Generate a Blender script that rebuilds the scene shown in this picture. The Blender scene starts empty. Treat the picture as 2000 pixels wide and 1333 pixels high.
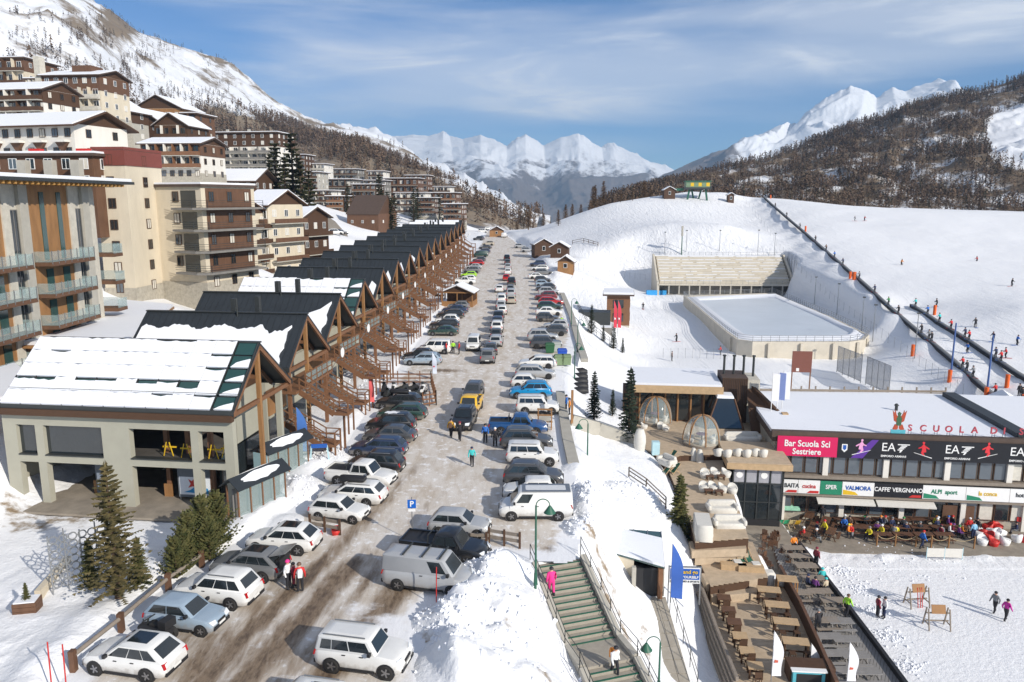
import bpy,bmesh,math,random
import numpy as np
from mathutils import Vector,Matrix,Euler
random.seed(7);np.random.seed(7)
SC=bpy.context.scene
COL=SC.collection
R=math.radians
# ------------------------------------------------------------------ camera
CAMH,FOC,HORIZ=21.0,1500.0,390.0
TH=math.atan((666.5-HORIZ)/FOC)
cam_d=bpy.data.cameras.new('camera');cam=bpy.data.objects.new('camera',cam_d);COL.objects.link(cam)
cam.location=(0,0,CAMH);cam.rotation_euler=(R(90)-TH,0,0)
cam_d.sensor_width=36;cam_d.lens=36*FOC/2000;cam_d.clip_start=0.5;cam_d.clip_end=40000
SC.camera=cam
# ------------------------------------------------------------------ sky, sun, exposure
SUNV=Vector((1.35,-1.35,0.97)).normalized()
SUN_EL=math.asin(SUNV.z);SUN_AZ=math.atan2(SUNV.x,SUNV.y)
world=bpy.data.worlds.new('World');SC.world=world;world.use_nodes=True
def nd(nt,t,**kw):
    n=nt.nodes.new(t)
    for k,v in kw.items():setattr(n,k,v)
    return n
def build_world():
    nt=world.node_tree;nt.nodes.clear();L=nt.links.new
    out=nd(nt,'ShaderNodeOutputWorld');bg=nd(nt,'ShaderNodeBackground');bg.inputs[1].default_value=0.10
    sky=nd(nt,'ShaderNodeTexSky',sky_type='NISHITA');sky.sun_disc=False
    sky.sun_elevation=SUN_EL;sky.sun_rotation=SUN_AZ;sky.altitude=2000;sky.air_density=1.0;sky.dust_density=0.2;sky.ozone_density=5.0
    geo=nd(nt,'ShaderNodeTexCoord')
    def layer(scale,loc,lo,hi,dist,det,rough):
        mp=nd(nt,'ShaderNodeMapping');mp.inputs['Scale'].default_value=scale;mp.inputs['Location'].default_value=loc;mp.inputs['Rotation'].default_value=(0,R(3),0)
        L(geo.outputs['Generated'],mp.inputs[0])
        n=nd(nt,'ShaderNodeTexNoise');n.inputs['Scale'].default_value=1.0;n.inputs['Detail'].default_value=det
        n.inputs['Roughness'].default_value=rough;n.inputs['Distortion'].default_value=dist;L(mp.outputs[0],n.inputs['Vector'])
        r=nd(nt,'ShaderNodeMapRange',interpolation_type='SMOOTHSTEP');L(n.outputs[0],r.inputs[0])
        r.inputs[1].default_value=lo;r.inputs[2].default_value=hi
        return r
    a=layer((1.1,1.1,9),CLOUD_A,0.40,0.60,0.25,7,.48)      # broad soft bands
    b=layer((5,5,26),CLOUD_B,0.40,0.75,0.6,8,.6)            # streaky texture within them
    b2=nd(nt,'ShaderNodeMath',operation='MULTIPLY_ADD');L(b.outputs[0],b2.inputs[0]);b2.inputs[1].default_value=.5;b2.inputs[2].default_value=.5
    ml=nd(nt,'ShaderNodeMath',operation='MULTIPLY');L(a.outputs[0],ml.inputs[0]);L(b2.outputs[0],ml.inputs[1]);ml.use_clamp=True
    mix=nd(nt,'ShaderNodeMix',data_type='RGBA');L(ml.outputs[0],mix.inputs[0]);tint=nd(nt,'ShaderNodeMix',data_type='RGBA',blend_type='MULTIPLY');tint.inputs[0].default_value=1;L(sky.outputs[0],tint.inputs[6]);tint.inputs[7].default_value=(.86,1.05,1.20,1);L(tint.outputs[2],mix.inputs[6])
    mix.inputs[7].default_value=(10.6,10.8,11.2,1)
    L(mix.outputs[2],bg.inputs[0]);L(bg.outputs[0],out.inputs[0])
CLOUD_A,CLOUD_B=(15.1,1.7,0.4),(3.0,0.6,0)
build_world()
sun_d=bpy.data.lights.new('sun','SUN');sun_d.energy=5.0;sun_d.angle=R(0.5);sun_d.color=(1.0,0.93,0.83)
sun=bpy.data.objects.new('sun',sun_d);COL.objects.link(sun);sun.rotation_euler=(-SUNV).to_track_quat('-Z','Y').to_euler()
sun.location=(60,-60,80)
VS=SC.view_settings;VS.view_transform='Standard';VS.look='None';VS.exposure=-0.13;VS.gamma=1;VS.use_curve_mapping=False
SC.cycles.volume_bounces=0;SC.cycles.max_bounces=6;SC.cycles.transparent_max_bounces=12
# ------------------------------------------------------------------ pixel <-> world helpers (photograph pixels, 2000 x 1333)
ST,CT=math.sin(TH),math.cos(TH)
def ray(px,py):
    u=(px-1000)/FOC;v=(py-666.5)/FOC
    return (u,CT-v*ST,-ST-v*CT)
def D(px,py,d):
    r=ray(px,py);return Vector((r[0]*d,r[1]*d,CAMH+r[2]*d))
def P(px,py,z):
    r=ray(px,py);return D(px,py,(z-CAMH)/r[2])
# ------------------------------------------------------------------ materials
def mat(name,col,rough=0.7,metal=0.0,var=0.12,scale=3.0,bump=0.0,bscale=30.0,spec=0.4,coat=0.0,emit=None,alpha=1.0,trans=0.0,stretch=None):
    m=bpy.data.materials.new(name);m.use_nodes=True;nt=m.node_tree;L=nt.links.new
    b=nt.nodes['Principled BSDF'];b.inputs['Roughness'].default_value=rough;b.inputs['Metallic'].default_value=metal
    b.inputs['Specular IOR Level'].default_value=spec
    if coat:b.inputs['Coat Weight'].default_value=coat;b.inputs['Coat Roughness'].default_value=0.08
    if alpha <1:b.inputs['Alpha'].default_value=alpha
    if trans:b.inputs['Transmission Weight'].default_value=trans
    tc=nd(nt,'ShaderNodeTexCoord');vec=tc.outputs['Object']
    if stretch:
        mp=nd(nt,'ShaderNodeMapping');mp.inputs['Scale'].default_value=stretch;L(vec,mp.inputs[0]);vec=mp.outputs[0]
    c=(*col,1)
    if var >0:
        n=nd(nt,'ShaderNodeTexNoise');n.inputs['Scale'].default_value=scale;n.inputs['Detail'].default_value=6;n.inputs['Roughness'].default_value=0.65;L(vec,n.inputs['Vector'])
        rp=nd(nt,'ShaderNodeMix',data_type='RGBA');L(n.outputs[0],rp.inputs[0])
        rp.inputs[6].default_value=(*[max(0,x*(1-1.8*var))for x in col],1);rp.inputs[7].default_value=(*[min(1,x*(1+1.8*var))for x in col],1)
        L(rp.outputs[2],b.inputs['Base Color'])
    else:b.inputs['Base Color'].default_value=c
    if bump >0:
        n2=nd(nt,'ShaderNodeTexNoise');n2.inputs['Scale'].default_value=bscale;n2.inputs['Detail'].default_value=5;L(vec,n2.inputs['Vector'])
        bp=nd(nt,'ShaderNodeBump');bp.inputs['Strength'].default_value=bump;bp.inputs['Distance'].default_value=0.05;L(n2.outputs[0],bp.inputs['Height']);L(bp.outputs[0],b.inputs['Normal'])
    if emit:b.inputs['Emission Color'].default_value=(*emit,1);b.inputs['Emission Strength'].default_value=1
    return m
_mc={}
def paint(col,rough=0.6,**kw):
    """plain coloured material, cached"""
    k=(tuple(col),rough,tuple(sorted(kw.items())))
    if k not in _mc:_mc[k]=mat('paint_%d' % len(_mc),col,rough,var=kw.pop('var',0.05),**kw)
    return _mc[k]
M={}
M['snow']=mat('snow',(0.80,0.82,0.86),0.75,var=0.02,scale=0.8,bump=0.35,bscale=6,spec=0.25)
M['wood_dark']=mat('wood_dark',(0.075,0.038,0.02),0.75,var=0.25,scale=4,stretch=(1,1,6))
M['wood_brown']=mat('wood_brown',(0.125,0.064,0.036),0.65,var=0.28,scale=2,stretch=(1,1,.3))
M['wood_red']=mat('wood_red',(0.19,0.092,0.046),0.6,var=0.2,scale=3)
M['wood_orange']=mat('wood_orange',(0.30,0.155,0.062),0.6,var=0.32,scale=1.4,stretch=(1,1,.25))
M['wood_pale']=mat('wood_pale',(0.47,0.33,0.19),0.7,var=0.18,scale=3)
M['wood_grey']=mat('wood_grey',(0.25,0.21,0.17),0.8,var=0.2,scale=3)
M['deck']=mat('deck',(0.47,0.37,0.26),0.8,var=0.2,scale=2)
M['deck_grey']=mat('deck_grey',(0.25,0.24,0.23),0.85,var=0.2,scale=2)
M['concrete']=mat('concrete',(0.40,0.38,0.33),0.85,var=0.13,scale=1.2,bump=0.15)
M['concrete_dark']=mat('concrete_dark',(0.2,0.19,0.175),0.85,var=0.2,scale=1.2)
M['sage']=mat('sage_render',(0.36,0.35,0.285),0.85,var=0.08,scale=0.7,bump=0.08)
M['cream']=mat('cream_render',(0.60,0.53,0.41),0.85,var=0.12,scale=0.7,bump=0.08,stretch=(1,1,.3))
M['white']=mat('white_render',(0.70,0.67,0.61),0.8,var=0.1,scale=0.7,stretch=(1,1,.3))
M['stone']=mat('stone',(0.38,0.35,0.29),0.9,var=0.3,scale=2.5,bump=0.4,bscale=4)
M['stone_pale']=mat('stone_pale',(0.52,0.49,0.42),0.9,var=0.2,scale=1.6,bump=0.3,bscale=4)
M['roof_dark']=mat('roof_metal',(0.030,0.036,0.042),0.5,metal=0.15,var=0.2,scale=0.6,stretch=(1,1,1),bump=0.1,bscale=5)
M['roof_brown']=mat('roof_brown',(0.085,0.058,0.045),0.7,var=0.2,scale=1.5)
M['metal']=mat('metal_grey',(0.32,0.33,0.34),0.4,metal=0.7,var=0.1)
M['steel']=mat('steel_dark',(0.06,0.065,0.065),0.5,metal=0.5,var=0.1)
M['green']=mat('green_paint',(0.025,0.11,0.07),0.5,var=0.1)
M['black']=mat('black_plastic',(0.02,0.02,0.022),0.55,var=0.1)
M['rubber']=mat('rubber',(0.025,0.024,0.023),0.85,var=0.2,scale=8)
M['glass']=mat('dark_glass',(0.018,0.024,0.028),0.06,var=0.0,spec=0.9)
M['glass_green']=mat('green_glass',(0.03,0.075,0.07),0.08,var=0.15,scale=0.5,spec=0.8)
M['glass_clear']=mat('clear_glass',(0.7,0.82,0.82),0.03,var=0.0,spec=0.6,alpha=0.22)
M['glass_rail']=mat('rail_glass',(0.38,0.5,0.5),0.05,var=0.0,spec=0.7,alpha=0.28)
M['curtain']=mat('curtain',(0.6,0.57,0.5),0.9,var=0.15,scale=3)
M['white_cloth']=mat('white_cloth',(0.62,0.60,0.55),0.9,var=0.08,scale=4,bump=0.2,bscale=8)
M['asphalt']=mat('asphalt',(0.085,0.078,0.07),0.9,var=0.3,scale=1.2)
M['paving']=mat('paving',(0.27,0.235,0.19),0.9,var=0.3,scale=0.9,bump=0.2)
M['ice']=mat('ice',(0.56,0.61,0.66),0.35,var=0.08,scale=0.15)
M['rope']=mat('rope',(0.5,0.4,0.24),0.9)
M['orange_pad']=mat('orange_pad',(0.75,0.13,0.02),0.6,var=0.08)
M['blue_pole']=mat('blue_pole',(0.06,0.12,0.32),0.5,var=0.05)
M['red']=mat('red_paint',(0.52,0.03,0.025),0.5,var=0.06)
M['bark']=mat('bark',(0.10,0.065,0.042),0.95,var=0.3,scale=5,bump=0.4)
M['white_paint']=mat('white_paint',(0.78,0.78,0.77),0.5,var=0.03)
# ------------------------------------------------------------------ mesh builder
class MB:
    def __init__(s):s.v=[];s.f=[];s.m=[];s.sm=[]
    def add(s,vs,fs,mi=0,smooth=False):
        o=len(s.v);s.v.extend([tuple(p)for p in vs])
        for f in fs:s.f.append(tuple(i+o for i in f));s.m.append(mi);s.sm.append(smooth)
        return s
    def box(s,c,d,rz=0.0,mi=0):
        hx,hy,hz=d[0]/2,d[1]/2,d[2]/2;ca,sa=math.cos(rz),math.sin(rz)
        vs=[(c[0]+x*ca-y*sa,c[1]+x*sa+y*ca,c[2]+z)for z in (-hz,hz)for x,y in ((-hx,-hy),(hx,-hy),(hx,hy),(-hx,hy))]
        return s.add(vs,[(3,2,1,0),(4,5,6,7),(0,1,5,4),(1,2,6,5),(2,3,7,6),(3,0,4,7)],mi)
    def b2(s,lo,hi,mi=0):
        return s.box([(lo[i]+hi[i])/2 for i in range(3)],[abs(hi[i]-lo[i])for i in range(3)],0,mi)
    def beam(s,p,q,w,h,mi=0,up=(0,0,1)):
        p,q=Vector(p),Vector(q);d=(q-p).normalized();u=Vector(up)
        if abs(d.dot(u))>0.98:u=Vector((1,0,0))
        sd=d.cross(u).normalized();u=sd.cross(d).normalized()
        vs=[a+sd*x*w/2+u*z*h/2 for a in (p,q)for x,z in ((-1,-1),(1,-1),(1,1),(-1,1))]
        return s.add(vs,[(0,1,2,3),(7,6,5,4),(0,4,5,1),(1,5,6,2),(2,6,7,3),(3,7,4,0)],mi)
    def cyl(s,p,q,r0,r1=None,n=8,mi=0,cap=True,smooth=True):
        r1=r0 if r1 is None else r1;p,q=Vector(p),Vector(q);d=(q-p).normalized()
        u=d.cross(Vector((0,0,1)))if abs(d.z)<0.95 else d.cross(Vector((1,0,0)));u.normalize();w=d.cross(u)
        vs=[a+(u*math.cos(2*math.pi*i/n)+w*math.sin(2*math.pi*i/n))*r for a,r in ((p,r0),(q,r1))for i in range(n)]
        s.add(vs,[(i,(i+1)% n,n+(i+1)% n,n+i)for i in range(n)],mi,smooth)
        if cap:s.add(vs[:n],[tuple(range(n))[::-1]],mi);s.add(vs[n:],[tuple(range(n))],mi)
        return s
    def prism(s,pts,vec,mi=0):
        """polygon pts extruded by vec"""
        n=len(pts);vec=Vector(vec);a=[Vector(p)for p in pts];b=[p+vec for p in a]
        return s.add(a+b,[tuple(range(n))[::-1],tuple(range(n,2*n))]+[(i,(i+1)% n,n+(i+1)% n,n+i)for i in range(n)],mi)
    def loft(s,rings,mi=0,cap=True,smooth=True,closed=True):
        n=len(rings[0]);vs=[p for r in rings for p in r];fs=[]
        for k in range(len(rings)-1):
            for i in range(n if closed else n-1):
                j=(i+1)% n;fs.append((k*n+i,k*n+j,(k+1)*n+j,(k+1)*n+i))
        s.add(vs,fs,mi,smooth)
        if cap:s.add(rings[0],[tuple(range(n))[::-1]],mi,smooth);s.add(rings[-1],[tuple(range(n))],mi,smooth)
        return s
    def sphere(s,c,r,n=8,k=6,mi=0,sz=1.0):
        rings=[[(c[0]+r*math.sin(math.pi*(j+.02)/(k+.04))*math.cos(2*math.pi*i/n),c[1]+r*math.sin(math.pi*(j+.02)/(k+.04))*math.sin(2*math.pi*i/n),c[2]-r*sz*math.cos(math.pi*j/k))for i in range(n)]for j in range(k+1)]
        return s.loft(rings,mi)
    def mesh(s,name):
        me=bpy.data.meshes.new(name);me.from_pydata(s.v,[],s.f)
        me.polygons.foreach_set('material_index',s.m);me.polygons.foreach_set('use_smooth',s.sm);me.update()
        return me
    def build(s,name,mats,parent=None,loc=(0,0,0),rz=0.0,fix=False,sharp=None):
        me=s.mesh(name)
        if fix:
            bm=bmesh.new();bm.from_mesh(me);bmesh.ops.recalc_face_normals(bm,faces=bm.faces);bm.to_mesh(me);bm.free()
        if sharp:me.set_sharp_from_angle(angle=R(sharp))
        return obj(name,me,mats,parent,loc,rz)
def obj(name,me,mats=None,parent=None,loc=(0,0,0),rz=0.0):
    o=bpy.data.objects.new(name,me);COL.objects.link(o)
    if mats is not None and len(me.materials)== 0:
        for m in (mats if isinstance(mats,(list,tuple))else [mats]):me.materials.append(M[m]if isinstance(m,str)else m)
    o.parent=parent;o.location=loc;o.rotation_euler=(0,0,rz)
    return o
def empty(name,loc,rz=0.0,label=None,cat=None,group=None):
    o=bpy.data.objects.new(name,None);COL.objects.link(o);o.location=loc;o.rotation_euler=(0,0,rz);o.empty_display_size=0.3
    return tag(o,label,cat,group)
def tag(o,label=None,cat=None,group=None,kind=None):
    if label:o['label']=label
    if cat:o['category']=cat
    if group:o['group']=group
    if kind:o['kind']=kind
    return o
KIDS={}
def copy_tree(o,parent=None):
    c=o.copy();COL.objects.link(c)
    c.parent=parent
    ch=KIDS.get(o.name)
    if ch is None:ch=KIDS[o.name]=[x for x in o.children]
    for k in ch:copy_tree(k,c)
    return c
ORD=['first','second','third','fourth','fifth','sixth','seventh','eighth','ninth','tenth','eleventh','twelfth','thirteenth','fourteenth','fifteenth','sixteenth','seventeenth','eighteenth','nineteenth','twentieth']+['twenty-'+x for x in ('first','second','third','fourth','fifth','sixth','seventh','eighth','ninth')]+['thirtieth']+['thirty-'+x for x in ('first','second','third','fourth','fifth','sixth','seventh','eighth','ninth')]+['fortieth']
# ------------------------------------------------------------------ numpy value noise
_perm=np.random.RandomState(3).rand(64,64,16)
def vnoise(x,y,k=0):
    x=np.asarray(x,float);y=np.asarray(y,float);xi=np.floor(x).astype(int);yi=np.floor(y).astype(int)
    fx=x-xi;fy=y-yi;fx=fx*fx*(3-2*fx);fy=fy*fy*(3-2*fy);T=_perm[:,:,k % 16]
    g=lambda a,b:T[a % 64,b % 64]
    return (g(xi,yi)*(1-fx)+g(xi+1,yi)*fx)*(1-fy)+(g(xi,yi+1)*(1-fx)+g(xi+1,yi+1)*fx)*fy
def fbm(x,y,o=4,k=0,ridge=False):
    s=0;a=0.5;t=0
    for i in range(o):
        n=vnoise(x,y,k+i)
        if ridge:n=1-abs(2*n-1)
        s=s+a*n;t += a;a *= 0.5;x=x*2.03+7.1;y=y*2.03+3.7
    return s/t
def sstep(a,b,x):
    t=np.clip((np.asarray(x,float)-a)/(b-a),0,1);return t*t*(3-2*t)
# ================================================================== terrain
def zroad(y):
    y=np.asarray(y,float)
    return 0.02*np.clip(y-50,0,320)-0.03*np.clip(y-385,0,400)
def on_road(px,py):
    """pixel -> world point on the sloping road plane"""
    z=0.0
    for _ in range(12):
        p=P(px,py,z);z=float(zroad(p.y))
    return P(px,py,z)
ROAD_L=[(60,1420),(140,1335),(235,1240),(330,1158),(420,1095),(510,1045),(590,990),(640,925),(690,868),(722,815),(752,770),(775,735),(800,705),(822,672),(846,640),(866,612),(884,585),(898,556),(912,525),(924,500),(936,478),(944,462),(950,452)]
ROAD_R=[(840,1420),(822,1335),(805,1260),(822,1190),(880,1140),(925,1100),(965,1078),(1030,1085),(1098,1088),(1112,1040),(1108,1000),(1104,950),(1100,905),(1092,850),(1086,800),(1082,760),(1086,720),(1112,690),(1118,660),(1112,630),(1100,600),(1086,570),(1074,545),(1058,520),(1040,500),(1022,483),(1002,467),(980,453)]
RL=[on_road(*p)for p in ROAD_L];RR=[on_road(*p)for p in ROAD_R]
RPOLY=np.array([(p.x,p.y)for p in RL]+[(p.x,p.y)for p in reversed(RR)])
def poly_sd(x,y,poly):
    """signed distance, positive inside"""
    x=np.asarray(x,float);y=np.asarray(y,float);d=np.full(x.shape,1e9);ins=np.zeros(x.shape,bool);n=len(poly)
    for i in range(n):
        ax,ay=poly[i];bx,by=poly[(i+1)% n];ex,ey=bx-ax,by-ay
        t=np.clip(((x-ax)*ex+(y-ay)*ey)/(ex*ex+ey*ey+1e-9),0,1)
        d=np.minimum(d,np.hypot(x-ax-t*ex,y-ay-t*ey))
        c=((ay >y)!= (by >y))& (x <(bx-ax)*(y-ay)/(by-ay+1e-12)+ax);ins ^= c
    return np.where(ins,d,-d)
CP=[]   # terrain control points x, y, z
def cw(x,y,z):CP.append((x,y,z))
def cp(px,py,z):p=P(px,py,z);CP.append((p.x,p.y,z))
def cd(px,py,d):p=D(px,py,d);CP.append((p.x,p.y,p.z))
for p in RL[::2]+RR[::2]:cw(p.x,p.y,float(zroad(p.y)))
for y in (25,45,70,100,140,180,220,260,310):
    cw(-20,y,float(zroad(y)));cw(-34,y,float(zroad(y))+.5);cw(-44,y,float(zroad(y))+6)
cw(-34,20,0);cw(-50,30,2)
# right: bank, terraces, plaza
for a in [(1118,1000,-.2),(1150,940,-1.0),(1150,1050,-.6),(1200,880,-2.2),(1210,1000,-1.8),(1290,960,-2.9),(1192,1092,-2.2),(1222,1140,-3.8),(1242,1167,-4.8),(1305,1040,-3.4),(1315,1120,-5.0),(1190,1333,-3.6),(1120,1200,-1.8),(1070,1333,-2.0),(1240,1250,-5.0),(1290,1320,-6.3),(1360,1280,-6.8),(1420,1200,-7.0),(1450,1333,-8.0),(1370,870,-3.6),(1450,1000,-6.0),(1270,790,-4.6),(1190,760,-2.6),(1180,700,-2.5),(1240,690,-5.6),(1150,830,-1.2),(1150,620,0.5),(1180,640,-1.5),
          (1600,1200,-9.2),(1650,1060,-9.5),(1995,1060,-9.5),(1800,1200,-9.5),(1990,1333,-9.5),(1720,1280,-9.5),(1800,1380,-9.5),(2200,1200,-9.5),(2300,1000,-9.0),(1550,1060,-9.4),(1600,980,-9.4),(1900,980,-9.4),
          (1500,770,-5.8),(1700,770,-5.8),(1880,775,-5.2),(1300,650,-5.1),(1250,600,-4.5),(1500,720,-5.3),(1700,740,-5.4),(1260,720,-5.6),(1330,580,-4.1),(1420,690,-5.1),(1690,695,-5.2),(1270,560,-3.5),(1400,600,-4.6),
          
          (2000,740,-2.6),(2200,760,-3.0),(1780,600,.6),(1900,510,6),(2000,600,3),(2200,560,4.5),(1700,440,13),(2000,470,9.5),(2200,480,9),
          (1200,480,7.6),(1150,505,4.6),(1120,525,4.0),(1300,440,13.2),(1420,440,13.4),(1300,493,6),(1450,493,6.3),(1200,520,1.5),(1180,545,-.5)]:cp(*a)
for a in [(1350,376,330),(1420,379,330),(1280,383,320),(1200,396,310),(1150,412,310),(1100,428,320),(1050,446,340),(1580,404,350),(1640,416,380),(1750,412,390),(1850,411,400),(2000,413,400),(2200,413,400),(1850,409,520),(2100,409,520)]:cd(*a)
BELT_A,BELT_B=P(1992,818,-4.8),D(1493,388,322)
for i in range(16):
    p=BELT_A.lerp(BELT_B,i/15)
    for o,dz in ((-4.5,-1.6),(-1.5,0),(2,0),(7,.1)):cw(p.x+o,p.y-o*.25,p.z+dz)
cw(70,420,8);cw(20,520,-6);cw(0,700,-40);cw(120,600,0);cw(300,700,10);cw(-60,700,-25);cw(400,300,12);cw(400,120,0)
# left hillside (base pixels of the buildings with their depth)
for a in [(330,580,112),(230,590,100),(60,640,80),(520,545,160),(600,500,190),(660,455,240),(100,345,120),(90,300,140),(330,355,195),(180,300,215),(320,290,250),(50,245,185),(140,205,200),(20,170,240),(470,350,300),(450,395,205),(720,450,265),(650,410,340),(780,415,400),(860,415,430),(-200,330,130),(-200,150,240),(560,350,400),(700,390,450)]:cd(*a)
cw(-90,40,12);cw(-130,80,25);cw(-120,20,20);cw(-190,150,50);cw(-20,420,2);cw(-10,500,-10)
CPA=np.array(CP)
def _tps():
    A=CPA[:,:2];n=len(A);d=np.hypot(A[:,None,0]-A[None,:,0],A[:,None,1]-A[None,:,1])
    K=d+np.eye(n)*1.2      # |r| kernel, lightly smoothed
    Pm=np.c_[np.ones(n),A];S=np.zeros((n+3,n+3));S[:n,:n]=-K;S[:n,n:]=Pm;S[n:,:n]=Pm.T
    return np.linalg.solve(S,np.r_[CPA[:,2],0,0,0])
TW=_tps()
CUTS=[]     # (start, end, half width)
FLAT=[]     # (poly world xy, z, blend) flattened building sites
BUMPS=[]    # (x, y, rx, ry, h, rot)
def bump(px,py,rx,ry,h,rot=0):p=P(px,py,0);BUMPS.append((p.x,p.y,rx,ry,h,rot))
def hbase(x,y):
    x=np.asarray(x,float);y=np.asarray(y,float);sh=x.shape;xf=x.ravel();yf=y.ravel();n=len(CPA);z=np.zeros(xf.shape)
    for i in range(n):z -= TW[i]*np.sqrt((xf-CPA[i,0])** 2+(yf-CPA[i,1])** 2+4.0)
    z += TW[n]+TW[n+1]*xf+TW[n+2]*yf
    sd=poly_sd(xf,yf,RPOLY);m=sstep(-2.5,0.3,sd)
    z=z*(1-m)+zroad(yf)*m
    # west of the road the chalets stand level with it
    w=sstep(-37,-31,xf)*(1-sstep(-14,-8,xf))*(1-sstep(300,340,yf));z=z*(1-w)+zroad(yf)*w
    for a,b,w in CUTS:      # cuttings: the ground stays below a flight of steps
        dx,dy=b.x-a.x,b.y-a.y;l2=dx*dx+dy*dy;t=((xf-a.x)*dx+(yf-a.y)*dy)/l2;e=np.abs((xf-a.x)*dy-(yf-a.y)*dx)/l2 ** .5
        z=np.where((t >-.02)& (t <1.02)& (e <w),np.minimum(z,a.z+(b.z-a.z)*np.clip(t,0,1)-.45),z)
    for poly,zz,bl in FLAT:
        k=sstep(-bl,0,poly_sd(xf,yf,poly));z=z*(1-k)+zz*k
    return z.reshape(sh)
def detail(x,y):
    sd=poly_sd(x,y,RPOLY);off=sstep(0.1,1.6,-sd)
    bank=np.exp(-((sd+1.7)/1.3)** 2)*(y >0)*np.clip(1.3-y/260,.25,1)
    z=off*(bank*(0.12+0.62*fbm(x*.45,y*.45,4,2))+0.10*(fbm(x*.9,y*.9,4,5)-.5)+0.35*(fbm(x*.12,y*.12,3,9)-.5))
    chop=sstep(.42,.62,fbm(x*.11,y*.11,2,11))*off
    z=z+(.35+chop)*off*0.24*(fbm(x*1.9,y*1.5,4,1)-.5)*(np.asarray(y)<75)
    z=z+2.2*(fbm(x*.022,y*.022,3,13)-.5)*sstep(40,75,x)*sstep(150,220,y)
    z=z-0.05*(1-off)
    for bx,by,rx,ry,h,rot in BUMPS:
        dx,dy=x-bx,y-by;c,s=math.cos(rot),math.sin(rot);u=(dx*c+dy*s)/rx;v=(-dx*s+dy*c)/ry
        q=np.clip(1-(u*u+v*v),0,1)** .75
        z=z+h*q*(0.55+0.55*fbm(x*.7,y*.7,3,6)+.26*(fbm(x*1.6,y*1.6,4,8,True)-.5))
    flatm=np.ones(np.shape(z))
    for a,b,w in CUTS:
        dx,dy=b.x-a.x,b.y-a.y;l=math.hypot(dx,dy);t=((x-a.x)*dx+(y-a.y)*dy)/l ** 2;e=np.abs((x-a.x)*dy-(y-a.y)*dx)/l
        flatm=flatm*(1-(1-sstep(w,w+.5,e))*(t >-.05)*(t <1.05))
    for poly,zz,bl in FLAT:flatm=flatm*(1-sstep(-.4,.2,poly_sd(x,y,poly)))
    return z*flatm
def H(x,y):return float(hbase(np.array([x]),np.array([y]))[0])
def G(px,py):
    """pixel -> point where its ray meets the terrain"""
    r=ray(px,py);ts=np.geomspace(22,900,260);zz=CAMH+r[2]*ts;hh=hbase(r[0]*ts,r[1]*ts)
    k=np.argmax(zz <hh)
    if zz[k]>= hh[k]:k=len(ts)-1
    a,b=ts[max(k-1,0)],ts[k]
    tt=np.linspace(a,b,40);zz=CAMH+r[2]*tt;hh=hbase(r[0]*tt,r[1]*tt);k=np.argmax(zz <hh);t=tt[k]
    return Vector((r[0]*t,r[1]*t,float(hh[k])))
def fpoly(pts,z,bl=2.0):
    pp=[P(a,b,z)for a,b in pts];FLAT.append((np.array([(p.x,p.y)for p in pp]),z,bl));return pp
# heaps of ploughed snow beside the road
bump(985,1185,3.0,3.4,1.5,.3);bump(960,1115,2.0,1.5,1.1);bump(880,1215,2.0,1.8,.8);bump(990,1290,3.4,3.0,1.2);bump(900,1300,2.2,2.6,.6)
bump(1150,975,2.0,2.6,1.3);bump(1180,1000,2.0,3.0,.9);bump(1135,1035,1.2,1.5,.7);bump(1240,915,2.4,1.6,.9);bump(1130,920,1.4,1.6,.6)
bump(600,960,1.2,2.4,.6);bump(655,900,1.2,2.2,.5);bump(560,1020,1.2,1.4,.4);bump(720,750,2.0,3.0,.5);bump(760,690,2.0,3,.5)
bump(180,1130,5,3,.35);bump(60,1250,5,4,.3);bump(300,1100,2,2,.4)
def grid_faces(nr,nc):
    i=np.arange(nr-1)[:,None]*nc+np.arange(nc-1)[None,:];i=i.ravel()
    return np.stack([i,i+1,i+nc+1,i+nc],1)
def np_mesh(name,v,f,smooth=True):
    me=bpy.data.meshes.new(name);k=f.shape[1]
    me.vertices.add(len(v));me.vertices.foreach_set('co',np.ascontiguousarray(v,np.float32).ravel())
    me.loops.add(f.size);me.loops.foreach_set('vertex_index',f.ravel().astype(np.int32))
    me.polygons.add(len(f));me.polygons.foreach_set('loop_start',np.arange(0,f.size,k,dtype=np.int32))
    me.polygons.foreach_set('use_smooth',np.full(len(f),smooth));me.update(calc_edges=True);return me
def set_attr(me,name,a):
    at=me.attributes.new(name,'FLOAT','POINT');at.data.foreach_set('value',np.asarray(a,np.float32).ravel())
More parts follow.
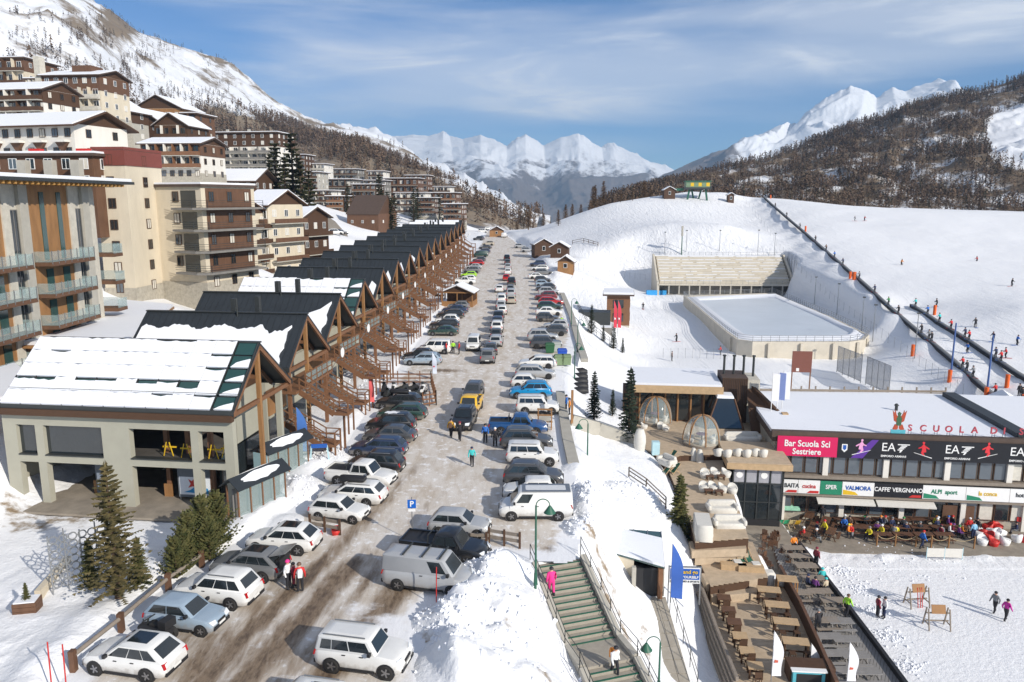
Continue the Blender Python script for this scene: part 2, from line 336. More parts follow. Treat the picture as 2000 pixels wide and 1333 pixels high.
def ground_material():
    m=bpy.data.materials.new('ground_snow');m.use_nodes=True;nt=m.node_tree;L=nt.links.new;b=nt.nodes['Principled BSDF']
    b.inputs['Roughness'].default_value=.7;b.inputs['Specular IOR Level'].default_value=.25
    tc=nd(nt,'ShaderNodeTexCoord')
    def noise(sc,det=6,stretch=None,dist=0):
        mp=nd(nt,'ShaderNodeMapping');L(tc.outputs['Object'],mp.inputs[0])
        if stretch:mp.inputs['Scale'].default_value=stretch
        n=nd(nt,'ShaderNodeTexNoise');n.inputs['Scale'].default_value=sc;n.inputs['Detail'].default_value=det;n.inputs['Roughness'].default_value=.62;n.inputs['Distortion'].default_value=dist;L(mp.outputs[0],n.inputs['Vector']);return n
    at=nd(nt,'ShaderNodeAttribute',attribute_name='dirt')
    n1=noise(.9,8);ad=nd(nt,'ShaderNodeMath',operation='ADD');L(at.outputs['Fac'],ad.inputs[0]);L(n1.outputs[0],ad.inputs[1])
    mr=nd(nt,'ShaderNodeMapRange',interpolation_type='SMOOTHSTEP');mr.inputs[1].default_value=.92;mr.inputs[2].default_value=1.15;L(ad.outputs[0],mr.inputs[0])
    tint=noise(.35,5);mixs=nd(nt,'ShaderNodeMix',data_type='RGBA');L(tint.outputs[0],mixs.inputs[0]);mixs.inputs[6].default_value=(.80,.82,.85,1);mixs.inputs[7].default_value=(.86,.86,.86,1)
    n3=noise(6,4);mixd=nd(nt,'ShaderNodeMix',data_type='RGBA');L(n3.outputs[0],mixd.inputs[0]);mixd.inputs[6].default_value=(.13,.085,.05,1);mixd.inputs[7].default_value=(.42,.33,.22,1)
    mix=nd(nt,'ShaderNodeMix',data_type='RGBA');L(mr.outputs[0],mix.inputs[0]);L(mixs.outputs[2],mix.inputs[6]);L(mixd.outputs[2],mix.inputs[7]);L(mix.outputs[2],b.inputs['Base Color'])
    # fine relief: crumbs close up, ski tracks on the pistes
    trk=nd(nt,'ShaderNodeAttribute',attribute_name='track')
    nt1=noise(.55,7,(1.0,.16,1),1.6);mt=nd(nt,'ShaderNodeMath',operation='MULTIPLY');L(nt1.outputs[0],mt.inputs[0]);L(trk.outputs['Fac'],mt.inputs[1])
    nb=noise(3.2,7);mb=nd(nt,'ShaderNodeMath',operation='MULTIPLY_ADD');L(nb.outputs[0],mb.inputs[0]);mb.inputs[1].default_value=.5;L(mt.outputs[0],mb.inputs[2])
    bp=nd(nt,'ShaderNodeBump');bp.inputs['Strength'].default_value=.75;bp.inputs['Distance'].default_value=.22;L(mb.outputs[0],bp.inputs['Height']);L(bp.outputs[0],b.inputs['Normal'])
    return m
def road_material():
    m=bpy.data.materials.new('road_slush');m.use_nodes=True;nt=m.node_tree;L=nt.links.new;b=nt.nodes['Principled BSDF']
    b.inputs['Specular IOR Level'].default_value=.35
    tc=nd(nt,'ShaderNodeTexCoord')
    def noise(sc,det=7,stretch=(1,1,1),rot=0.0,dist=0.0):
        mp=nd(nt,'ShaderNodeMapping');L(tc.outputs['Object'],mp.inputs[0]);mp.inputs['Scale'].default_value=stretch;mp.inputs['Rotation'].default_value=(0,0,rot)
        n=nd(nt,'ShaderNodeTexNoise');n.inputs['Scale'].default_value=sc;n.inputs['Detail'].default_value=det;n.inputs['Roughness'].default_value=.65;n.inputs['Distortion'].default_value=dist;L(mp.outputs[0],n.inputs['Vector']);return n.outputs[0]
    def rng(x,a,c):
        r=nd(nt,'ShaderNodeMapRange',interpolation_type='SMOOTHSTEP');L(x,r.inputs[0]);r.inputs[1].default_value=a;r.inputs[2].default_value=c;return r.outputs[0]
    def mixc(f,a,c):
        x=nd(nt,'ShaderNodeMix',data_type='RGBA');L(f,x.inputs[0])
        for i,k in ((6,a),(7,c)):
            if isinstance(k,tuple):x.inputs[i].default_value=(*k,1)
            else:L(k,x.inputs[i])
        return x.outputs[2]
    def add(a,c,op='ADD'):
        x=nd(nt,'ShaderNodeMath',operation=op)
        for i,k in ((0,a),(1,c)):
            if isinstance(k,(int,float)):x.inputs[i].default_value=k
            else:L(k,x.inputs[i])
        return x.outputs[0]
    edge=nd(nt,'ShaderNodeAttribute',attribute_name='edge').outputs['Fac'];wet=nd(nt,'ShaderNodeAttribute',attribute_name='wet').outputs['Fac']
    base=mixc(noise(.25,8),(.50,.445,.38),(.74,.71,.67))
    base=mixc(rng(noise(1.1,8,(1,.25,1)),.42,.66),base,(.50,.435,.36))
    base=mixc(rng(noise(1.6,9),.52,.68),base,(.80,.80,.80))
    w2=add(wet,add(noise(1.5,9,(1,.22,1),R(12),.4),.55,'SUBTRACT'))
    base=mixc(rng(w2,.28,.75),base,(.23,.17,.115))
    base=mixc(rng(add(w2,add(noise(5,8,(1,.35,1),R(12)),.5,'SUBTRACT')),.62,1.0),base,(.10,.07,.048))
    sn=add(edge,add(noise(.8,9),.5,'SUBTRACT'))
    base=mixc(rng(sn,.34,.72),base,(.82,.83,.85))
    L(base,b.inputs['Base Color'])
    rr=nd(nt,'ShaderNodeMapRange');L(w2,rr.inputs[0]);rr.inputs[1].default_value=.3;rr.inputs[2].default_value=.9;rr.inputs[3].default_value=.85;rr.inputs[4].default_value=.5;L(rr.outputs[0],b.inputs['Roughness'])
    bp=nd(nt,'ShaderNodeBump');bp.inputs['Strength'].default_value=.55;bp.inputs['Distance'].default_value=.06;L(noise(3.0,8,(1,.4,1)),bp.inputs['Height']);L(bp.outputs[0],b.inputs['Normal'])
    return m
def px_poly(pts,z=0):return np.array([(P(a,b,z).x,P(a,b,z).y)for a,b in pts])
def line_dist(x,y,pts):
    d=np.full(np.shape(x),1e9)
    for (ax,ay),(bx,by)in zip(pts[:-1],pts[1:]):
        ex,ey=bx-ax,by-ay;t=np.clip(((x-ax)*ex+(y-ay)*ey)/(ex*ex+ey*ey),0,1);d=np.minimum(d,np.hypot(x-ax-t*ex,y-ay-t*ey))
    return d
def build_ground():
    nr,nc=690,600
    yy=np.geomspace(6,930,nr);uu=np.linspace(-1.0,1.05,nc)
    Y,U=np.meshgrid(yy,uu,indexing='ij');X=U*(Y+22)
    Z=hbase(X,Y)+detail(X,Y)
    me=np_mesh('ground',np.stack([X,Y,Z],-1).reshape(-1,3),grid_faces(nr,nc))
    d=np.zeros(X.shape)
    for poly,k in DIRT:d=np.maximum(d,k*sstep(-1.0,.6,poly_sd(X,Y,poly)))
    set_attr(me,'dirt',d)
    hill=px_poly([(1100,480),(1250,395),(1500,392),(1560,480),(1450,490),(1280,490),(1130,520)],10)
    tr=.7+1.9*sstep(-20,10,poly_sd(X,Y,hill));set_attr(me,'track',tr*(X >5)*(Y >60))
    tag(obj('ground',me,ground_material()),kind='structure')
    # road sheet
    nr,nc=620,330
    yy=np.geomspace(18,385,nr);uu=np.linspace(-.62,.32,nc);Y,U=np.meshgrid(yy,uu,indexing='ij');X=U*(Y+15)
    sd=poly_sd(X,Y,RPOLY)
    Z=zroad(Y)+.015+.03*(fbm(X*.5,Y*.15,3,4)-.5)
    f=grid_faces(nr,nc);keep=(sd.ravel()[f].min(1)>-.9);f=f[keep]
    used=np.unique(f);re=np.full(X.size,-1);re[used]=np.arange(len(used))
    v=np.stack([X,Y,Z],-1).reshape(-1,3)[used];me=np_mesh('road',v,re[f])
    edge=1-sstep(-.8,2.4,sd.ravel()[used]);x,y=v[:,0],v[:,1]
    lanes=[[(500,1400),(640,1230),(760,1080),(860,960),(905,860),(945,740),(960,690)],[(330,1400),(470,1250),(600,1130),(730,1000),(830,900),(880,820)],[(420,1400),(560,1240),(690,1100)],[(560,1400),(700,1250),(800,1120)]]
    wet=np.zeros(len(x))
    for k,ln in enumerate(lanes):
        w=[(P(a,b,0).x,P(a,b,0).y)for a,b in ln];wet=np.maximum(wet,(.85 if k else .6)*np.exp(-(line_dist(x,y,w)/(.9 if k <2 else 1.3))** 2))
    wet *= np.clip(1.25-(y-30)/40,.45,1)
    for (a,b,rx,ry,k)in [(870,737,3.5,1.3,.8),(420,1290,3,5,.75),(330,1270,2,4,.6),(520,1180,2.5,4,.6),(850,1190,2.5,1.2,.55),(960,930,2,3,.25),(720,1080,2,1.5,.45),(1085,1075,1.2,.8,.9)]:
        p=P(a,b,0);wet=np.maximum(wet,k*np.exp(-((x-p.x)/rx)** 2-((y-p.y)/ry)** 2))
    white=np.zeros(len(x))
    for (a,b,rx,ry,k)in [(760,1240,2.5,3,.75),(700,1190,1.8,1.5,.5),(820,1290,2.5,2.5,.8),(1010,1075,3,1.5,.5),(640,1030,1.5,2,.5),(800,840,1.5,5,.35)]:
        p=P(a,b,0);white=np.maximum(white,k*np.exp(-((x-p.x)/rx)** 2-((y-p.y)/ry)** 2))
    set_attr(me,'edge',np.maximum(edge,white));set_attr(me,'wet',wet)
    tag(obj('road',me,road_material()),kind='structure')
DIRT=[]
def dirt(pts,k,z=0):DIRT.append((px_poly(pts,z),k))
# ================================================================== mountains
def mountain_material(name,rock_a,rock_b,scale=1.0):
    m=bpy.data.materials.new(name);m.use_nodes=True;nt=m.node_tree;L=nt.links.new;b=nt.nodes['Principled BSDF'];b.inputs['Roughness'].default_value=.85;b.inputs['Specular IOR Level'].default_value=.15
    at=nd(nt,'ShaderNodeAttribute',attribute_name='snow');tc=nd(nt,'ShaderNodeTexCoord')
    def noise(sc,det=9):
        n=nd(nt,'ShaderNodeTexNoise');n.inputs['Scale'].default_value=sc*scale;n.inputs['Detail'].default_value=det;n.inputs['Roughness'].default_value=.68;L(tc.outputs['Object'],n.inputs['Vector']);return n
    n=noise(.02);ad=nd(nt,'ShaderNodeMath',operation='MULTIPLY_ADD');L(n.outputs[0],ad.inputs[0]);ad.inputs[1].default_value=1.5;L(at.outputs['Fac'],ad.inputs[2])
    mr=nd(nt,'ShaderNodeMapRange',interpolation_type='SMOOTHSTEP');L(ad.outputs[0],mr.inputs[0]);mr.inputs[1].default_value=1.12;mr.inputs[2].default_value=1.36
    n2=noise(.05);mx=nd(nt,'ShaderNodeMix',data_type='RGBA');L(n2.outputs[0],mx.inputs[0]);mx.inputs[6].default_value=(*rock_a,1);mx.inputs[7].default_value=(*rock_b,1)
    mix=nd(nt,'ShaderNodeMix',data_type='RGBA');L(mr.outputs[0],mix.inputs[0]);L(mx.outputs[2],mix.inputs[6]);mix.inputs[7].default_value=(.80,.82,.85,1);L(mix.outputs[2],b.inputs['Base Color'])
    bp=nd(nt,'ShaderNodeBump');bp.inputs['Strength'].default_value=.5;bp.inputs['Distance'].default_value=12/scale;L(noise(.012).outputs[0],bp.inputs['Height']);L(bp.outputs[0],b.inputs['Normal'])
    return m
def proj(v):
    x,y,z=v[...,0],v[...,1],v[...,2]-CAMH;zc=y*CT-z*ST;yc=y*ST+z*CT
    return 1000+FOC*x/zc,666.5-FOC*yc/zc
def mountain(name,ridge,base,amp,nscale,snowf,material,nt_=300,ns=90,jag=0.0,prof=1.0,back=0.6,seed=0):
    tr=np.linspace(0,1,len(ridge));Rw=np.array([D(*p)for p in ridge]);Bw=np.array([D(*p)for p in base]);tb=np.linspace(0,1,len(base))
    t=np.linspace(0,1,nt_);Rr=np.stack([np.interp(t,tr,Rw[:,i])for i in range(3)],1);Bb=np.stack([np.interp(t,tb,Bw[:,i])for i in range(3)],1)
    jg=jag*(fbm(t*nt_/9,t*0+seed,5,3,True)-.6)
    ker=np.exp(-(np.arange(-30,31)/13.)** 2);ker/=ker.sum();sm=np.convolve(np.pad(Rr[:,2],30,'edge'),ker,'valid')
    s=np.r_[np.linspace(-1,0,ns // 5)[:-1],np.linspace(0,1,ns)** 1.15]
    T,S=np.meshgrid(t,s,indexing='ij');V=np.zeros(T.shape+(3,))
    f=np.clip(S,0,1)
    for i in range(3):V[...,i]=Rr[:,i][:,None]*(1-f)+Bb[:,i][:,None]*f
    hh=Rr[:,2]-Bb[:,2];bl=sstep(.05,.6,f);top=(Rr[:,2][:,None]*(1-bl)+sm[:,None]*bl)+jg[:,None]*np.exp(-(f/.05)** 2)
    V[...,2]=Bb[:,2][:,None]+(top-Bb[:,2][:,None])*(1-f)** prof
    bk=np.clip(-S,0,1);away=Rr-Bb;away[:,2]=0;away/=np.maximum(np.linalg.norm(away,axis=1),1)[:,None]
    for i in range(2):V[...,i]+= away[:,i][:,None]*bk*np.abs(hh)[:,None]*1.6
    V[...,2]-= bk*np.abs(hh)[:,None]*back
    w=np.clip(np.abs(S)*5,0,1)*np.clip((1-f)*6,0,1)
    wx,wy=V[...,0]/nscale,V[...,1]/nscale;qx=1.1*fbm(wx*.8+5,wy*.8,3,seed+3);qy=1.1*fbm(wx*.8,wy*.8+9,3,seed+5)
    n=fbm(wx+seed*3.3+qx,wy+seed+qy,6,seed,True)-.55
    V[...,2]+= amp*n*w
    g=np.gradient(V[...,2],axis=1);nr,nc=T.shape
    me=np_mesh(name,V.reshape(-1,3),grid_faces(nr,nc));px,py=proj(V)
    set_attr(me,'snow',snowf(px,py,f,n));o=obj(name,me,material);tag(o,kind='structure');return V,px,py
MT={}
def build_mountains():
    snowy=mountain_material('mountain_near',(.17,.125,.085),(.30,.25,.19),1.0)
    farm=mountain_material('mountain_far',(.10,.085,.08),(.22,.185,.165),.3)
    hillm=mountain_material('hill_forest_floor',(.14,.10,.065),(.24,.18,.12),2.0)
    # left mountain: snow above, larch wood on the lower flank
    ridge=[(-700,-520,900),(-300,-260,1000),(0,-70,1100),(110,-45,1160),(175,-4,1200),(215,22,1230),(270,60,1260),(330,85,1340),(400,112,1430),(470,150,1540),(530,200,1640),(600,238,1750),(680,266,1650),(760,300,1560),(840,342,1480),(920,382,1400),(1010,424,1300),(1080,455,1250)]
    base=[(-800,320,240),(-300,300,260),(0,262,300),(60,258,305),(120,262,310),(180,280,320),(240,300,330),(300,312,345),(360,330,360),(430,350,380),(500,372,400),(560,380,420),(640,395,440),(720,405,460),(800,418,480),(880,430,500),(960,446,520),(1040,470,540)]
    def sf(px,py,f,n):
        s=.62-.35*n-.6*np.exp(-((px-240)/40)** 2-((py-40)/26)** 2)
        wood=sstep(0,45,py-np.interp(px,[250,380,500,600,700,850,1000],[200,185,215,236,262,330,410]))*sstep(330,430,px)*(1-sstep(0,60,py-np.interp(px,[380,560,650,750,900],[255,262,300,345,400])))
        return s-.62*wood
    MT['left']=mountain('mountain',ridge,base,75,260,sf,snowy,420,130,10,1.12,seed=2)
    # pale ridge behind it
    ridge=[(480,250,3000),(560,240,3000),(640,243,3000),(690,246,3100),(735,252,3100),(765,268,3100),(800,296,3000),(850,325,3000),(900,352,2900),(960,392,2800),(1020,425,2700),(1080,450,2600)]
    base=[(480,420,2300),(1080,480,2300)]
    MT['mid']=mountain('mountain',ridge,base,160,420,lambda px,py,f,n:.85-.75*f+.4*n,farm,200,70,30,1.1,seed=5)
    # central range
    ridge=[(560,300,7000),(640,290,7000),(700,262,7000),(745,262,7000),(765,266,7000),(800,264,7000),(838,266,7000),(858,260,7000),(866,255,7000),(878,266,7000),(905,272,6800),(938,264,6600),(965,272,6600),(990,286,6500),(1008,270,6500),(1026,263,6500),(1042,272,6500),(1062,284,6500),(1095,270,6400),(1130,260,6400),(1152,274,6400),(1175,290,6400),(1196,284,6400),(1225,298,6400),(1260,312,6400),(1295,330,6400),(1340,352,6400),(1420,380,6400)]
    base=[(560,455,5000),(900,470,4900),(1100,480,4800),(1420,470,5000)]
    MT['far']=mountain('mountain',ridge,base,360,1000,lambda px,py,f,n:1.0-1.3*f+.6*n-.0008*np.clip(px-1000,0,400),farm,420,150,22,1.0,seed=1)
    # right snow peaks
    ridge=[(1080,460,4200),(1180,402,4200),(1240,370,4200),(1290,345,4200),(1350,318,4300),(1400,296,4300),(1430,286,4400),(1470,274,4400),(1510,252,4400),(1538,238,4400),(1556,246,4500),(1580,216,4500),(1610,194,4500),(1640,178,4500),(1664,167,4500),(1690,176,4500),(1712,190,4600),(1742,171,4600),(1768,178,4600),(1800,166,4600),(1832,154,4600),(1860,168,4600),(1920,190,4600),(2050,210,4600),(2300,250,4600)]
    base=[(1080,480,3300),(1300,450,3300),(1700,420,3400),(2300,420,3500)]
    MT['peaks']=mountain('mountain',ridge,base,300,600,lambda px,py,f,n:np.clip(.85+.5*n,0,1)*sstep(1330,1520,px)-.35*f+.12-.25*(1-sstep(1250,1500,px)),farm,320,90,20,1.0,seed=7)
    # wooded hill on the right
    ridge=[(1150,425,700),(1230,388,760),(1300,366,820),(1360,350,850),(1420,334,870),(1500,310,880),(1580,280,880),(1660,248,880),(1720,230,870),(1800,202,860),(1880,184,850),(1950,168,840),(2050,128,830),(2200,90,820),(2500,30,800)]
    base=[(1150,452,420),(1300,420,400),(1450,420,400),(1580,424,400),(1700,424,400),(1850,420,400),(2000,420,400),(2200,420,400),(2500,420,400)]
    def sf2(px,py,f,n):return .52-.35*n+.25*fbm(px/60,py/30,3,4)-.2+.8*sstep(-4,8,poly_sd(px,py,np.array([(1925,235),(1960,215),(2100,170),(2100,340),(1960,325),(1928,300)])))
    MT['hill']=mountain('hill',ridge,base,26,70,sf2,hillm,300,120,3,1.0,seed=9)
def larch_tris(rnd,n=22,thick=1.0):
    """a small bare conifer: trunk plus slim drooping branch blades, unit height"""
    v,f=[],[]
    v += [(.016,0,0),(-.01,.014,0),(-.01,-.014,0),(0,0,1)];f += [(0,1,3),(1,2,3),(2,0,3)]
    for i in range(n):
        h=.10+.86*(i+rnd.random())/n;a=rnd.random()*6.283;r=thick*(.05+.15*(1-h)** .8)*(.7+.6*rnd.random());w=.045+.03*rnd.random();o=len(v)
        c,s=math.cos(a),math.sin(a)
        v += [(0,0,h+w),(c*r-s*w,s*r+c*w,h-.05*rnd.random()),(c*r+s*w,s*r-c*w,h-.09*rnd.random())];f.append((o,o+1,o+2))
    return np.array(v),np.array(f)
def forest(name,label_kind,V,px,py,dens,count,hmin,hmax,mats,seed=0,thick=1.0,nb=22):
    rs=np.random.RandomState(seed);rnd=random.Random(seed)
    a=np.linalg.norm(np.cross(V[1:,:-1]-V[:-1,:-1],V[:-1,1:]-V[:-1,:-1]),axis=-1)
    d=dens(px[:-1,:-1],py[:-1,:-1]);w=(a*d).ravel();w/=w.sum()
    k=rs.choice(len(w),count,p=w);i,j=np.unravel_index(k,a.shape);u,v2=rs.rand(count),rs.rand(count)
    pos=V[i,j]+(V[i+1,j]-V[i,j])*u[:,None]+(V[i,j+1]-V[i,j])*v2[:,None]
    protos=[larch_tris(rnd,nb,thick)for _ in range(6)];vs,fs,col=[],[],[];o=0
    hs=hmin+(hmax-hmin)*rs.rand(count);an=rs.rand(count)*6.28;ci=rs.rand(count)
    for q in range(count):
        pv,pf=protos[q % 6];c,s=math.cos(an[q]),math.sin(an[q]);x=pv[:,0]*c-pv[:,1]*s;y=pv[:,0]*s+pv[:,1]*c
        vs.append(np.stack([x,y,pv[:,2]],1)*hs[q]+pos[q]-(0,0,.4));fs.append(pf+o);o += len(pv);col.append(np.full(len(pv),ci[q]))
    me=np_mesh(name,np.concatenate(vs),np.concatenate(fs),False);set_attr(me,'tone',np.concatenate(col))
    return tag(obj(name,me,mats),kind='stuff')
def forest_material(name,a,c,e):
    m=bpy.data.materials.new(name);m.use_nodes=True;nt=m.node_tree;b=nt.nodes['Principled BSDF'];b.inputs['Roughness'].default_value=.9;b.inputs['Specular IOR Level'].default_value=.1
    at=nd(nt,'ShaderNodeAttribute',attribute_name='tone');cr=nd(nt,'ShaderNodeValToRGB');nt.links.new(at.outputs['Fac'],cr.inputs[0])
    cr.color_ramp.elements[0].color=(*a,1);cr.color_ramp.elements[1].color=(*c,1);cr.color_ramp.elements.new(.86).color=(*c,1);cr.color_ramp.elements[-1].color=(*e,1)
    nt.links.new(cr.outputs[0],b.inputs['Base Color']);return m
def build_forests():
    lm=forest_material('larch_wood',(.07,.05,.04),(.15,.105,.075),(.03,.036,.025));lh=forest_material('larch_wood_hill',(.085,.058,.042),(.175,.12,.08),(.035,.042,.028));lw=forest_material('larch_wood_warm',(.11,.075,.05),(.20,.135,.09),(.05,.05,.035))
    V,px,py=MT['hill']
    def dh(px,py):
        piste=sstep(-6,8,poly_sd(px,py,np.array([(1925,235),(1960,215),(2100,170),(2100,340),(1960,325),(1928,300)])))
        d=.42+.95*sstep(.36,.62,fbm(px/75,py/38,4,6))+.6*sstep(395,412,py)
        return d*(1-piste)*(px >1150)*(px <2150)*(1+1.0*sstep(1500,1300,px))
    forest('forest','larch',V,px,py,dh,20000,3.8,10,lh,3,1.05,15)
    V,px,py=MT['left']
    def dl(px,py):
        top=np.interp(px,[0,250,380,500,590,700,850,1000],[40,120,190,214,240,268,338,415])
        lowb=np.interp(px,[300,420,560,650,750,900,1000],[255,268,275,305,350,405,440])
        band=sstep(0,14,py-top)*(1-sstep(-10,25,py-lowb))*sstep(350,420,px)
        sparse=.07*sstep(0,60,py-top)*sstep(.35,.6,fbm(px/40,py/25,3,2))+.16*sstep(.5,.62,fbm(px/50,py/30,3,8))*(px >540)*(py >270)
        return (band*(px <1060)+sparse)*(px >-60)
    forest('forest','larch',V,px,py,dl,10000,7,15,lw,5,1.0,18)
    forest('forest','larch',V,px,py,lambda a,b:(a >-40)*(a <470)*(sstep(20,130,b-np.interp(a,[0,175,400,470],[-70,-4,112,150]))*.9+.1)*sstep(.36,.6,fbm(a/36,b/24,4,3))*(b >20),4200,4,9,lm,8,1.0,14)
# ================================================================== levelled sites (terraces, plaza, rink, buildings)
Z_PLAZA,Z_A,Z_B,Z_C,Z_D,Z_GREY=-9.5,-3.0,-3.6,-5.4,-6.6,-8.3
DK_A=[(1236,842),(1262,806),(1330,785),(1470,785),(1505,850),(1500,876),(1415,888),(1330,890),(1300,902),(1262,880)]
DK_B=[(1298,900),(1330,888),(1420,886),(1412,905),(1440,985),(1462,1052),(1358,1060),(1345,1010),(1318,950)]
DK_C=[(1352,1066),(1470,1060),(1500,1128),(1388,1146)]
DK_D=[(1368,1158),(1400,1148),(1482,1140),(1522,1130),(1560,1200),(1600,1290),(1630,1360),(1440,1360),(1400,1240)]
DK_G=[(1512,1074),(1560,1066),(1640,1170),(1700,1250),(1770,1345),(1640,1360),(1570,1210),(1530,1130)]
PLAZA=[(1440,1045),(1500,1008),(1600,985),(2080,985),(2080,1088),(1880,1086),(1622,1080),(1562,1068),(1512,1074)]
RINK=[(1335,578),(1420,650),(1440,664),(1470,668),(1660,668),(1688,664),(1697,654),(1628,621),(1512,572)]
for pts,z in ((DK_A,Z_A-.5),(DK_B,Z_B-.5),(DK_C,Z_C-.5),(DK_D,Z_D-.5),(DK_G,Z_GREY-.6),(PLAZA,Z_PLAZA-.05)):fpoly(pts,z,1.2)
fpoly([(1440,1000),(1510,1000),(1560,1068),(1530,1132),(1470,1140),(1455,1070)],-8.75,.6)
ST_A,ST_B=P(1090,1092,0.0),P(1158,1254,-2.35)
_f=Vector((ST_B.x-ST_A.x,ST_B.y-ST_A.y,0)).normalized()
CUTS += [(ST_A,ST_B,1.5),(ST_B,ST_B+_f*2,1.5),(ST_B+_f*2,ST_B+_f*6.5-Vector((0,0,1.6)),1.5)]
_a,_b=P(1282,578,-4.3),P(1552,580,-4.3);_n=Vector((-(_b-_a).y,(_b-_a).x,0)).normalized()
FLAT.append((np.array([(p.x,p.y)for p in (_a,_b,_b+_n*12.6,_a+_n*12.6)]),-4.4,.8))
fpoly([(1600,1095),(2100,1092),(2100,1400),(1800,1400)],Z_PLAZA-.02,2.0)
fpoly(RINK,-4.2,2.6)
for a,b,rx,ry,h in [(1640,1110,1.5,.9,.45),(1668,1140,1.0,1.2,.5),(1700,1185,.9,1.3,.5),(1735,1240,.9,1.5,.45),(1770,1300,.9,1.6,.45),(1720,1092,3,.6,.25),(1900,1095,4,.6,.25)]:
    p=P(a,b,Z_PLAZA);BUMPS.append((p.x,p.y,rx,ry,h,.5))
dirt([(1120,1085),(1190,1120),(1260,1230),(1200,1240),(1140,1150)],.5,-3)
dirt([(1130,930),(1200,940),(1200,1010),(1120,1020)],.30,-1)
dirt([(1230,1150),(1262,1170),(1300,1333),(1260,1320)],.47,-4.5)
dirt([(1045,1055),(1110,1060),(1110,1092),(1050,1092)],.5,0)
dirt([(820,1180),(870,1180),(850,1260),(810,1250)],.46,.3)
dirt([(1040,1240),(1085,1240),(1085,1290),(1040,1290)],.47,0)
dirt([(980,1210),(1010,1210),(1010,1240),(980,1240)],.45,0)
dirt([(1620,1072),(2050,1075),(2050,1092),(1620,1092)],.30,Z_PLAZA)
dirt([(1140,560),(1240,600),(1230,680),(1150,620)],.12,-2)
dirt([(0,985),(180,1000),(180,1030),(0,1050)],.5,0)
build_ground()
build_mountains()
build_forests()
# ================================================================== people
def person_mesh(pose):
    """facing +x, y is left; vertices, edges, radii, material (0 jacket 1 trousers 2 skin 3 dark)"""
    v=[];e=[];r=[];m=[]
    def j(p,rad,mat_,par=None):
        v.append(p);r.append(rad);m.append(mat_)
        if par is not None:e.append((par,len(v)-1))
        return len(v)-1
    sit=pose == 'sit';dz=-.44 if sit else (-.10 if pose == 'ski' else 0);lx={'ski':.14,'walk':.05,'sit':.06,'stand':0,'carry':.02}[pose]
    pel=j((0,0,.94+dz),.155,1);sp=j((lx*.4,0,1.14+dz),.150,0,pel);ch=j((lx*.9,0,1.34+dz),.165,0,sp);nk=j((lx,0,1.47+dz),.075,2,ch);hd=j((lx+.02,0,1.57+dz),.105,2,nk);j((lx+.02,0,1.66+dz),.085,2,hd)
    for s in (1,-1):
        sh=j((lx*.9,s*.19,1.38+dz),.085,0,ch)
        if pose == 'ski':el,wr=(.16,s*.30,1.14+dz),(.42,s*.28,1.10+dz)
        elif pose == 'walk':el,wr=(-.10*s,s*.27,1.12),(.12-.12*s,s*.28,.90)
        elif pose == 'sit':el,wr=(.10,s*.27,1.10+dz),(.36,s*.18,1.08+dz)
        elif pose == 'carry':el,wr=(.02,s*.29,1.12),(.22,s*.20,1.22 if s >0 else 1.0)
        else:el,wr=(-.03,s*.27,1.12),(.06,s*.28,.88)
        a=j(el,.066,0,sh);b=j(wr,.048,0,a);c=j(tuple(wr[i]+(wr[i]-el[i])*.32 for i in range(3)),.045,3,b)
        hp=j((0,s*.10,.90+dz),.115,1,pel)
        if sit:kn,an=(.42,s*.13,.50),(.44,s*.13,.10)
        elif pose == 'walk':kn,an=(.10*s+.04,s*.10,.50),(.20*s-.05,s*.10,.10)
        elif pose == 'ski':kn,an=(.16,s*.13,.46),(.02,s*.13,.10)
        else:kn,an=(.02,s*.11,.50),(0,s*.12,.10)
        k=j(kn,.085,1,hp);q=j(an,.065,3,k);j((an[0]+.16,an[1],.06),.055,3,q)
    me=bpy.data.meshes.new('skel');me.from_pydata(v,e,[]);o=bpy.data.objects.new('skel',me);COL.objects.link(o)
    md=o.modifiers.new('s','SKIN');md.use_smooth_shade=True;sd=me.skin_vertices[0].data
    for i in range(len(v)):sd[i].radius=(r[i],r[i]);sd[i].use_root=(i == 0)
    o.modifiers.new('u','SUBSURF').levels=1
    dg=bpy.context.evaluated_depsgraph_get();dg.update();out=bpy.data.meshes.new_from_object(o.evaluated_get(dg));bpy.data.objects.remove(o)
    V=np.array(v);E=np.array(e);fc=np.zeros(len(out.polygons)*3);out.polygons.foreach_get('center',fc);fc=fc.reshape(-1,3);best=np.full(len(fc),1e9);mi=np.zeros(len(fc),int)
    for a,b in E:
        d=V[b]-V[a];t=np.clip(((fc-V[a])@ d)/(d @ d+1e-9),0,1);q=np.linalg.norm(fc-V[a]-t[:,None]*d,axis=1)/(r[a]*(1-t)+r[b]*t)
        k=q <best;best=np.where(k,q,best);mi=np.where(k,np.where(t >.5,m[b],m[a]),mi)
    out.polygons.foreach_set('material_index',mi.astype(np.int32));out.polygons.foreach_set('use_smooth',np.ones(len(fc),bool));out.name='person_'+pose
    for _ in range(4):out.materials.append(M['black'])
    return out
PEOPLE={}
PC={'black':(.02,.02,.025),'navy':(.02,.03,.08),'red':(.55,.03,.03),'yellow':(.7,.6,.03),'lime':(.35,.7,.05),'pink':(.8,.04,.25),'magenta':(.5,.03,.3),'turquoise':(.05,.5,.5),'blue':(.03,.15,.5),'white':(.75,.75,.75),'grey':(.2,.21,.22),'orange':(.75,.25,.03),'purple':(.15,.04,.2),'brown':(.14,.08,.05),'beige':(.5,.42,.3),'light blue':(.25,.5,.7),'gold':(.6,.33,.03),'green':(.04,.25,.08),'burgundy':(.2,.02,.04)}
HELM=None
M['skin']=mat('skin',(.55,.33,.24),.6,var=.05)
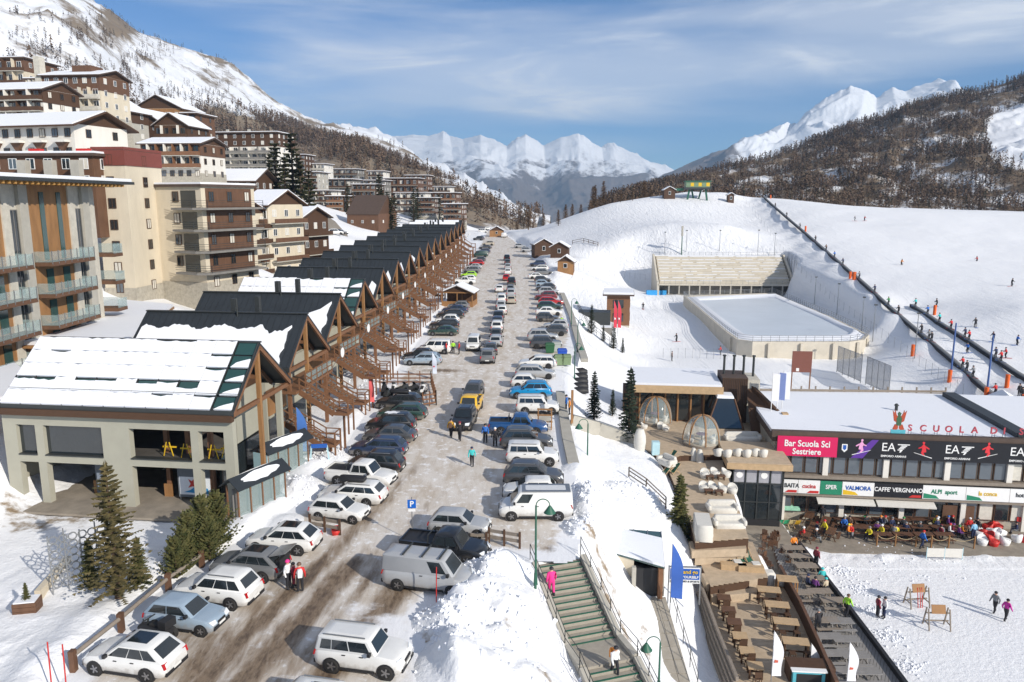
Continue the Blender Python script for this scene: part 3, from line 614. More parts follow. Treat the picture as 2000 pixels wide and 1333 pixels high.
def person(loc,pose,jacket,trousers,heading,label,hat='black',group=None,scale=1.0,skis=False,poles=False,pack=None):
    global HELM
    if pose not in PEOPLE:PEOPLE[pose]=person_mesh(pose)
    o=obj('person',PEOPLE[pose],None,None,loc,R(heading));o.scale=(scale,)*3
    for i,c in enumerate((PC[jacket],PC[trousers],None,(.025,.025,.03))):
        s=o.material_slots[i];s.link='OBJECT';s.material=M['skin']if c is None else paint(c,.75)
    if HELM is None:
        HELM=MB().sphere((0,0,0),.135,10,6,sz=.95);q=[(x,y,max(z,-.03))for x,y,z in HELM.v];HELM.v=q;HELM=HELM.mesh('helmet');HELM.materials.append(M['black'])
    dz=-.44 if pose == 'sit' else (-.10 if pose == 'ski' else 0);lx={'ski':.14,'walk':.05,'sit':.06,'stand':0,'carry':.02}[pose]
    h=obj('helmet',HELM,None,o,(lx+.01,0,1.63+dz));h.material_slots[0].link='OBJECT';h.material_slots[0].material=paint(PC[hat],.5)
    tag(o,label,'person',group)
    mw=Matrix.Translation(loc)@ Matrix.Rotation(R(heading),4,'Z')
    if pack:obj('backpack',MB().loft([[(-.16-a,y*w,z)for y,z in ((.15,1.0),(.16,1.3),(.1,1.45),(-.1,1.45),(-.16,1.3),(-.15,1.0))]for a,w in ((0,1),(.12,.95),(.18,.7))]).mesh('backpack'),paint(PC[pack],.8),o)
    if skis:
        for s in (.10,-.10):
            k=MB().beam((-.75,s,.03),(.75,s,.03),.09,.03).beam((.75,s,.03),(.95,s,.12),.08,.025).build('ski',paint((.5,.05,.05)if len(label)% 2 else (.1,.2,.5),.4),None,loc,R(heading))
            k.scale=(scale,)*3;PAIRS.append((k,label,s))
    if poles:
        for s in (.33,-.33):obj('ski_pole',MB().cyl((.45,s,1.02),(-.1,s*1.25,.02),.012,n=5).mesh('ski_pole'),M['steel'],o)
    return o
PAIRS=[]
def finish_skis():
    for k,lab,s in PAIRS:tag(k,('left' if s >0 else 'right')+' ski under the '+' '.join(lab.split()[:12]),'ski','skis worn by people')
def build_people():
    Rd=lambda x,y:roadpt(x,y)
    person(Rd(881,856),'walk','gold','black',80,'person in a gold jacket with dark backpack walking up the road',pack='brown')
    person(Rd(898,862),'walk','black','black',80,'person in black walking just right of the one in gold',hat='burgundy')
    person(Rd(948,866),'stand','blue','black',-100,'person in a blue jacket standing by the blue pickup')
    person(Rd(967,874),'stand','black','black',90,'person in black with pale cap by the dark SUV',hat='white')
    person(Rd(922,911),'walk','turquoise','black',-90,'child in turquoise jacket walking alone in the road',hat='navy',pack='navy',scale=.93)
    person(Rd(564,1152),'stand','white','black',-20,'person in a white jacket and pink hat by the open tailgate',hat='pink')
    person(Rd(587,1158),'stand','red','black',110,'person in a red jacket with back to the road by the open tailgate',hat='brown',pack='white')
    person(Rd(574,1148),'carry','burgundy','burgundy',0,'small figure in burgundy between the white and red jackets',scale=.85)
    for i,(x,y,c)in enumerate([(872,693,'red'),(885,692,'lime'),(897,693,'red')]):person(Rd(x,y),'stand',c,'black',90*i,f'person in {c} jacket, {["left", "middle", "right"][i]} of three beside the white vans',group='people by the vans')
    person(Rd(1097,640),'walk','lime','black',90,'person in lime vest walking beside the right car row',hat='white')
    for i,(x,y,c)in enumerate([(1106,805,'blue'),(1112,812,'orange')]):person(roadpt(x,y),'stand',c,'black',180,f'person in {c} standing beside the sign post at the road edge')
    person(roadpt(640,1008),'sit','purple','black',-20,'person in purple sitting beside the white hatchback',hat='pink')
    person(roadpt(652,1006),'sit','brown','black',-20,'person in brown crouching beside the white hatchback',hat='beige')
    # stairs and walkway
    STP=lambda t:ST_A.lerp(ST_B,t)
    p=STP(.34);person(P(1077,1164,-1.2),'walk','pink','pink',100,'person all in hot pink at the left of the green-edged steps',hat='black')
    person(P(1200,1322,-2.85),'walk','white','black',-60,'person in white and black carrying skis at the bottom of the steps',hat='black',pack='orange')
    # snow field
    N=Vector((0,0,.02));F=lambda x,y:G(x,y)
    person(P(1713,1206,Z_PLAZA),'stand','burgundy','black',0,'person in burgundy with arm round another on the snow',hat='black')
    person(P(1726,1208,Z_PLAZA),'stand','white','navy',180,'person in white jacket beside the burgundy jacket',hat='black')
    person(P(1942,1197,Z_PLAZA),'walk','grey','black',200,'person in grey walking across the snow at the right',hat='black')
    person(P(1963,1213,Z_PLAZA),'walk','magenta','black',20,'person in magenta walking beside the one in grey',hat='black')
    # grey deck
    person(P(1597,1236,Z_GREY),'walk','black','black',100,'person in black ski suit on the grey terrace',hat='grey')
    person(P(1653,1205,Z_GREY),'walk','lime','black',30,'person in a lime vest on the grey terrace',hat='brown')
    person(P(1593,1108,Z_GREY),'stand','burgundy','black',30,'person in burgundy at the edge of the grey terrace',hat='burgundy')
    person(P(1549,1072,Z_GREY),'sit','orange','black',-90,'person in orange seated at the first grey table')
    for i,(x,y,c,h)in enumerate([(1575,1152,'navy','navy'),(1590,1158,'purple','black'),(1605,1140,'turquoise','turquoise'),(1613,1160,'beige','turquoise')]):person(P(x,y,Z_GREY),'sit',c,'black',40*i,f'person in {c} seated among the grey picnic tables',hat=h,group='people on the grey terrace')
    # plaza
    pl=[(1570,1055,'red','sit'),(1610,1050,'yellow','walk'),(1596,1045,'navy','sit'),(1605,1020,'black','stand'),(1618,1014,'yellow','sit'),(1672,1018,'red','sit'),(1668,1008,'turquoise','sit'),(1722,1000,'turquoise','sit'),(1698,1054,'yellow','sit'),(1722,1050,'yellow','sit'),(1712,1044,'purple','sit'),(1768,1046,'navy','sit'),(1784,1004,'black','stand'),(1782,1008,'orange','sit'),(1800,1072,'blue','walk'),(1796,1045,'black','sit'),(1852,1026,'red','sit'),(1852,1048,'white','sit'),(1860,1032,'black','sit'),(1884,1020,'red','stand'),(1900,1054,'light blue','stand'),(1906,1046,'black','stand'),(1892,1036,'red','sit'),(1934,1018,'green','sit'),(1982,1000,'burgundy','stand'),(1996,1012,'navy','stand'),(1985,1045,'navy','sit'),(1740,1035,'navy','sit'),(1650,1030,'black','sit'),(1690,1030,'black','sit'),(1755,1020,'brown','sit'),(1830,1038,'navy','sit'),(1592,1058,'black','sit')]
    rnd=random.Random(9)
    for i,(x,y,c,po)in enumerate(pl):
        person(P(x,y,Z_PLAZA),po,c,rnd.choice(['black','navy','grey','black']),rnd.choice([0,90,180,270])+rnd.uniform(-30,30),f'{"seated" if po == "sit" else "standing"} person in {c}, {ORD[i]} from the left part of the ski school terrace',hat=rnd.choice(['black','white','navy','grey','red']),group='people on the ski school terrace')
    # skiers
    sk=[(1322,668,'black','ski'),(1408,694,'red','ski'),(1256,605,'black','ski'),(1908,514,'red','ski'),(1670,432,'black','ski'),(1688,432,'red','ski'),(1985,675,'blue','ski'),(1312,706,'brown','stand'),(1940,668,'navy','ski'),(1965,700,'red','ski'),(1905,640,'black','ski'),(1890,690,'blue','ski'),(1830,600,'black','ski'),(1760,520,'orange','ski'),(1975,560,'black','ski')]
    for i,(x,y,c,po)in enumerate(sk):person(F(x,y),po,c,'black',[200,160,90,190,170,20,0,0][i % 8],f'lone skier in {c} on the snow, {ORD[i]} of those skiing free',skis=po == 'ski',poles=po == 'ski',group='skiers on the slopes')
    c1=[(1513,405),(1532,424),(1550,446),(1571,472),(1590,490),(1603,504),(1620,518),(1646,545),(1680,572),(1706,597),(1726,614),(1772,652),(1788,664),(1797,668),(1857,722),(1877,727),(1894,738),(1948,774)]
    cs=['black','black','grey','black','brown','blue','navy','grey','navy','green','black','black','grey','black','red','black','grey','red']
    for i,(x,y)in enumerate(c1):
        p=on_belt(BELT1,y);person(p,'ski',cs[i],'black',BELT_H,f'skier in {cs[i]} riding the long moving carpet, {ORD[i]} from the top',skis=True,group='skiers on the long carpet')
    c2=[(1788,600),(1812,615),(1832,630),(1857,645),(1876,660),(1885,665),(1955,707),(1944,700)]
    cs=['turquoise','blue','turquoise','red','navy','red','red','navy']
    for i,(x,y)in enumerate(c2):
        p=on_belt(BELT2,y);person(p,'ski',cs[i],'black',BELT_H,f'skier in {cs[i]} on the short moving carpet, {ORD[i]} counted',skis=True,group='skiers on the short carpet')
    for i,(x,y,c)in enumerate([(1442,382,'black'),(1458,382,'magenta'),(1476,384,'blue'),(1482,384,'turquoise'),(1494,384,'orange')]):person(F(x,y),'stand',c,'black',60*i,f'tiny person in {c} on the hilltop by the carpet end',group='people on the hilltop')
    for i,(x,y)in enumerate([(1990,775),(1996,782)]):person(F(x,y),'stand','black','black',90,f'person in black by the hut at the right edge, {["left", "right"][i]} one')

for _p in ('stand','walk','ski','sit','carry'):PEOPLE[_p]=person_mesh(_p)
# ================================================================== trees
def needle_material(name,a,c):
    m=bpy.data.materials.new(name);m.use_nodes=True;nt=m.node_tree;b=nt.nodes['Principled BSDF'];b.inputs['Roughness'].default_value=.8;b.inputs['Specular IOR Level'].default_value=.15
    tc=nd(nt,'ShaderNodeTexCoord');n=nd(nt,'ShaderNodeTexNoise');n.inputs['Scale'].default_value=2.2;n.inputs['Detail'].default_value=5;nt.links.new(tc.outputs['Object'],n.inputs['Vector'])
    cr=nd(nt,'ShaderNodeValToRGB');nt.links.new(n.outputs[0],cr.inputs[0]);cr.color_ramp.elements[0].position=.35;cr.color_ramp.elements[1].position=.68;cr.color_ramp.elements[0].color=(*a,1);cr.color_ramp.elements[1].color=(*c,1)
    nt.links.new(cr.outputs[0],b.inputs['Base Color']);return m
M['spruce']=needle_material('spruce_needles',(.05,.048,.02),(.19,.15,.068))
M['spruce_far']=needle_material('spruce_needles_far',(.02,.028,.012),(.075,.07,.032))
M['spruce_dark']=needle_material('spruce_needles_dark',(.015,.024,.018),(.045,.06,.04))
M['shrub']=needle_material('shrub_needles',(.04,.055,.02),(.16,.145,.055))
M['larch']=needle_material('larch_twigs',(.11,.07,.04),(.22,.14,.08))
def spruce_meshes(h,r,seed,whorls=22,perb=9,seg=6,blade=.16,droop=.35,p0=.08):
    rnd=random.Random(seed);v,f=[],[]
    for w in range(whorls):
        t=p0+(1-p0)*(w/whorls)** .92;z0=h*t;rr=r*(1-t)** .85*(.82+.36*rnd.random())+.05
        nb=max(4,int(perb*(1-t*.55)))
        for b in range(nb):
            a=6.283*(b+rnd.random()*.8)/nb;L_=rr*(.65+.5*rnd.random());ca,sa=math.cos(a),math.sin(a);up=.15+.25*t
            for s in range(seg):
                k=(s+.35+.5*rnd.random())/seg;d=L_*k;z=z0+d*up-droop*L_*k*k;bw=blade*(1.25-.6*k)*(.7+.6*rnd.random())
                for side in (-1,1):
                    o=len(v);c0=(ca*d,sa*d,z);ox,oy=-sa*side,ca*side
                    v += [c0,(c0[0]+ox*bw*1.5+ca*bw*.8,c0[1]+oy*bw*1.5+sa*bw*.8,z-bw*(.3+.5*rnd.random())),(c0[0]+ca*bw*1.8,c0[1]+sa*bw*1.8,z-bw*.25+bw*.3*rnd.random())]
                    f.append((o,o+1,o+2))
                if rnd.random()<.6:
                    o=len(v);v += [(ca*d,sa*d,z),(ca*(d+bw),sa*(d+bw),z-bw*.9),(ca*(d-bw*.4),sa*(d-bw*.4),z-bw*1.4)];f.append((o,o+1,o+2))
    for i in range(10):   # leader
        a=rnd.random()*6.28;z=h*(.95+.06*rnd.random());o=len(v);v += [(0,0,z+.1),(math.cos(a)*.12,math.sin(a)*.12,z-.15),(math.cos(a+1)*.1,math.sin(a+1)*.1,z-.2)];f.append((o,o+1,o+2))
    me=np_mesh('crown',np.array(v),np.array(f),False)
    tr=MB().cyl((0,0,-.3),(0,0,h*.55),h*.022+.02,h*.012,8,cap=False).cyl((0,0,h*.55),(0,0,h),h*.012,.01,6,cap=False).mesh('trunk')
    return me,tr
TREES={}
def tree(kind,loc,scale,rz,label,group,cat='tree',name='spruce_tree',lean=0):
    if kind not in TREES:
        a={'big':(7.6,2.15,1,24,9,9,.13,.2),'bush':(2.9,1.25,6,13,11,8,.105,-.55,.02),'med':(6,1.5,2,22,10,6,.15,.3),'slim':(5.2,.85,3,20,9,5,.13,.5),'far':(20,4.2,4,17,8,4,.62),'far2':(20,3.4,5,18,7,4,.55),'larch':(11,2.6,8,20,8,5,.26,.05,.15)}[kind]
        TREES[kind]=spruce_meshes(*a)
    me,tr=TREES[kind];mk={'big':'spruce','bush':'shrub','med':'shrub','slim':'spruce_dark','far':'spruce_far','far2':'spruce_far','larch':'larch'}[kind]
    r=empty(name,loc,rz,label,cat,group);r.scale=(scale,)*3
    obj('trunk',tr,M['bark'],r);obj('crown',me,M[mk],r);return r
# ================================================================== generic apartment block
WINM={}
def window_mesh(w,h,mull=True):
    k=(round(w,2),round(h,2),mull)
    if k not in WINM:
        m=MB();t=.07
        m.b2((-w/2,-.05,-h/2),(w/2,.06,-h/2+t)).b2((-w/2,-.05,h/2-t),(w/2,.06,h/2)).b2((-w/2,-.05,-h/2+t),(-w/2+t,.06,h/2-t)).b2((w/2-t,-.05,-h/2+t),(w/2,.06,h/2-t))
        if mull:m.b2((-t/2,-.045,-h/2+t),(t/2,.06,h/2-t))
        p=MB().b2((-w/2+t,-.02,-h/2+t),(w/2-t,.04,h/2-t))
        WINM[k]=(m.mesh('window'),p.mesh('pane'))
    return WINM[k]
def add_window(parent,loc,rz,w,h,frame='white_paint',glass='glass',mull=True):
    a,b=window_mesh(w,h,mull);key=(a.name,frame)
    if key not in WINM:
        c=a.copy();c.materials.clear();c.materials.append(M[frame]);WINM[key]=c
    kb=(b.name,glass)
    if kb not in WINM:
        c=b.copy();c.materials.clear();c.materials.append(M[glass]);WINM[kb]=c
    o=obj('window',WINM[key],None,parent,loc,rz);obj('pane',WINM[kb],None,o);return o
def gable_roof(root,w,d,z,rise,oh,axis,rmat,snow,th=.25):
    """ridge along local x ('x') or y ('y'); body spans x -w/2..w/2, y 0..d"""
    parts=[]
    if axis == 'x':
        for s,y0 in ((-1,-oh),(1,d+oh)):
            ym=d/2;k=(z-rise*oh/(d/2));pts=[(-w/2-oh,y0,k),(w/2+oh,y0,k),(w/2+oh,ym,z+rise),(-w/2-oh,ym,z+rise)]
            parts.append(pts if s <0 else pts[::-1])
    else:
        for s in (-1,1):
            k=z-rise*oh/(w/2);pts=[(s*(w/2+oh),-oh,k),(s*(w/2+oh),d+oh,k),(0,d+oh,z+rise),(0,-oh,z+rise)]
            parts.append(pts if s >0 else pts[::-1])
    for pts in parts:
        r=MB().prism(pts,(0,0,th)).build('roof_slope',rmat,root,fix=True)
        if snow:
            a=[Vector(p)for p in pts];c=sum(a,Vector())/4;q=[p+(c-p)*.035+Vector((0,0,th+.004))for p in a]
            MB().prism(q,(0,0,.22)).build('snow_layer','snow',r,fix=True)
    # gable infill
    if axis == 'x':
        for s in (-1,1):MB().prism([(s*w/2,0,z),(s*w/2,d,z),(s*w/2,d/2,z+rise-.02)],(-s*.2,0,0)).build('gable','wood_dark',root,fix=True)
    else:MB().prism([(-w/2,0,z),(w/2,0,z),(0,0,z+rise-.02)],(0,.2,0)).build('gable','wood_dark',root,fix=True)
def block(px0,px1,ytop,ybase,d,depth,label,rz=-6,n=4,cols=5,sidecols=3,wall='cream',upper=None,roof='flat',roofm='roof_brown',snow=True,balc=None,bmat='wood_dark',bslab='concrete',sbalc=False,winf='wood_dark',ww=1.1,wh=1.35,rise=2.5,oh=.9,chim=0,name='apartment_block',skip=(),extra=None,ground='stone'):
    a=D((px0+px1)/2,ybase,d);top=D((px0+px1)/2,ytop,d).z;w=(px1-px0)/FOC*d;h=top-a.z
    root=empty(name,(a.x,a.y,a.z),R(rz),label,'building','buildings of the hillside town')
    fh=h/n;found=6
    MB().b2((-w/2,0,-found),(w/2,depth,h)).build('wall',wall,root)
    if ground:MB().b2((-w/2-.08,-.08,-found),(w/2+.08,depth+.08,fh*.55)).build('plinth',ground,root)
    if upper:
        k,um=upper;MB().b2((-w/2-.12,-.12,h-fh*k),(w/2+.12,depth+.12,h-.05)).build('cladding',um,root)
    for lv in range(n):
        z=lv*fh+fh*.55;off=.15 if (upper and lv >= n-upper[0])else .02
        for c in range(cols):
            if (lv,c)in skip:continue
            x=-w/2+w*(c+.5)/cols;tall=balc and lv in balc
            add_window(root,(x,-off-.06,z-(.12 if tall else 0)),0,min(ww*(1.3 if tall else 1),w/cols*.7),min(wh*(1.35 if tall else 1),fh*.78),winf,['curtain','glass','pane_sky_painted','glass','glass'][(c*7+lv*3+int(px0))% 5])
        for c in range(sidecols):
            y=depth*(c+.5)/sidecols;add_window(root,(w/2+off+.06,y,z),R(90),min(ww,depth/sidecols*.6),min(wh,fh*.7),winf,'curtain' if (c+lv)% 3 == 0 else 'glass')
        if balc and lv in balc and lv >0:
            zf=lv*fh
            b=MB().b2((-w/2+.1,-1.5,zf-.12),(w/2-.1,-.1,zf+.06)).build('balcony',bslab,root)
            rail=MB().b2((-w/2+.1,-1.52,zf+.10),(w/2-.1,-1.42,zf+.95));rail.build('railing',bmat,b)
            for s in (-1,1):MB().b2((s*(w/2-.15),-1.4,zf+.1),(s*(w/2-.15)+.08,-.1,zf+.95)).build('railing',bmat,b)
            for c in range(1,cols):MB().b2((-w/2+w*c/cols-.06,-1.4,zf+.08),(-w/2+w*c/cols+.06,-.1,zf+fh-.15)).build('partition',wall if c % 2 else bmat,b)
        if sbalc and lv >0:
            zf=lv*fh;b=MB().b2((w/2+.1,.3,zf-.12),(w/2+1.4,depth-.3,zf+.06)).build('balcony',bslab,root)
            MB().b2((w/2+1.34,.3,zf+.1),(w/2+1.44,depth-.3,zf+.95)).build('railing',bmat,b)
    if roof == 'flat':
        r=MB().b2((-w/2-oh,-oh,h),(w/2+oh,depth+oh,h+.35)).build('roof',roofm,root)
        if snow:MB().b2((-w/2-oh+.15,-oh+.15,h+.354),(w/2+oh-.15,depth+oh-.15,h+.6)).build('snow_layer','snow',r)
    else:gable_roof(root,w,depth,h,rise,oh,roof[-1],roofm,snow)
    zt=h+(.35 if roof == 'flat' else rise*.5)
    for i in range(chim):
        c=MB().b2((-w*.3+i*w*.3,depth*.4,zt-.3),(-w*.3+i*w*.3+.9,depth*.4+.9,zt+1.7)).build('chimney','concrete',root);MB().b2((-w*.3+i*w*.3-.1,depth*.4-.1,zt+1.7),(-w*.3+i*w*.3+1.0,depth*.4+1.0,zt+1.85)).build('chimney_cap','steel',c)
    if extra:extra(root,w,h,fh,depth)
    return root
def build_town():
    B=block
    B(-60,58,118,190,225,14,'dark timber-fronted block highest at the top left corner',n=3,cols=6,wall='cream',upper=(1,'wood_brown'),balc=(1,2),bmat='wood_dark',winf='white_paint')
    B(88,205,150,240,190,12,'cream block with timber attic and a tall chimney below the snowy mountain',n=4,cols=6,upper=(1.3,'wood_brown'),balc=(1,2),bmat='stone_pale',bslab='stone_pale',roof='x',rise=1.6,winf='white_paint',chim=0,
      extra=lambda r,w,h,fh,dp:(MB().b2((-w/2-1.6,-.5,-4),(-w/2-.1,1.6,h+4.5)).build('chimney','stone_pale',r),MB().b2((-1.5,3,h),(3.5,8,h+2.8)).build('penthouse','wood_brown',r)))
    B(-50,100,178,262,172,11,'dark balconied block with white columns at the left edge',rz=-10,n=4,cols=6,wall='white',balc=(1,2,3),bmat='wood_dark',roof='x',rise=2.0,upper=(1.2,'wood_dark'))
    B(105,166,205,300,196,12,'dark wooden house beside the grey gabled block',n=4,cols=3,wall='wood_dark',roof='x',rise=2.6,winf='white_paint',sidecols=2)
    B(160,243,215,312,200,13,'grey and white gabled block with dark timber top',n=5,cols=4,wall='concrete',upper=(1.2,'wood_dark'),roof='y',rise=3.4,balc=(2,3),bmat='wood_dark',winf='white_paint',sidecols=2)
    B(266,362,214,290,250,14,'wide gabled chalet block with shallow snowy roof under the mountain',n=3,cols=5,wall='cream',upper=(1,'wood_orange'),roof='y',rise=4.0,winf='white_paint',balc=(1,))
    B(252,320,240,315,222,12,'dark gabled house left of a white gabled house',n=3,cols=3,wall='wood_dark',roof='y',rise=3.4,winf='white_paint')
    B(306,372,246,318,215,12,'white and grey gabled house beside the dark gabled house',n=3,cols=4,wall='white',upper=(1,'wood_dark'),roof='y',rise=3.0,winf='wood_dark',balc=(1,2))
    B(362,388,225,300,240,12,'narrow brown balconied building at the end of the gabled houses',n=5,cols=2,wall='wood_brown',balc=(1,2,3,4),sidecols=2)
    # long white block with a stepped snowy roof
    def zig(r,w,h,fh,dp):
        for i in range(5):
            x=-w/2+w*(i+.5)/5;MB().b2((x-1.3,-1.2,h*.52),(x+1.3,-.05,h*.58)).build('balcony','white',r)
            MB().prism([(x-1.2,-.03,h*.52),(x+1.2,-.03,h*.52),(x,-.03,h*.25)],(0,-.5,0)).build('bracket','wood_brown',r,fix=True)
    B(-90,172,246,318,128,12,'long off-white block with broad snow-laden roof at the left',rz=-14,n=2,cols=9,wall='white',roof='x',rise=2.2,oh=1.4,winf='wood_dark',extra=zig,sidecols=2,roofm='wood_dark')
    B(-60,192,306,372,98,12,'timber-clad attic storey with three concrete chimneys behind the hotel',rz=-4,n=2,cols=7,wall='wood_brown',roof='flat',winf='white_paint',oh=.5,ground=None,
      extra=lambda r,w,h,fh,dp:[MB().b2((x,-2.2,-2),(x+1.1,-1.2,h-.6)).build('chimney','concrete',r)for x in (-w*.02,w*.19,w*.40)]+[MB().b2((x,-.2,h+.1),(x+1.4,.8,h+.9)).build('roof_hatch','red',r)for x in (w*.0,w*.38)])
    # red-topped stair tower and stepped cream block
    B(207,268,296,585,102,9,'cream stair tower with a rust-red top',rz=-4,n=7,cols=1,sidecols=1,wall='cream',upper=(.72,'red_rust'),roof='flat',roofm='red_rust',snow=False,oh=.15,ww=1.0,wh=1.3)
    B(278,398,282,352,180,12,'brown-balconied block with rounded snowy roof behind the cream tower',n=3,cols=7,wall='white',upper=(1,'wood_brown'),balc=(1,2),bmat='wood_red',roof='x',rise=1.5,winf='wood_dark')
    def corner(r,w,h,fh,dp):
        # wooden east side with wrap-round balconies
        MB().b2((w/2+.01,.8,fh*.9),(w/2+.05,dp-.8,h-.2)).build('cladding','wood_brown',r)
        for lv in range(1,5):
            zf=lv*fh+.1
            b=MB().prism([(w*.12,-.1,zf),(w*.12,-1.0,zf),(w/2-.3,-1.5,zf),(w/2+1.5,-.6,zf),(w/2+1.7,dp-.3,zf),(w/2+.05,dp-.3,zf),(w/2+.05,-.1,zf)],(0,0,-.28)).build('balcony','concrete_dark',r,fix=True)
            pts=[(w*.12,-1.0),(w/2-.3,-1.5),(w/2+1.5,-.6),(w/2+1.7,dp-.3)]
            for (x0,y0),(x1,y1)in zip(pts[:-1],pts[1:]):
                for hh in (.35,.65,.95):MB().beam((x0,y0,zf+hh),(x1,y1,zf+hh),.05,.05).build('rail','steel',b)
                MB().beam((x1,y1,zf),(x1,y1,zf+1),.06,.06).build('post','steel',b)
            MB().b2((w*.2,-.04,zf+.05),(w*.42,.0,zf+fh*.8)).build('balcony_door','glass',r)
    B(262,422,366,572,108,11,'tall cream corner block with dark wrap-round balconies',rz=-20,n=5,cols=4,sidecols=3,wall='cream',roof='flat',oh=.35,winf='wood_dark',ww=1.0,wh=1.4,skip=[(l,c)for l in range(5)for c in (1,3)]+[(0,c)for c in range(4)],extra=corner)
    B(398,548,262,352,285,16,'large white block with dark mansard top and grey balcony rows',rz=-8,n=7,cols=8,wall='white',upper=(2,'wood_dark'),balc=(1,2,3,4),bmat='concrete_dark',winf='white_paint',sidecols=4,chim=2)
    B(410,500,352,400,195,12,'brown timber chalet with snowy roof behind the cream corner block',n=2,cols=4,wall='wood_dark',roof='x',rise=2.6,oh=1.3,winf='white_paint')
    B(425,470,418,572,146,10,'narrow cream house with brown balconies next to the corner block',rz=-18,n=5,cols=3,sidecols=3,wall='cream',roof='x',rise=2.0,balc=(1,2,3,4),bmat='wood_dark',sbalc=True,winf='white_paint',roofm='wood_dark')
    B(478,536,400,548,154,11,'cream house with brown balconies and skylights in its snowy roof',rz=-22,n=4,cols=3,sidecols=3,wall='cream',roof='x',rise=2.6,balc=(1,2,3),bmat='wood_brown',sbalc=True,winf='white_paint',roofm='wood_dark')
    B(540,598,425,535,166,10,'dark timber house with white-posted ground floor beside the spruces',rz=-20,n=3,cols=3,sidecols=3,wall='wood_dark',roof='x',rise=2.0,balc=(1,2),bmat='wood_dark',sbalc=True,winf='white_paint',chim=1,ground='white')
    B(676,742,418,452,262,16,'plain brown barn with a big steep roof',rz=-14,n=1,cols=3,sidecols=2,wall='wood_brown',roof='x',rise=6.0,oh=.3,snow=False,roofm='roof_brown',winf='white_paint',ww=.8,wh=1.0,name='barn',ground=None)
    for i,a in enumerate([(628,690,352,402,360,'flat dark block behind the tall spruces'),(690,735,362,398,340,'low brown block with red panels behind the barn'),(752,818,350,392,420,'balconied brown block right of the barn'),(772,832,378,415,395,'long white-balconied block above the chalet row'),(836,892,378,418,410,'rust-brown block at the far end of the chalet row'),(720,750,336,360,450,'small white block high behind the barn'),(600,636,322,352,420,'pale block left of the far spruces'),(575,622,338,370,330,'grey flat-roofed block just behind the spruce clump'),(642,700,332,362,450,'dark block in the upper far row of the town'),(560,598,304,335,410,'white block on the slope beside the big mansard block'),(792,836,344,372,470,'brown flat block highest at the far end of the town'),(848,880,366,392,470,'small pale block at the far right end of the town'),(640,672,385,415,300,'dark low house between spruces and barn'),(206,262,240,296,232,'small dark balconied house between the gabled blocks'),(58,104,158,205,208,'small timber house below the top left block'),(505,562,356,398,262,'brown balconied house left of the tall spruces'),(702,752,354,386,405,'pale balconied block above the barn roof'),(816,850,388,414,372,'small dark house near the end of the chalet row'),(866,902,400,428,352,'small rust house beside the last chalet roofs'),(612,650,374,404,318,'white house right of the tall spruces')]):
        B(a[0],a[1],a[2],a[3]+12,a[4],14,a[5],n=4,cols=5,sidecols=3,wall=['concrete_dark','wood_dark','wood_brown','white','wood_brown','white','white','concrete'][i % 8],balc=(1,2,3),bmat=['wood_dark','wood_brown','wood_brown','wood_dark','wood_red','wood_dark','concrete','wood_dark'][i % 8],winf='white_paint')
M['red_rust']=mat('rust_red_metal',(.19,.052,.038),.6,var=.12)
M['pane_sky_painted']=mat('pane_sky_painted',(.09,.11,.13),.05,var=0,spec=1.0)  # paler blue-grey base puts reflected sky into the glass colour
M['soffit']=mat('orange_soffit',(.45,.24,.07),.6,var=.15)
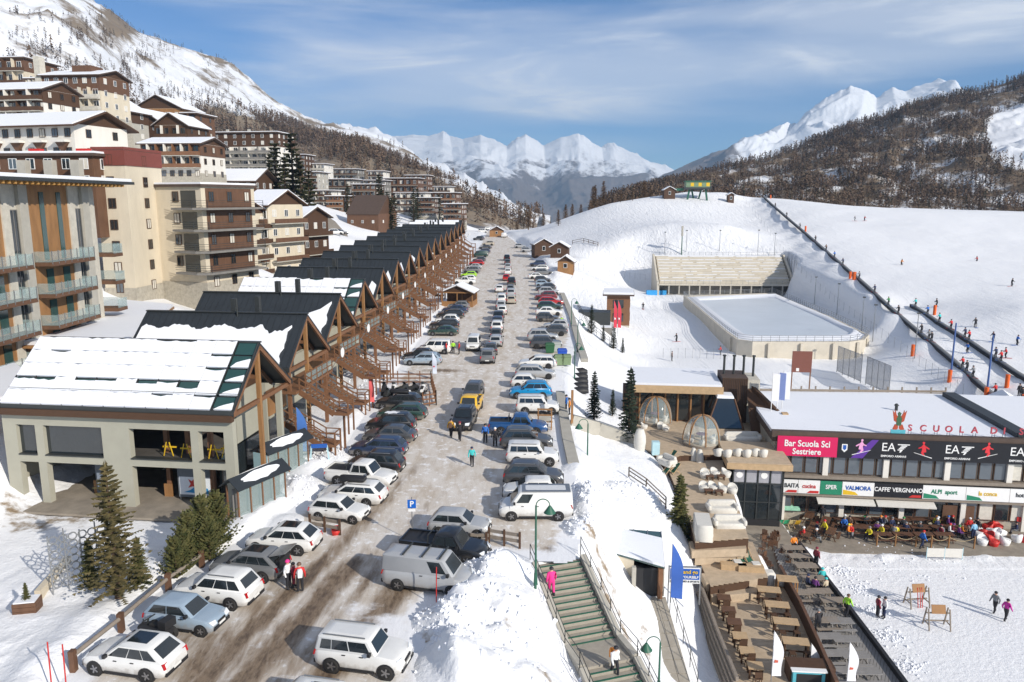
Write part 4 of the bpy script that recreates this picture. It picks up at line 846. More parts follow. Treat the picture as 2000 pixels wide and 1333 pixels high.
def build_hotel():
    root=empty('hotel',(-45,50,3),0,'hotel with timber bays and glass balconies at the left edge','building')
    Hh=19.6;Ln=34
    MB().b2((-13,0,-3),(0,Ln,Hh)).build('wall','stone_pale',root)
    MB().b2((-15,-2,Hh),(3.0,Ln+3.2,Hh+.3)).build('roof','steel',root)
    MB().b2((-14.8,-1.8,Hh+.305),(2.8,Ln+3,Hh+.62)).build('snow_layer','snow',root)
    for i in range(46):MB().b2((.05,-1+i*.8,Hh-.28),(2.8,-1+i*.8+.22,Hh-.02)).build('rafter','soffit',root)
    fl=[0.2,3.2,6.2,9.2,12.2]
    for k,y0 in enumerate((1.5,12.0,22.3)):      # timber bays
        MB().b2((.02,y0,0),(.18,y0+6.6,Hh-.1)).build('timber_bay','wood_orange',root)
        for lv,z in enumerate(fl):
            zt=19 if lv == 4 else z+2.5
            for dy in (1.6,4.4):
                o=MB().b2((.19,y0+dy,z+.1),(.26,y0+dy+(1.1 if lv <4 else .7),zt-.3)).build('window','glass_green',root)
            if lv:
                b=MB().b2((.2,y0-.2,z-.38),(1.9,y0+7.4,z-.02)).build('balcony','wood_brown',root)
                MB().b2((1.84,y0-.2,z),(1.88,y0+7.4,z+1.0)).build('glass_panel','glass_rail',b)
                MB().b2((.3,y0+7.34,z),(1.84,y0+7.38,z+1.0)).build('glass_panel','glass_rail',b);MB().b2((.3,y0-.2,z),(1.84,y0-.16,z+1.0)).build('glass_panel','glass_rail',b)
                for q in range(8):MB().b2((1.88,y0-.15+q*1.06,z-.2),(1.94,y0-.09+q*1.06,z+1.08)).build('post','metal',b)
    for y in (9.4,19.8,30.2):                      # stone piers with tall windows
        MB().b2((.02,y-1.6,-1),(.32,y-.5,Hh-.1)).build('pier','stone_pale',root);MB().b2((.02,y+.9,-1),(.34,y+2.2,Hh-.1)).build('pier','concrete',root)
        for z in fl:add_window(root,(.1,y+.2,z+(2.2 if z >12 else 1.3)),R(90),1.2,5.4 if z >12 else 2.3,'concrete_dark','glass')
    # balconies round the far end, seen against the stair tower
    for z in fl[1:]:
        b=MB().b2((-3.5,Ln+.05,z-.38),(1.6,Ln+2.0,z)).build('balcony','wood_brown',root);MB().b2((1.55,Ln+.05,z),(1.6,Ln+2.0,z+1)).build('glass_panel','glass_rail',b)
        MB().b2((-3.5,Ln+1.95,z),(1.55,Ln+2.0,z+1)).build('glass_panel','glass_rail',b)
    # low annex roof between hotel and chalets
    an=empty('annex_building',(0,0,0),0,'low annex with a broad smooth snow roof between hotel and chalets','building')
    z=7.9;q=[P(20,672,z),P(215,588,z),P(335,600,z),P(240,676,z)]
    MB().prism([p-Vector((0,0,7))for p in q],(0,0,6.7)).build('wall','wood_brown',an,fix=True)
    c=sum(q,Vector())/4;MB().prism([p+(p-c)*.05-Vector((0,0,.28))for p in q],(0,0,.25)).build('roof','wood_orange',an,fix=True)
    MB().prism([p+(p-c)*.03 for p in q],(0,0,.3)).build('snow_layer','snow',an,fix=True)
    # timber entrance canopy at the left edge
    cn=empty('entrance_canopy',(0,0,0),0,'orange timber entrance canopy with white posts at the left edge','canopy')
    a=[D(-60,665,62),D(20,640,66),D(75,672,58),D(-20,712,54)]
    for p in a:p.z=6.4
    MB().prism(a,(0,0,.5)).build('roof','wood_orange',cn,fix=True);MB().prism([p+Vector((0,0,.504))for p in a],(0,0,.2)).build('snow_layer','snow',cn,fix=True)
    for px,d in ((10,60),(-30,57)):
        p=D(px,700,d);MB().cyl((p.x,p.y,-.5),(p.x,p.y,6.4),.28,n=12).build('post','white',cn)
# ================================================================== chalet row
CH_RZ=R(-7)
def snow_outline(x0,x1,y0f,y1,n,seed,amp):
    rnd=random.Random(seed);pts=[(x0,y1),(x1,y1)]
    top=[(x1-(x1-x0)*i/n,y0f(i/n)+amp*(rnd.random()-.5))for i in range(n+1)]
    return pts+top
def flight(root,x0,z0,x1,z1,y,w,near,m='wood_red'):
    st=MB().beam((x0,y-w/2,z0-.12),(x1,y-w/2,z1-.12),.12,.46).build('staircase',m,root)
    MB().beam((x0,y+w/2,z0-.12),(x1,y+w/2,z1-.12),.12,.46).build('stringer',m,st)
    n=max(4,int(abs(z0-z1)/.19))
    for i in range(n):
        t=(i+.5)/n;x=x0+(x1-x0)*t;z=z0+(z1-z0)*t
        if near or i % 2 == 0:MB().box((x,y,z+.02),(.30 if near else .5,w,.05)).build('tread','wood_grey',st)
    L_=2.0;ld=MB().b2((x1,y-w/2-.05,z1-.22),(x1+L_*.6,y+w/2+.05,z1)).build('landing',m,root)
    for s in (-1,1):
        yy=y+s*w/2;k=4 if near else 2
        for i in range(k):
            t=i/(k-1);x=x0+(x1-x0)*t;z=z0+(z1-z0)*t;MB().box((x,yy,z+.5),(.08,.08,1.1)).build('baluster',m,st)
        for hh in ((.5,1.02)if near else (.95,)):MB().beam((x0,yy,z0+hh),(x1,yy,z1+hh),.06,.09).build('handrail',m,st)
        for hh in ((.5,1.0)if near else (.95,)):MB().beam((x1,yy,z1+hh),(x1+L_*.6,yy,z1+hh),.06,.08).build('handrail',m,ld)
        MB().box((x1+L_*.6,yy,z1-.4),(.12,.12,2.8)).build('post',m,ld)
    MB().beam((x1+L_*.6,y-w/2,z1+1.0),(x1+L_*.6,y+w/2,z1+1.0),.06,.08).build('handrail',m,ld)
    MB().box((x1+L_*.3,y,z1/2-.3),(.16,.16,max(.3,z1+.2))).build('support_post',m,ld)
def chalet_shell(root,near,stairs=True,glazed=False,len_=14.7):
    e,rg=7.15,10.9;ys,yn=-4.4,5.0
    for nm,y0 in (('south',ys),('north',yn)):
        if nm == 'south' and glazed:continue
        pts=[(-len_,y0,e),(0,y0,e),(0,0.0,rg),(-len_,0.0,rg)]
        if y0 >0:pts=pts[::-1]
        r=MB().prism(pts,(0,0,.16)).build('roof_slope','roof_dark',root,fix=True)
        if near:
            for i in range(24):
                x=-len_+.3+i*(len_-.5)/23;a=Vector((x,y0,e+.17));b=Vector((x,0,rg+.17));MB().beam(a,b,.03,.05).build('seam','roof_dark',r)
        MB().b2((-len_,y0-.12 if y0 <0 else y0,e-.25),(.04,y0 if y0 <0 else y0+.12,e+.12)).build('gutter','steel',root)
    MB().beam((-len_,0,rg+.19),(.05,0,rg+.19),.35,.10).build('ridge_cap','steel',root)
    for y0 in (ys,yn):
        MB().beam((-.12,y0,e-.16),(-.12,0,rg-.14),.2,.32).build('rake_beam','wood_red',root)
        MB().beam((-1.6,y0*.98,e-.2),(-1.6,0,rg-.2),.18,.26).build('rafter','wood_brown',root)
    MB().b2((-.42,-.14,0),(-.14,.14,rg-.1)).build('gable_post','wood_orange',root)
    MB().beam((-.30,ys+.1,e-.25),(-.30,yn-.1,e-.25),.22,.30).build('tie_beam','wood_red',root)
    MB().beam((-2.4,0,8.6),(-.3,0,8.6),.2,.26).build('tie_beam','wood_red',root)
    MB().prism([(-2.4,ys+.4,e),(-2.4,yn-.4,e),(-2.4,0,rg-.25)],(-.12,0,0)).build('gable','wood_dark',root,fix=True)
def make_chalet(near):
    root=empty('chalet',(0,0,0));chalet_shell(root,near)
    w=MB().b2((-14,-3.8,-.5),(-2.4,4.5,7.05)).build('wall','sage',root)
    MB().b2((-2.38,.6,3.6),(-2.2,4.4,7.0)).build('wall_panel','sage',root)
    MB().b2((-2.39,-3.6,.1),(-2.33,4.3,2.6)).build('shop_front','glass',root)
    MB().b2((-2.39,-3.6,2.9),(-2.25,-.2,4.8)).build('wall_panel','wood_orange',root)
    for y in (-3.7,4.4):MB().b2((-.5,y-.14,0),(-.22,y+.14,7)).build('post','wood_red',root)
    g=MB().b2((-2.3,-4.0,4.95),(.3,4.6,5.15)).build('gallery','wood_red',root)
    for hh in (.5,1.05):MB().beam((.25,-1.7,5.15+hh),(.25,4.6,5.15+hh),.06,.09).build('handrail','wood_red',g)
    for i in range(6 if near else 4):MB().box((.25,-1.7+i*(6.3/(5 if near else 3)),5.7),(.09,.09,1.15)).build('baluster','wood_red',g)
    if near:MB().b2((.22,-1.6,5.25),(.24,4.5,6.1)).build('glass_panel','glass_rail',g)
    flight(root,.3,5.1,3.2,3.3,-2.6,1.3,near);flight(root,-.5,2.9,2.6,1.1,-4.3,1.3,near)
    for s in (1,2):
        MB().b2((-9.5+s*2.2,.8,9.6),(-9.1+s*2.2,1.25,11.9+.25*s)).build('chimney','steel',root)
    MB().cyl((-6.2,-.3,10.6),(-6.2,-.3,12.3),.07,n=6).build('vent_pipe','steel',root)
    return root
def snow_strip(root,pts2,slope):
    """outline in (x, y) laid on a roof slope as a thick layer"""
    e,rg=7.15,10.9;k=(rg-e)/(4.4 if slope == 's' else 5.0)
    z=lambda y:rg-abs(y)*k+.17
    pts=[(x,y,z(y))for x,y in pts2];MB().prism(pts,(0,0,.2)).build('snow_patch','snow',root,fix=True)
def chalet_pos(i):
    Y=53+12.15*i;X=-17.7+.0145*(Y-53);return Vector((X,Y,float(zroad(Y))))
def build_chalets():
    near,far=make_chalet(True),make_chalet(False)
    for i in range(1,16):
        o=copy_tree(near if i <6 else far);p=chalet_pos(i);o.location=p;o.rotation_euler=(0,0,CH_RZ)
        extra={1:' and a wide snow sheet on its roof',2:' and a strip of snow by the ridge',3:' and a snow-covered glazed roof',14:' and a snow strip, next to last',15:' and a snow strip, last of the row'}.get(i,'')
        tag(o,f'{ORD[i]} steep-roofed chalet with outdoor stairs{extra}','chalet','chalets along the road')
        rnd=random.Random(i)
        if i == 1:
            n=60;q=[(-14.3,-4.3)]+[(-.9,-4.3)]+[(-.9-.35*rnd.random(),-4.3+3.1*k/9)for k in range(1,10)]+[(-1.4-12.8*k/n,-1.35-.18*math.sin(k*.37+1)-.22*rnd.random()-(.45*math.exp(-((k-6)/2.2)** 2)))for k in range(n)]+[(-14.3,-1.6)]
            snow_strip(o,q,'s')
        if i == 2:
            q=[(-9.5,-4.3),(-.5,-4.3)]+[(-.5-.3*rnd.random(),-4.3+3.3*k/8)for k in range(1,9)]+[(-1.5-.5*k,-1.6-.2*k-.3*rnd.random())for k in range(10)];snow_strip(o,q,'s')
            snow_strip(o,[(-14.3,-4.3),(-11.6,-4.3),(-11.4,-2.6),(-12.5,-2.3),(-14.3,-2.4)],'s')
        if i in (14,15):snow_strip(o,[(-14.5,-1.6),(-1,-1.6),(-1,-.1),(-14.5,-.1)],'s')
        if i in (4,5,6,7):snow_strip(o,[(-9+rnd.random()*3,-4.3),(-.4,-4.3),(-.3,-2.4-rnd.random()),(-1.0,-2.0),(-1.3,-3.3),(-5,-3.7)],'s')
        if i == 3:glazed_roof(o,9,4,3)
        # satellite dish or globe lamp on the gallery
        d=MB();c=Vector((1.2,4.6,6.2+.6));rings=[[(c.x+q_*.12,c.y+math.cos(a)*r_,c.z+math.sin(a)*r_)for a in [k*math.pi/6 for k in range(12)]]for q_,r_ in ((0,.05),(.5,.32),(1,.48),(1.2,.46),(.6,.3))]
        d.loft(rings);d.build('satellite_dish','white_paint',o);MB().beam((0.2,4.6,5.2),(1.2,4.6,6.8),.05,.05).build('dish_arm','metal',o)
    for p in (near,far):
        for k in list(p.children):
            for g in list(k.children):bpy.data.objects.remove(g)
            bpy.data.objects.remove(k)
        bpy.data.objects.remove(p)
    front_chalet()
def glazed_roof(root,nc,nr,seed,ln=14.7):
    e,rg=7.15,10.9;rnd=random.Random(seed)
    A=Vector((-ln,-4.4,e));U=Vector((ln,0,0));Vv=Vector((0,4.4,rg-e));N=U.cross(Vv).normalized();pt=lambda u,v:A+U*u+Vv*v
    for c in range(nc):
        for r in range(nr):
            u0,u1,v0,v1=c/nc,(c+1)/nc,r/nr,(r+1)/nr;du,dv=.004,.012
            g=MB().prism([pt(u0+du,v0+dv)+N*.19,pt(u1-du,v0+dv)+N*.19,pt(u1-du,v1-dv)+N*.19,pt(u0+du,v1-dv)+N*.19],N*.03).build('glass_panel','glass_green',root)
            clear=(c == nc-1)or (r == nr // 5 and rnd.random()<.9)
            gap=(.10+.14*rnd.random())if (c >nc-5 and rnd.random()<.6)else (.0 if rnd.random()<.9 else .08)
            if c == nc-1:
                if rnd.random()<.7:a,b=.15+.3*rnd.random(),.12
                else:continue
                q=[(u0+du+(u1-u0)*x,v0+(v1-v0)*y)for x,y in ((.1,.03),(.95,.03),(.9,a+.3),(.5,a+.12),(.3,a))]
            else:
                t=1-gap-((.15+.2*rnd.random())if (clear and r == nr // 5 and nr >4)else 0)
                q=[(u0+(u1-u0)*x,v0+(v1-v0)*y)for x,y in ((0.01,0.01),(.99,.01),(.99,t),(.75,t-.10*rnd.random()),(.5,t-.12*rnd.random()*(gap >0)),(.25,t-.08*rnd.random()),(.01,t))]
            MB().prism([pt(*p)+N*.224 for p in q],N*.15).build('snow_slab','snow',g,fix=True)
    for c in range(nc+1):MB().beam(pt(c/nc,0)+N*.3,pt(c/nc,1)+N*.3,.05,.09).build('glazing_bar','steel',root)
    MB().beam(pt(0,.22)+N*.36,pt(1,.22)+N*.36,.06,.05).build('snow_guard','steel',root)
def front_chalet():
    p=chalet_pos(0);root=empty('open_chalet',p,CH_RZ,'open sage-coloured concrete chalet with glazed snowy roof, nearest the camera','building')
    chalet_shell(root,True,glazed=True,len_=16.6)
    MB().prism([(-16.6,-4.4,7.15),(0,-4.4,7.15),(0,0,10.9),(-16.6,0,10.9)],(0,0,.16)).build('roof_slope','roof_dark',root,fix=True)
    glazed_roof(root,11,5,11,16.6)
    MB().b2((-17,-4.5,6.95),(-.02,-4.36,7.5)).build('fascia','steel',root)
    MB().b2((-17,-4.62,6.55),(-.1,-4.2,7.0)).build('eave_beam','wood_dark',root)
    y0,y1=-4.15,-3.65
    cols=[(-17,-16.0),(-14.6,-14.0),(-9.7,-7.7),(-3.3,-2.75),(-.95,-.3)]
    MB().b2((-17,y0+.003,5.75),(-.303,y1,6.548)).build('beam','sage',root);MB().b2((-17,y0+.003,3.1),(-.303,y1,3.6)).build('beam','sage',root)
    for a,b in cols:MB().b2((a,y0,-.4),(b,y1+.003,6.55)).build('column','sage',root)
    for (a,b),(c,d)in zip(cols[:-1],cols[1:]):MB().b2((b,y0-.06,3.6),(c,y1,3.68)).build('sill','steel',root)
    for (a,b)in ((-16,-14.6),(-14,-9.7)):MB().b2((a,-3.85,3.68),(b,-3.82,5.75)).build('window_pane','glass',root)
    MB().b2((-17,y1,3.2),(-2.6,4.4,3.4)).build('floor_slab','asphalt',root)
    MB().b2((-17,4.2,-.4),(-2.6,4.6,7.1)).build('back_wall','concrete_dark',root)
    MB().b2((-17.2,-3.6,-.4),(-17,4.2,7.1)).build('end_wall','sage',root)
    MB().b2((-2.75,.5,3.4),(-2.4,4.5,7.1)).build('wall_panel','sage',root)
    for x,y in ((-6.6,-2.0),(-5.0,-2.0),(-12.0,-2.0),(-10.4,-2.0),(-3.0,-2.6)):MB().b2((x,y,0),(x+.3,y+.3,7)).build('timber_post','wood_red',root)
    for x in (-12.2,-6.8):MB().b2((x,-2.1,0),(x+.6,-2.0,1.1)).build('post_casing','wood_orange',root)
    MB().b2((-.9,3.9,0),(-.5,4.3,7)).build('column','sage',root)
    MB().b2((-2.5,-2.2,0),(-2.3,4.2,3.3)).build('shop_front','glass',root)
    # paved floor under the chalet
    q=[Vector((x,y,0))for x,y in ((-22,-5.8),(0.6,-5.8),(0.6,5),(-22,5))]
    o=MB().prism(q,(0,0,.16)).build('pavement','paving',None,p,CH_RZ,fix=True);tag(o,kind='structure')
    # yellow display stands, posters
    for k,(x,y,z)in enumerate([(-5.8,-2.8,3.45),(-4.4,-3.0,3.45),(-2.4,-3.0,3.45),(-1.6,-2.7,3.45)]):
        s=MB().beam((x-.35,y,z),(x-.1,y,z+1.0),.05,.05).beam((x+.35,y,z),(x+.1,y,z+1.0),.05,.05).beam((x-.5,y+.2,z+.6),(x+.5,y+.2,z+.6),.06,.1).build('display_stand','stand_yellow',None); 
        s.parent=None;s.matrix_world=Matrix.Translation(p)@ Matrix.Rotation(CH_RZ,4,'Z');tag(s,f'yellow ski display stand on the upper floor of the open chalet, {ORD[k]} from the left','stand','yellow stands')
    for k,x in enumerate((-11.6,-5.4)):
        b=empty('poster_board',p+Matrix.Rotation(CH_RZ,3,'Z')@ Vector((x,-2.6,.16)),CH_RZ,['white poster board with a red skier, behind the spruce on the left','white poster board with a red skier, right of the big spruce'][k],'poster board')
        MB().b2((0,0,.25),(2.5,.12,2.6)).build('board','poster_dark',b);MB().b2((.12,-.03,.45),(2.38,-.004,1.75)).build('poster','poster_white',b)
        MB().prism([(.4,-.034,.62),(2.3,-.034,.55),(2.2,-.034,.95),(1.3,-.034,1.1),(.9,-.034,.8)],(0,-.004,0)).build('blue_wave','poster_blue',b,fix=True)
        MB().prism([(.75,-.042,.95),(.95,-.042,1.25),(.8,-.042,1.6),(1.05,-.042,1.45),(1.2,-.042,1.62),(1.2,-.042,1.2),(1.45,-.042,.95),(1.1,-.042,1.08)],(0,-.004,0)).build('red_skier','red',b,fix=True)
        for xx in (.1,2.4):MB().beam((xx,.06,0),(xx,.06,.3),.06,.06).build('leg','metal',b)
M['stand_yellow']=mat('stand_yellow',(.7,.45,.02),.5)
M['poster_dark']=mat('poster_dark',(.12,.14,.16),.6);M['poster_white']=mat('poster_white',(.7,.74,.78),.6,var=.1,scale=3);M['poster_blue']=mat('poster_blue',(.03,.25,.5),.6)
# ================================================================== upper street and trees of the left side
def build_left_trees():
    q=[D(590,520,185),D(640,480,215),D(680,462,232),D(655,440,255),D(640,440,262),D(612,470,222),D(580,500,190)]
    nx=[]
    for k,p in enumerate(q):nx.append(Vector((p.x,p.y,0)))
    zs=[H(p.x,p.y)for p in nx];zz=max(zs)+.3
    o=MB().prism([Vector((p.x,p.y,z+.15))for p,z in zip(nx,zs)],(0,0,.12)).build('upper_street','paving',fix=True);tag(o,kind='structure')
    sp=[(545,455,210,1.1,'far'),(562,462,205,1.0,'far2'),(578,470,212,1.32,'far'),(592,468,208,1.05,'far2'),(608,470,200,1.0,'far'),(532,440,225,.85,'far2'),(746,425,275,.8,'far2'),(742,415,300,.95,'far2'),(758,430,280,.75,'far'),(772,428,285,.7,'far2'),(765,440,270,.7,'far'),(808,420,340,.85,'far2'),(816,408,360,.85,'far2'),(858,415,380,.8,'far2'),(680,412,300,.6,'far2')]
    words=['leftmost','second','tallest','fourth','rightmost','palest small']
    for i,(x,y,d,s,k)in enumerate(sp):
        p=D(x,y,d);p.z=H(p.x,p.y)-.3
        tree(k,p,s,i*1.3,(f'{words[i]} tall dark spruce of the clump between town houses and barn' if i <6 else f'dark spruce {ORD[i - 6]} from the left among the trees beside the barn'),'tall spruces in the town')
    p=P(232,1172,0.3);tree('big',p,1.0,.4,'big bushy spruce in the foreground before the open chalet',None)
    for i,(x,y,s)in enumerate([(275,1150,.42),(180,1150,.40)]):tree('med',P(x,y,.2),s*1.2,i,['short bushy fir at the right foot of the big spruce','short bushy fir at the left foot of the big spruce'][i],'small firs',name='fir_shrub')
    for i,(x,y,s)in enumerate([(345,1125,.55),(372,1095,.72),(398,1075,.82),(425,1062,.80),(360,1110,.6),(410,1090,.6)]):tree('bush',P(x,y,.2),s*1.5,i*1.1,f'dense upright evergreen shrub behind the parked cars, {ORD[i]} in the hedge from the left','hedge of evergreen shrubs','shrub','evergreen_shrub')
    # isolated larches on and behind the right-hand hill
    for i,(x,y,d,s)in enumerate([(1162,398,330,1.0),(1158,385,345,1.15),(1178,412,318,.95),(1105,408,380,1.0),(1118,404,390,1.1),(1135,400,380,.9),(1032,452,330,1.0),(1062,428,400,.9),(1258,372,360,1.2),(1270,378,350,.8),(1010,440,420,.9),(1090,470,300,.6),(1212,405,310,.45),(1235,400,312,.4)]):
        p=D(x,y,d);p.z=H(p.x,p.y)-.2;tree('larch',p,s,i*.9,f'bare brown larch, {ORD[i]} among those on the snowy knoll below the lift station','bare larches on the hill',name='larch_tree')

def town_larches():
    for i,(x,y,d,s)in enumerate([(232,205,230,1.1),(245,215,225,.9),(258,200,260,1.2),(395,262,270,1.3),(405,270,265,1.0),(382,250,280,1.0),(20,120,250,1.0),(48,125,250,.9),(70,130,240,.8),(560,330,360,1.2),(590,345,350,1.0),(700,400,310,.9),(690,405,300,.8),(670,398,320,.8),(905,440,330,.8)]):
        p=D(x,y,d);p.z=H(p.x,p.y)-.3;tree('larch',p,s,i,f'bare larch standing among the town buildings, {ORD[i]} counted from the upper left','larches among the buildings',name='larch_tree')
town_larches()
build_town();build_hotel();build_chalets();build_left_trees()
# ================================================================== vehicles
CARPAINT={}
def carpaint(col,metal=0.0):
    k=tuple(col)
    if k not in CARPAINT:CARPAINT[k]=mat('car_paint_%d' % len(CARPAINT),col,0.32,metal=metal,var=0.06,scale=1.5,coat=0.6,spec=0.5);grime(CARPAINT[k])
    return CARPAINT[k]
def grime(m):
    """road salt thrown up on the lower panels"""
    nt=m.node_tree;L=nt.links.new;b=nt.nodes['Principled BSDF'];src=b.inputs['Base Color'].links[0].from_socket;tc=nd(nt,'ShaderNodeTexCoord');sp=nd(nt,'ShaderNodeSeparateXYZ');L(tc.outputs['Object'],sp.inputs[0])
    n=nd(nt,'ShaderNodeTexNoise');n.inputs['Scale'].default_value=4;n.inputs['Detail'].default_value=8;L(tc.outputs['Object'],n.inputs['Vector'])
    a=nd(nt,'ShaderNodeMath',operation='MULTIPLY_ADD');L(n.outputs[0],a.inputs[0]);a.inputs[1].default_value=-.9;L(sp.outputs[2],a.inputs[2])
    r=nd(nt,'ShaderNodeMapRange',interpolation_type='SMOOTHSTEP');L(a.outputs[0],r.inputs[0]);r.inputs[1].default_value=.25;r.inputs[2].default_value=-.15;r.inputs[3].default_value=0;r.inputs[4].default_value=.5
    x=nd(nt,'ShaderNodeMix',data_type='RGBA');L(r.outputs[0],x.inputs[0]);L(src,x.inputs[6]);x.inputs[7].default_value=(.30,.265,.225,1);L(x.outputs[2],b.inputs['Base Color'])
CC={'white':(.72,.72,.70),'off-white':(.62,.60,.56),'silver':(.38,.39,.40),'grey':(.16,.165,.17),'dark grey':(.06,.063,.068),'black':(.012,.013,.015),'dark blue':(.02,.035,.08),'blue':(.015,.075,.22),'bright blue':(.0,.22,.48),'red':(.42,.012,.012),'dark red':(.16,.015,.018),'dark green':(.018,.05,.04),'lime green':(.33,.62,.02),'light blue':(.28,.36,.44),'yellow':(.75,.45,.03),'orange':(.62,.17,.03),'beige':(.42,.37,.29)}
M['lamp_glass']=mat('lamp_glass',(.75,.78,.8),.1,var=0,spec=.8)
M['tail_glass']=mat('tail_glass',(.45,.01,.012),.15,var=0,spec=.7)
M['rim']=mat('rim',(.32,.32,.33),.35,metal=.8,var=.05)
M['plate']=mat('plate',(.75,.75,.72),.5,var=.03)
def wheel_mesh(r,w):
    m=MB();n=18
    prof=[(r*.62,-w*.5),(r*.93,-w*.5),(r,-w*.34),(r,w*.34),(r*.93,w*.5),(r*.62,w*.5)]
    rings=[[(p[0]*math.cos(2*math.pi*i/n),p[1],p[0]*math.sin(2*math.pi*i/n))for p in prof]for i in range(n)]
    vs=[p for q in rings for p in q];k=len(prof)
    m.add(vs,[(i*k+j,((i+1)% n)*k+j,((i+1)% n)*k+j+1,i*k+j+1)for i in range(n)for j in range(k-1)],0,True);return m.mesh('wheel')
def rim_mesh(r,w):
    m=MB()
    m.cyl((0,-w*.30,0),(0,w*.30,0),r*.62,n=14,mi=1)
    for a in range(5):
        t=a*2*math.pi/5
        for sy in (-1,1):m.beam((0,sy*w*.38,0),(math.cos(t)*r*.6,sy*w*.38,math.sin(t)*r*.6),r*.2,w*.12,0,up=(0,1,0))
    for sy in (-1,1):m.cyl((0,sy*w*.30,0),(0,sy*w*.46,0),r*.16,n=8)
    return m.mesh('rim')
def quad_on(c,u0,u1,v0,v1,off):
    """sub-quad of a bilinear patch c = (A low-start, B low-end, C high-end, D high-start), pushed out"""
    A,B,C,Dd=[Vector(p)for p in c]
    f=lambda u,v:(A*(1-u)+B*u)*(1-v)+(Dd*(1-u)+C*u)*v
    n=(B-A).cross(Dd-A).normalized();return [f(u,v)+n*off for u,v in ((u0,v0),(u1,v0),(u1,v1),(u0,v1))],n
def pane(c,u0,u1,v0,v1,off=.012,name='window'):
    q,n=quad_on(c,u0,u1,v0,v1,off);return MB().prism([p-n*.02 for p in q],n*.02).mesh(name)
def make_car(kind,spec,near=True):
    """spec: L, W, H, hood z, belt z, clearance, wheel r, wheelbase; greenhouse x stations from the nose: cowl, roof front, roof rear, tail base"""
    Ln,W,Hh,zh,zb,zc,wr,wb,xc,xf,xr,xt=spec['d'];h=W/2;X=lambda f:Ln/2-f*Ln
    root=empty(kind,(0,0,0));body=MB()
    pick=spec.get('bed')
    # lower body stations: f, bottom, top, width factor
    st=[(0.0,zc+.20,zh*.60,.70),(.012,zc+.08,zh*.72,.84),(.045,zc+.02,zh*.84,.93),(.11,zc,zh*.92,.98),(.2,zc,zh*.975,1.0),(xc,zc,zb-.02,1.0),(.5,zc,zb,1.0),(.75,zc,zb+.01,1.0),(.93,zc+.02,zb+.0,.97),(.975,zc+.08,zb-.05,.92),(1.0,zc+.2,zb-.18,.80)]
    rings=[]
    for f,b,t,w in st:
        x=X(f);y=h*w;m_=b+(t-b)*.55
        half=[(y*.90,b),(y*.985,b+.10),(y,m_),(y*.975,t-.10),(y*.90,t)]
        rings.append([(x,yy,z)for yy,z in half]+[(x,0,t+.025)]+[(x,-yy,z)for yy,z in half[::-1]])
    body.loft(rings)
    lo=[(X(xc),zb-.03),(X(xt),zb-.02)];wl,wt=h*.94,h*.77
    zr=Hh
    def ringg(z,x0,x1,w,rr=.10):
        return [(x0,w*.86,z),(x0-rr,w,z),(x1+rr,w,z),(x1,w*.88,z),(x1,-w*.88,z),(x1+rr,-w,z),(x0-rr,-w,z),(x0,-w*.86,z)]
    r0=ringg(zb-.03,X(xc),X(xt),wl);r1=ringg(zr-.07,X(xf),X(xr),wt+.03);r2=ringg(zr-.005,X(xf)-.14,X(xr)+.12,wt-.09)
    r3=ringg(zr+.035,X(xf)-.5,X(xr)+.45,wt*.55);body.loft([r0,r1,r2,r3],0,True,True)
    ob=body.build('body',carpaint(CC['white']),root,fix=True,sharp=48)
    # glazing laid on the greenhouse faces
    def g(name,c,*a,m='glass'):return obj(name,pane(c,*a,name=name),M[m],root)
    g('windscreen',(r0[7],r0[0],r1[0],r1[7]),.04,.96,.10,.93)
    if not spec.get('blind'):g('rear_window',(r0[3],r0[4],r1[4],r1[3]),.08,.92,.22,.9)
    sw=spec.get('side',((.05,.385),(.40,.70),(.715,.95)))
    sides=[((r0[2],r0[1],r1[1],r1[2]),1),((r0[6],r0[5],r1[5],r1[6]),-1)]
    for c,s_ in sides:
        for a,e in sw:
            if s_ >0:g('side_window',c,1-e,1-a,.16,.90)
            else:g('side_window',c,a,e,.16,.90)
    if spec.get('glass_roof'):obj('sunroof',MB().b2((X(xr)+.35,-wt*.62,zr-.01),(X(xf)-.3,wt*.62,zr+.045)).mesh('sunroof'),M['glass'],root)
    # wheels
    wm,rm=wheel_mesh(wr,.22),rim_mesh(wr,.22)
    xw=wb/2+spec.get('wx',.02)*Ln
    for x,s_ in ((xw,1),(xw,-1),(xw-wb,1),(xw-wb,-1)):
        am=MB().cyl((x,s_*(h-.16),wr),(x,s_*(h+.006),wr),wr*1.17,n=18);obj('wheel_arch',am.mesh('wheel_arch'),M['black'],root)
        w_=obj('wheel',wm,M['rubber'],root,(x,s_*(h-.085),wr))
        if near:obj('rim',rm,[M['rim'],M['black']],w_)
    # lamps, bumpers, mirrors, plates
    if near or True:
        for s_ in (1,-1):
            obj('headlight',MB().prism([(X(.012),s_*h*.84,zh*.66),(X(.012),s_*h*.46,zh*.64),(X(.03),s_*h*.46,zh*.84),(X(.06),s_*h*.90,zh*.86)],(.045,0,0)).mesh('headlight'),M['lamp_glass'],root)
            zt=zb-.10
            obj('taillight',MB().prism([(X(.985),s_*h*.58,zt-.20),(X(.985),s_*h*.92,zt-.20),(X(.965),s_*h*.93,zt+.06),(X(.965),s_*h*.60,zt+.04)],(-.065,0,0)).mesh('taillight'),M['tail_glass'],root)
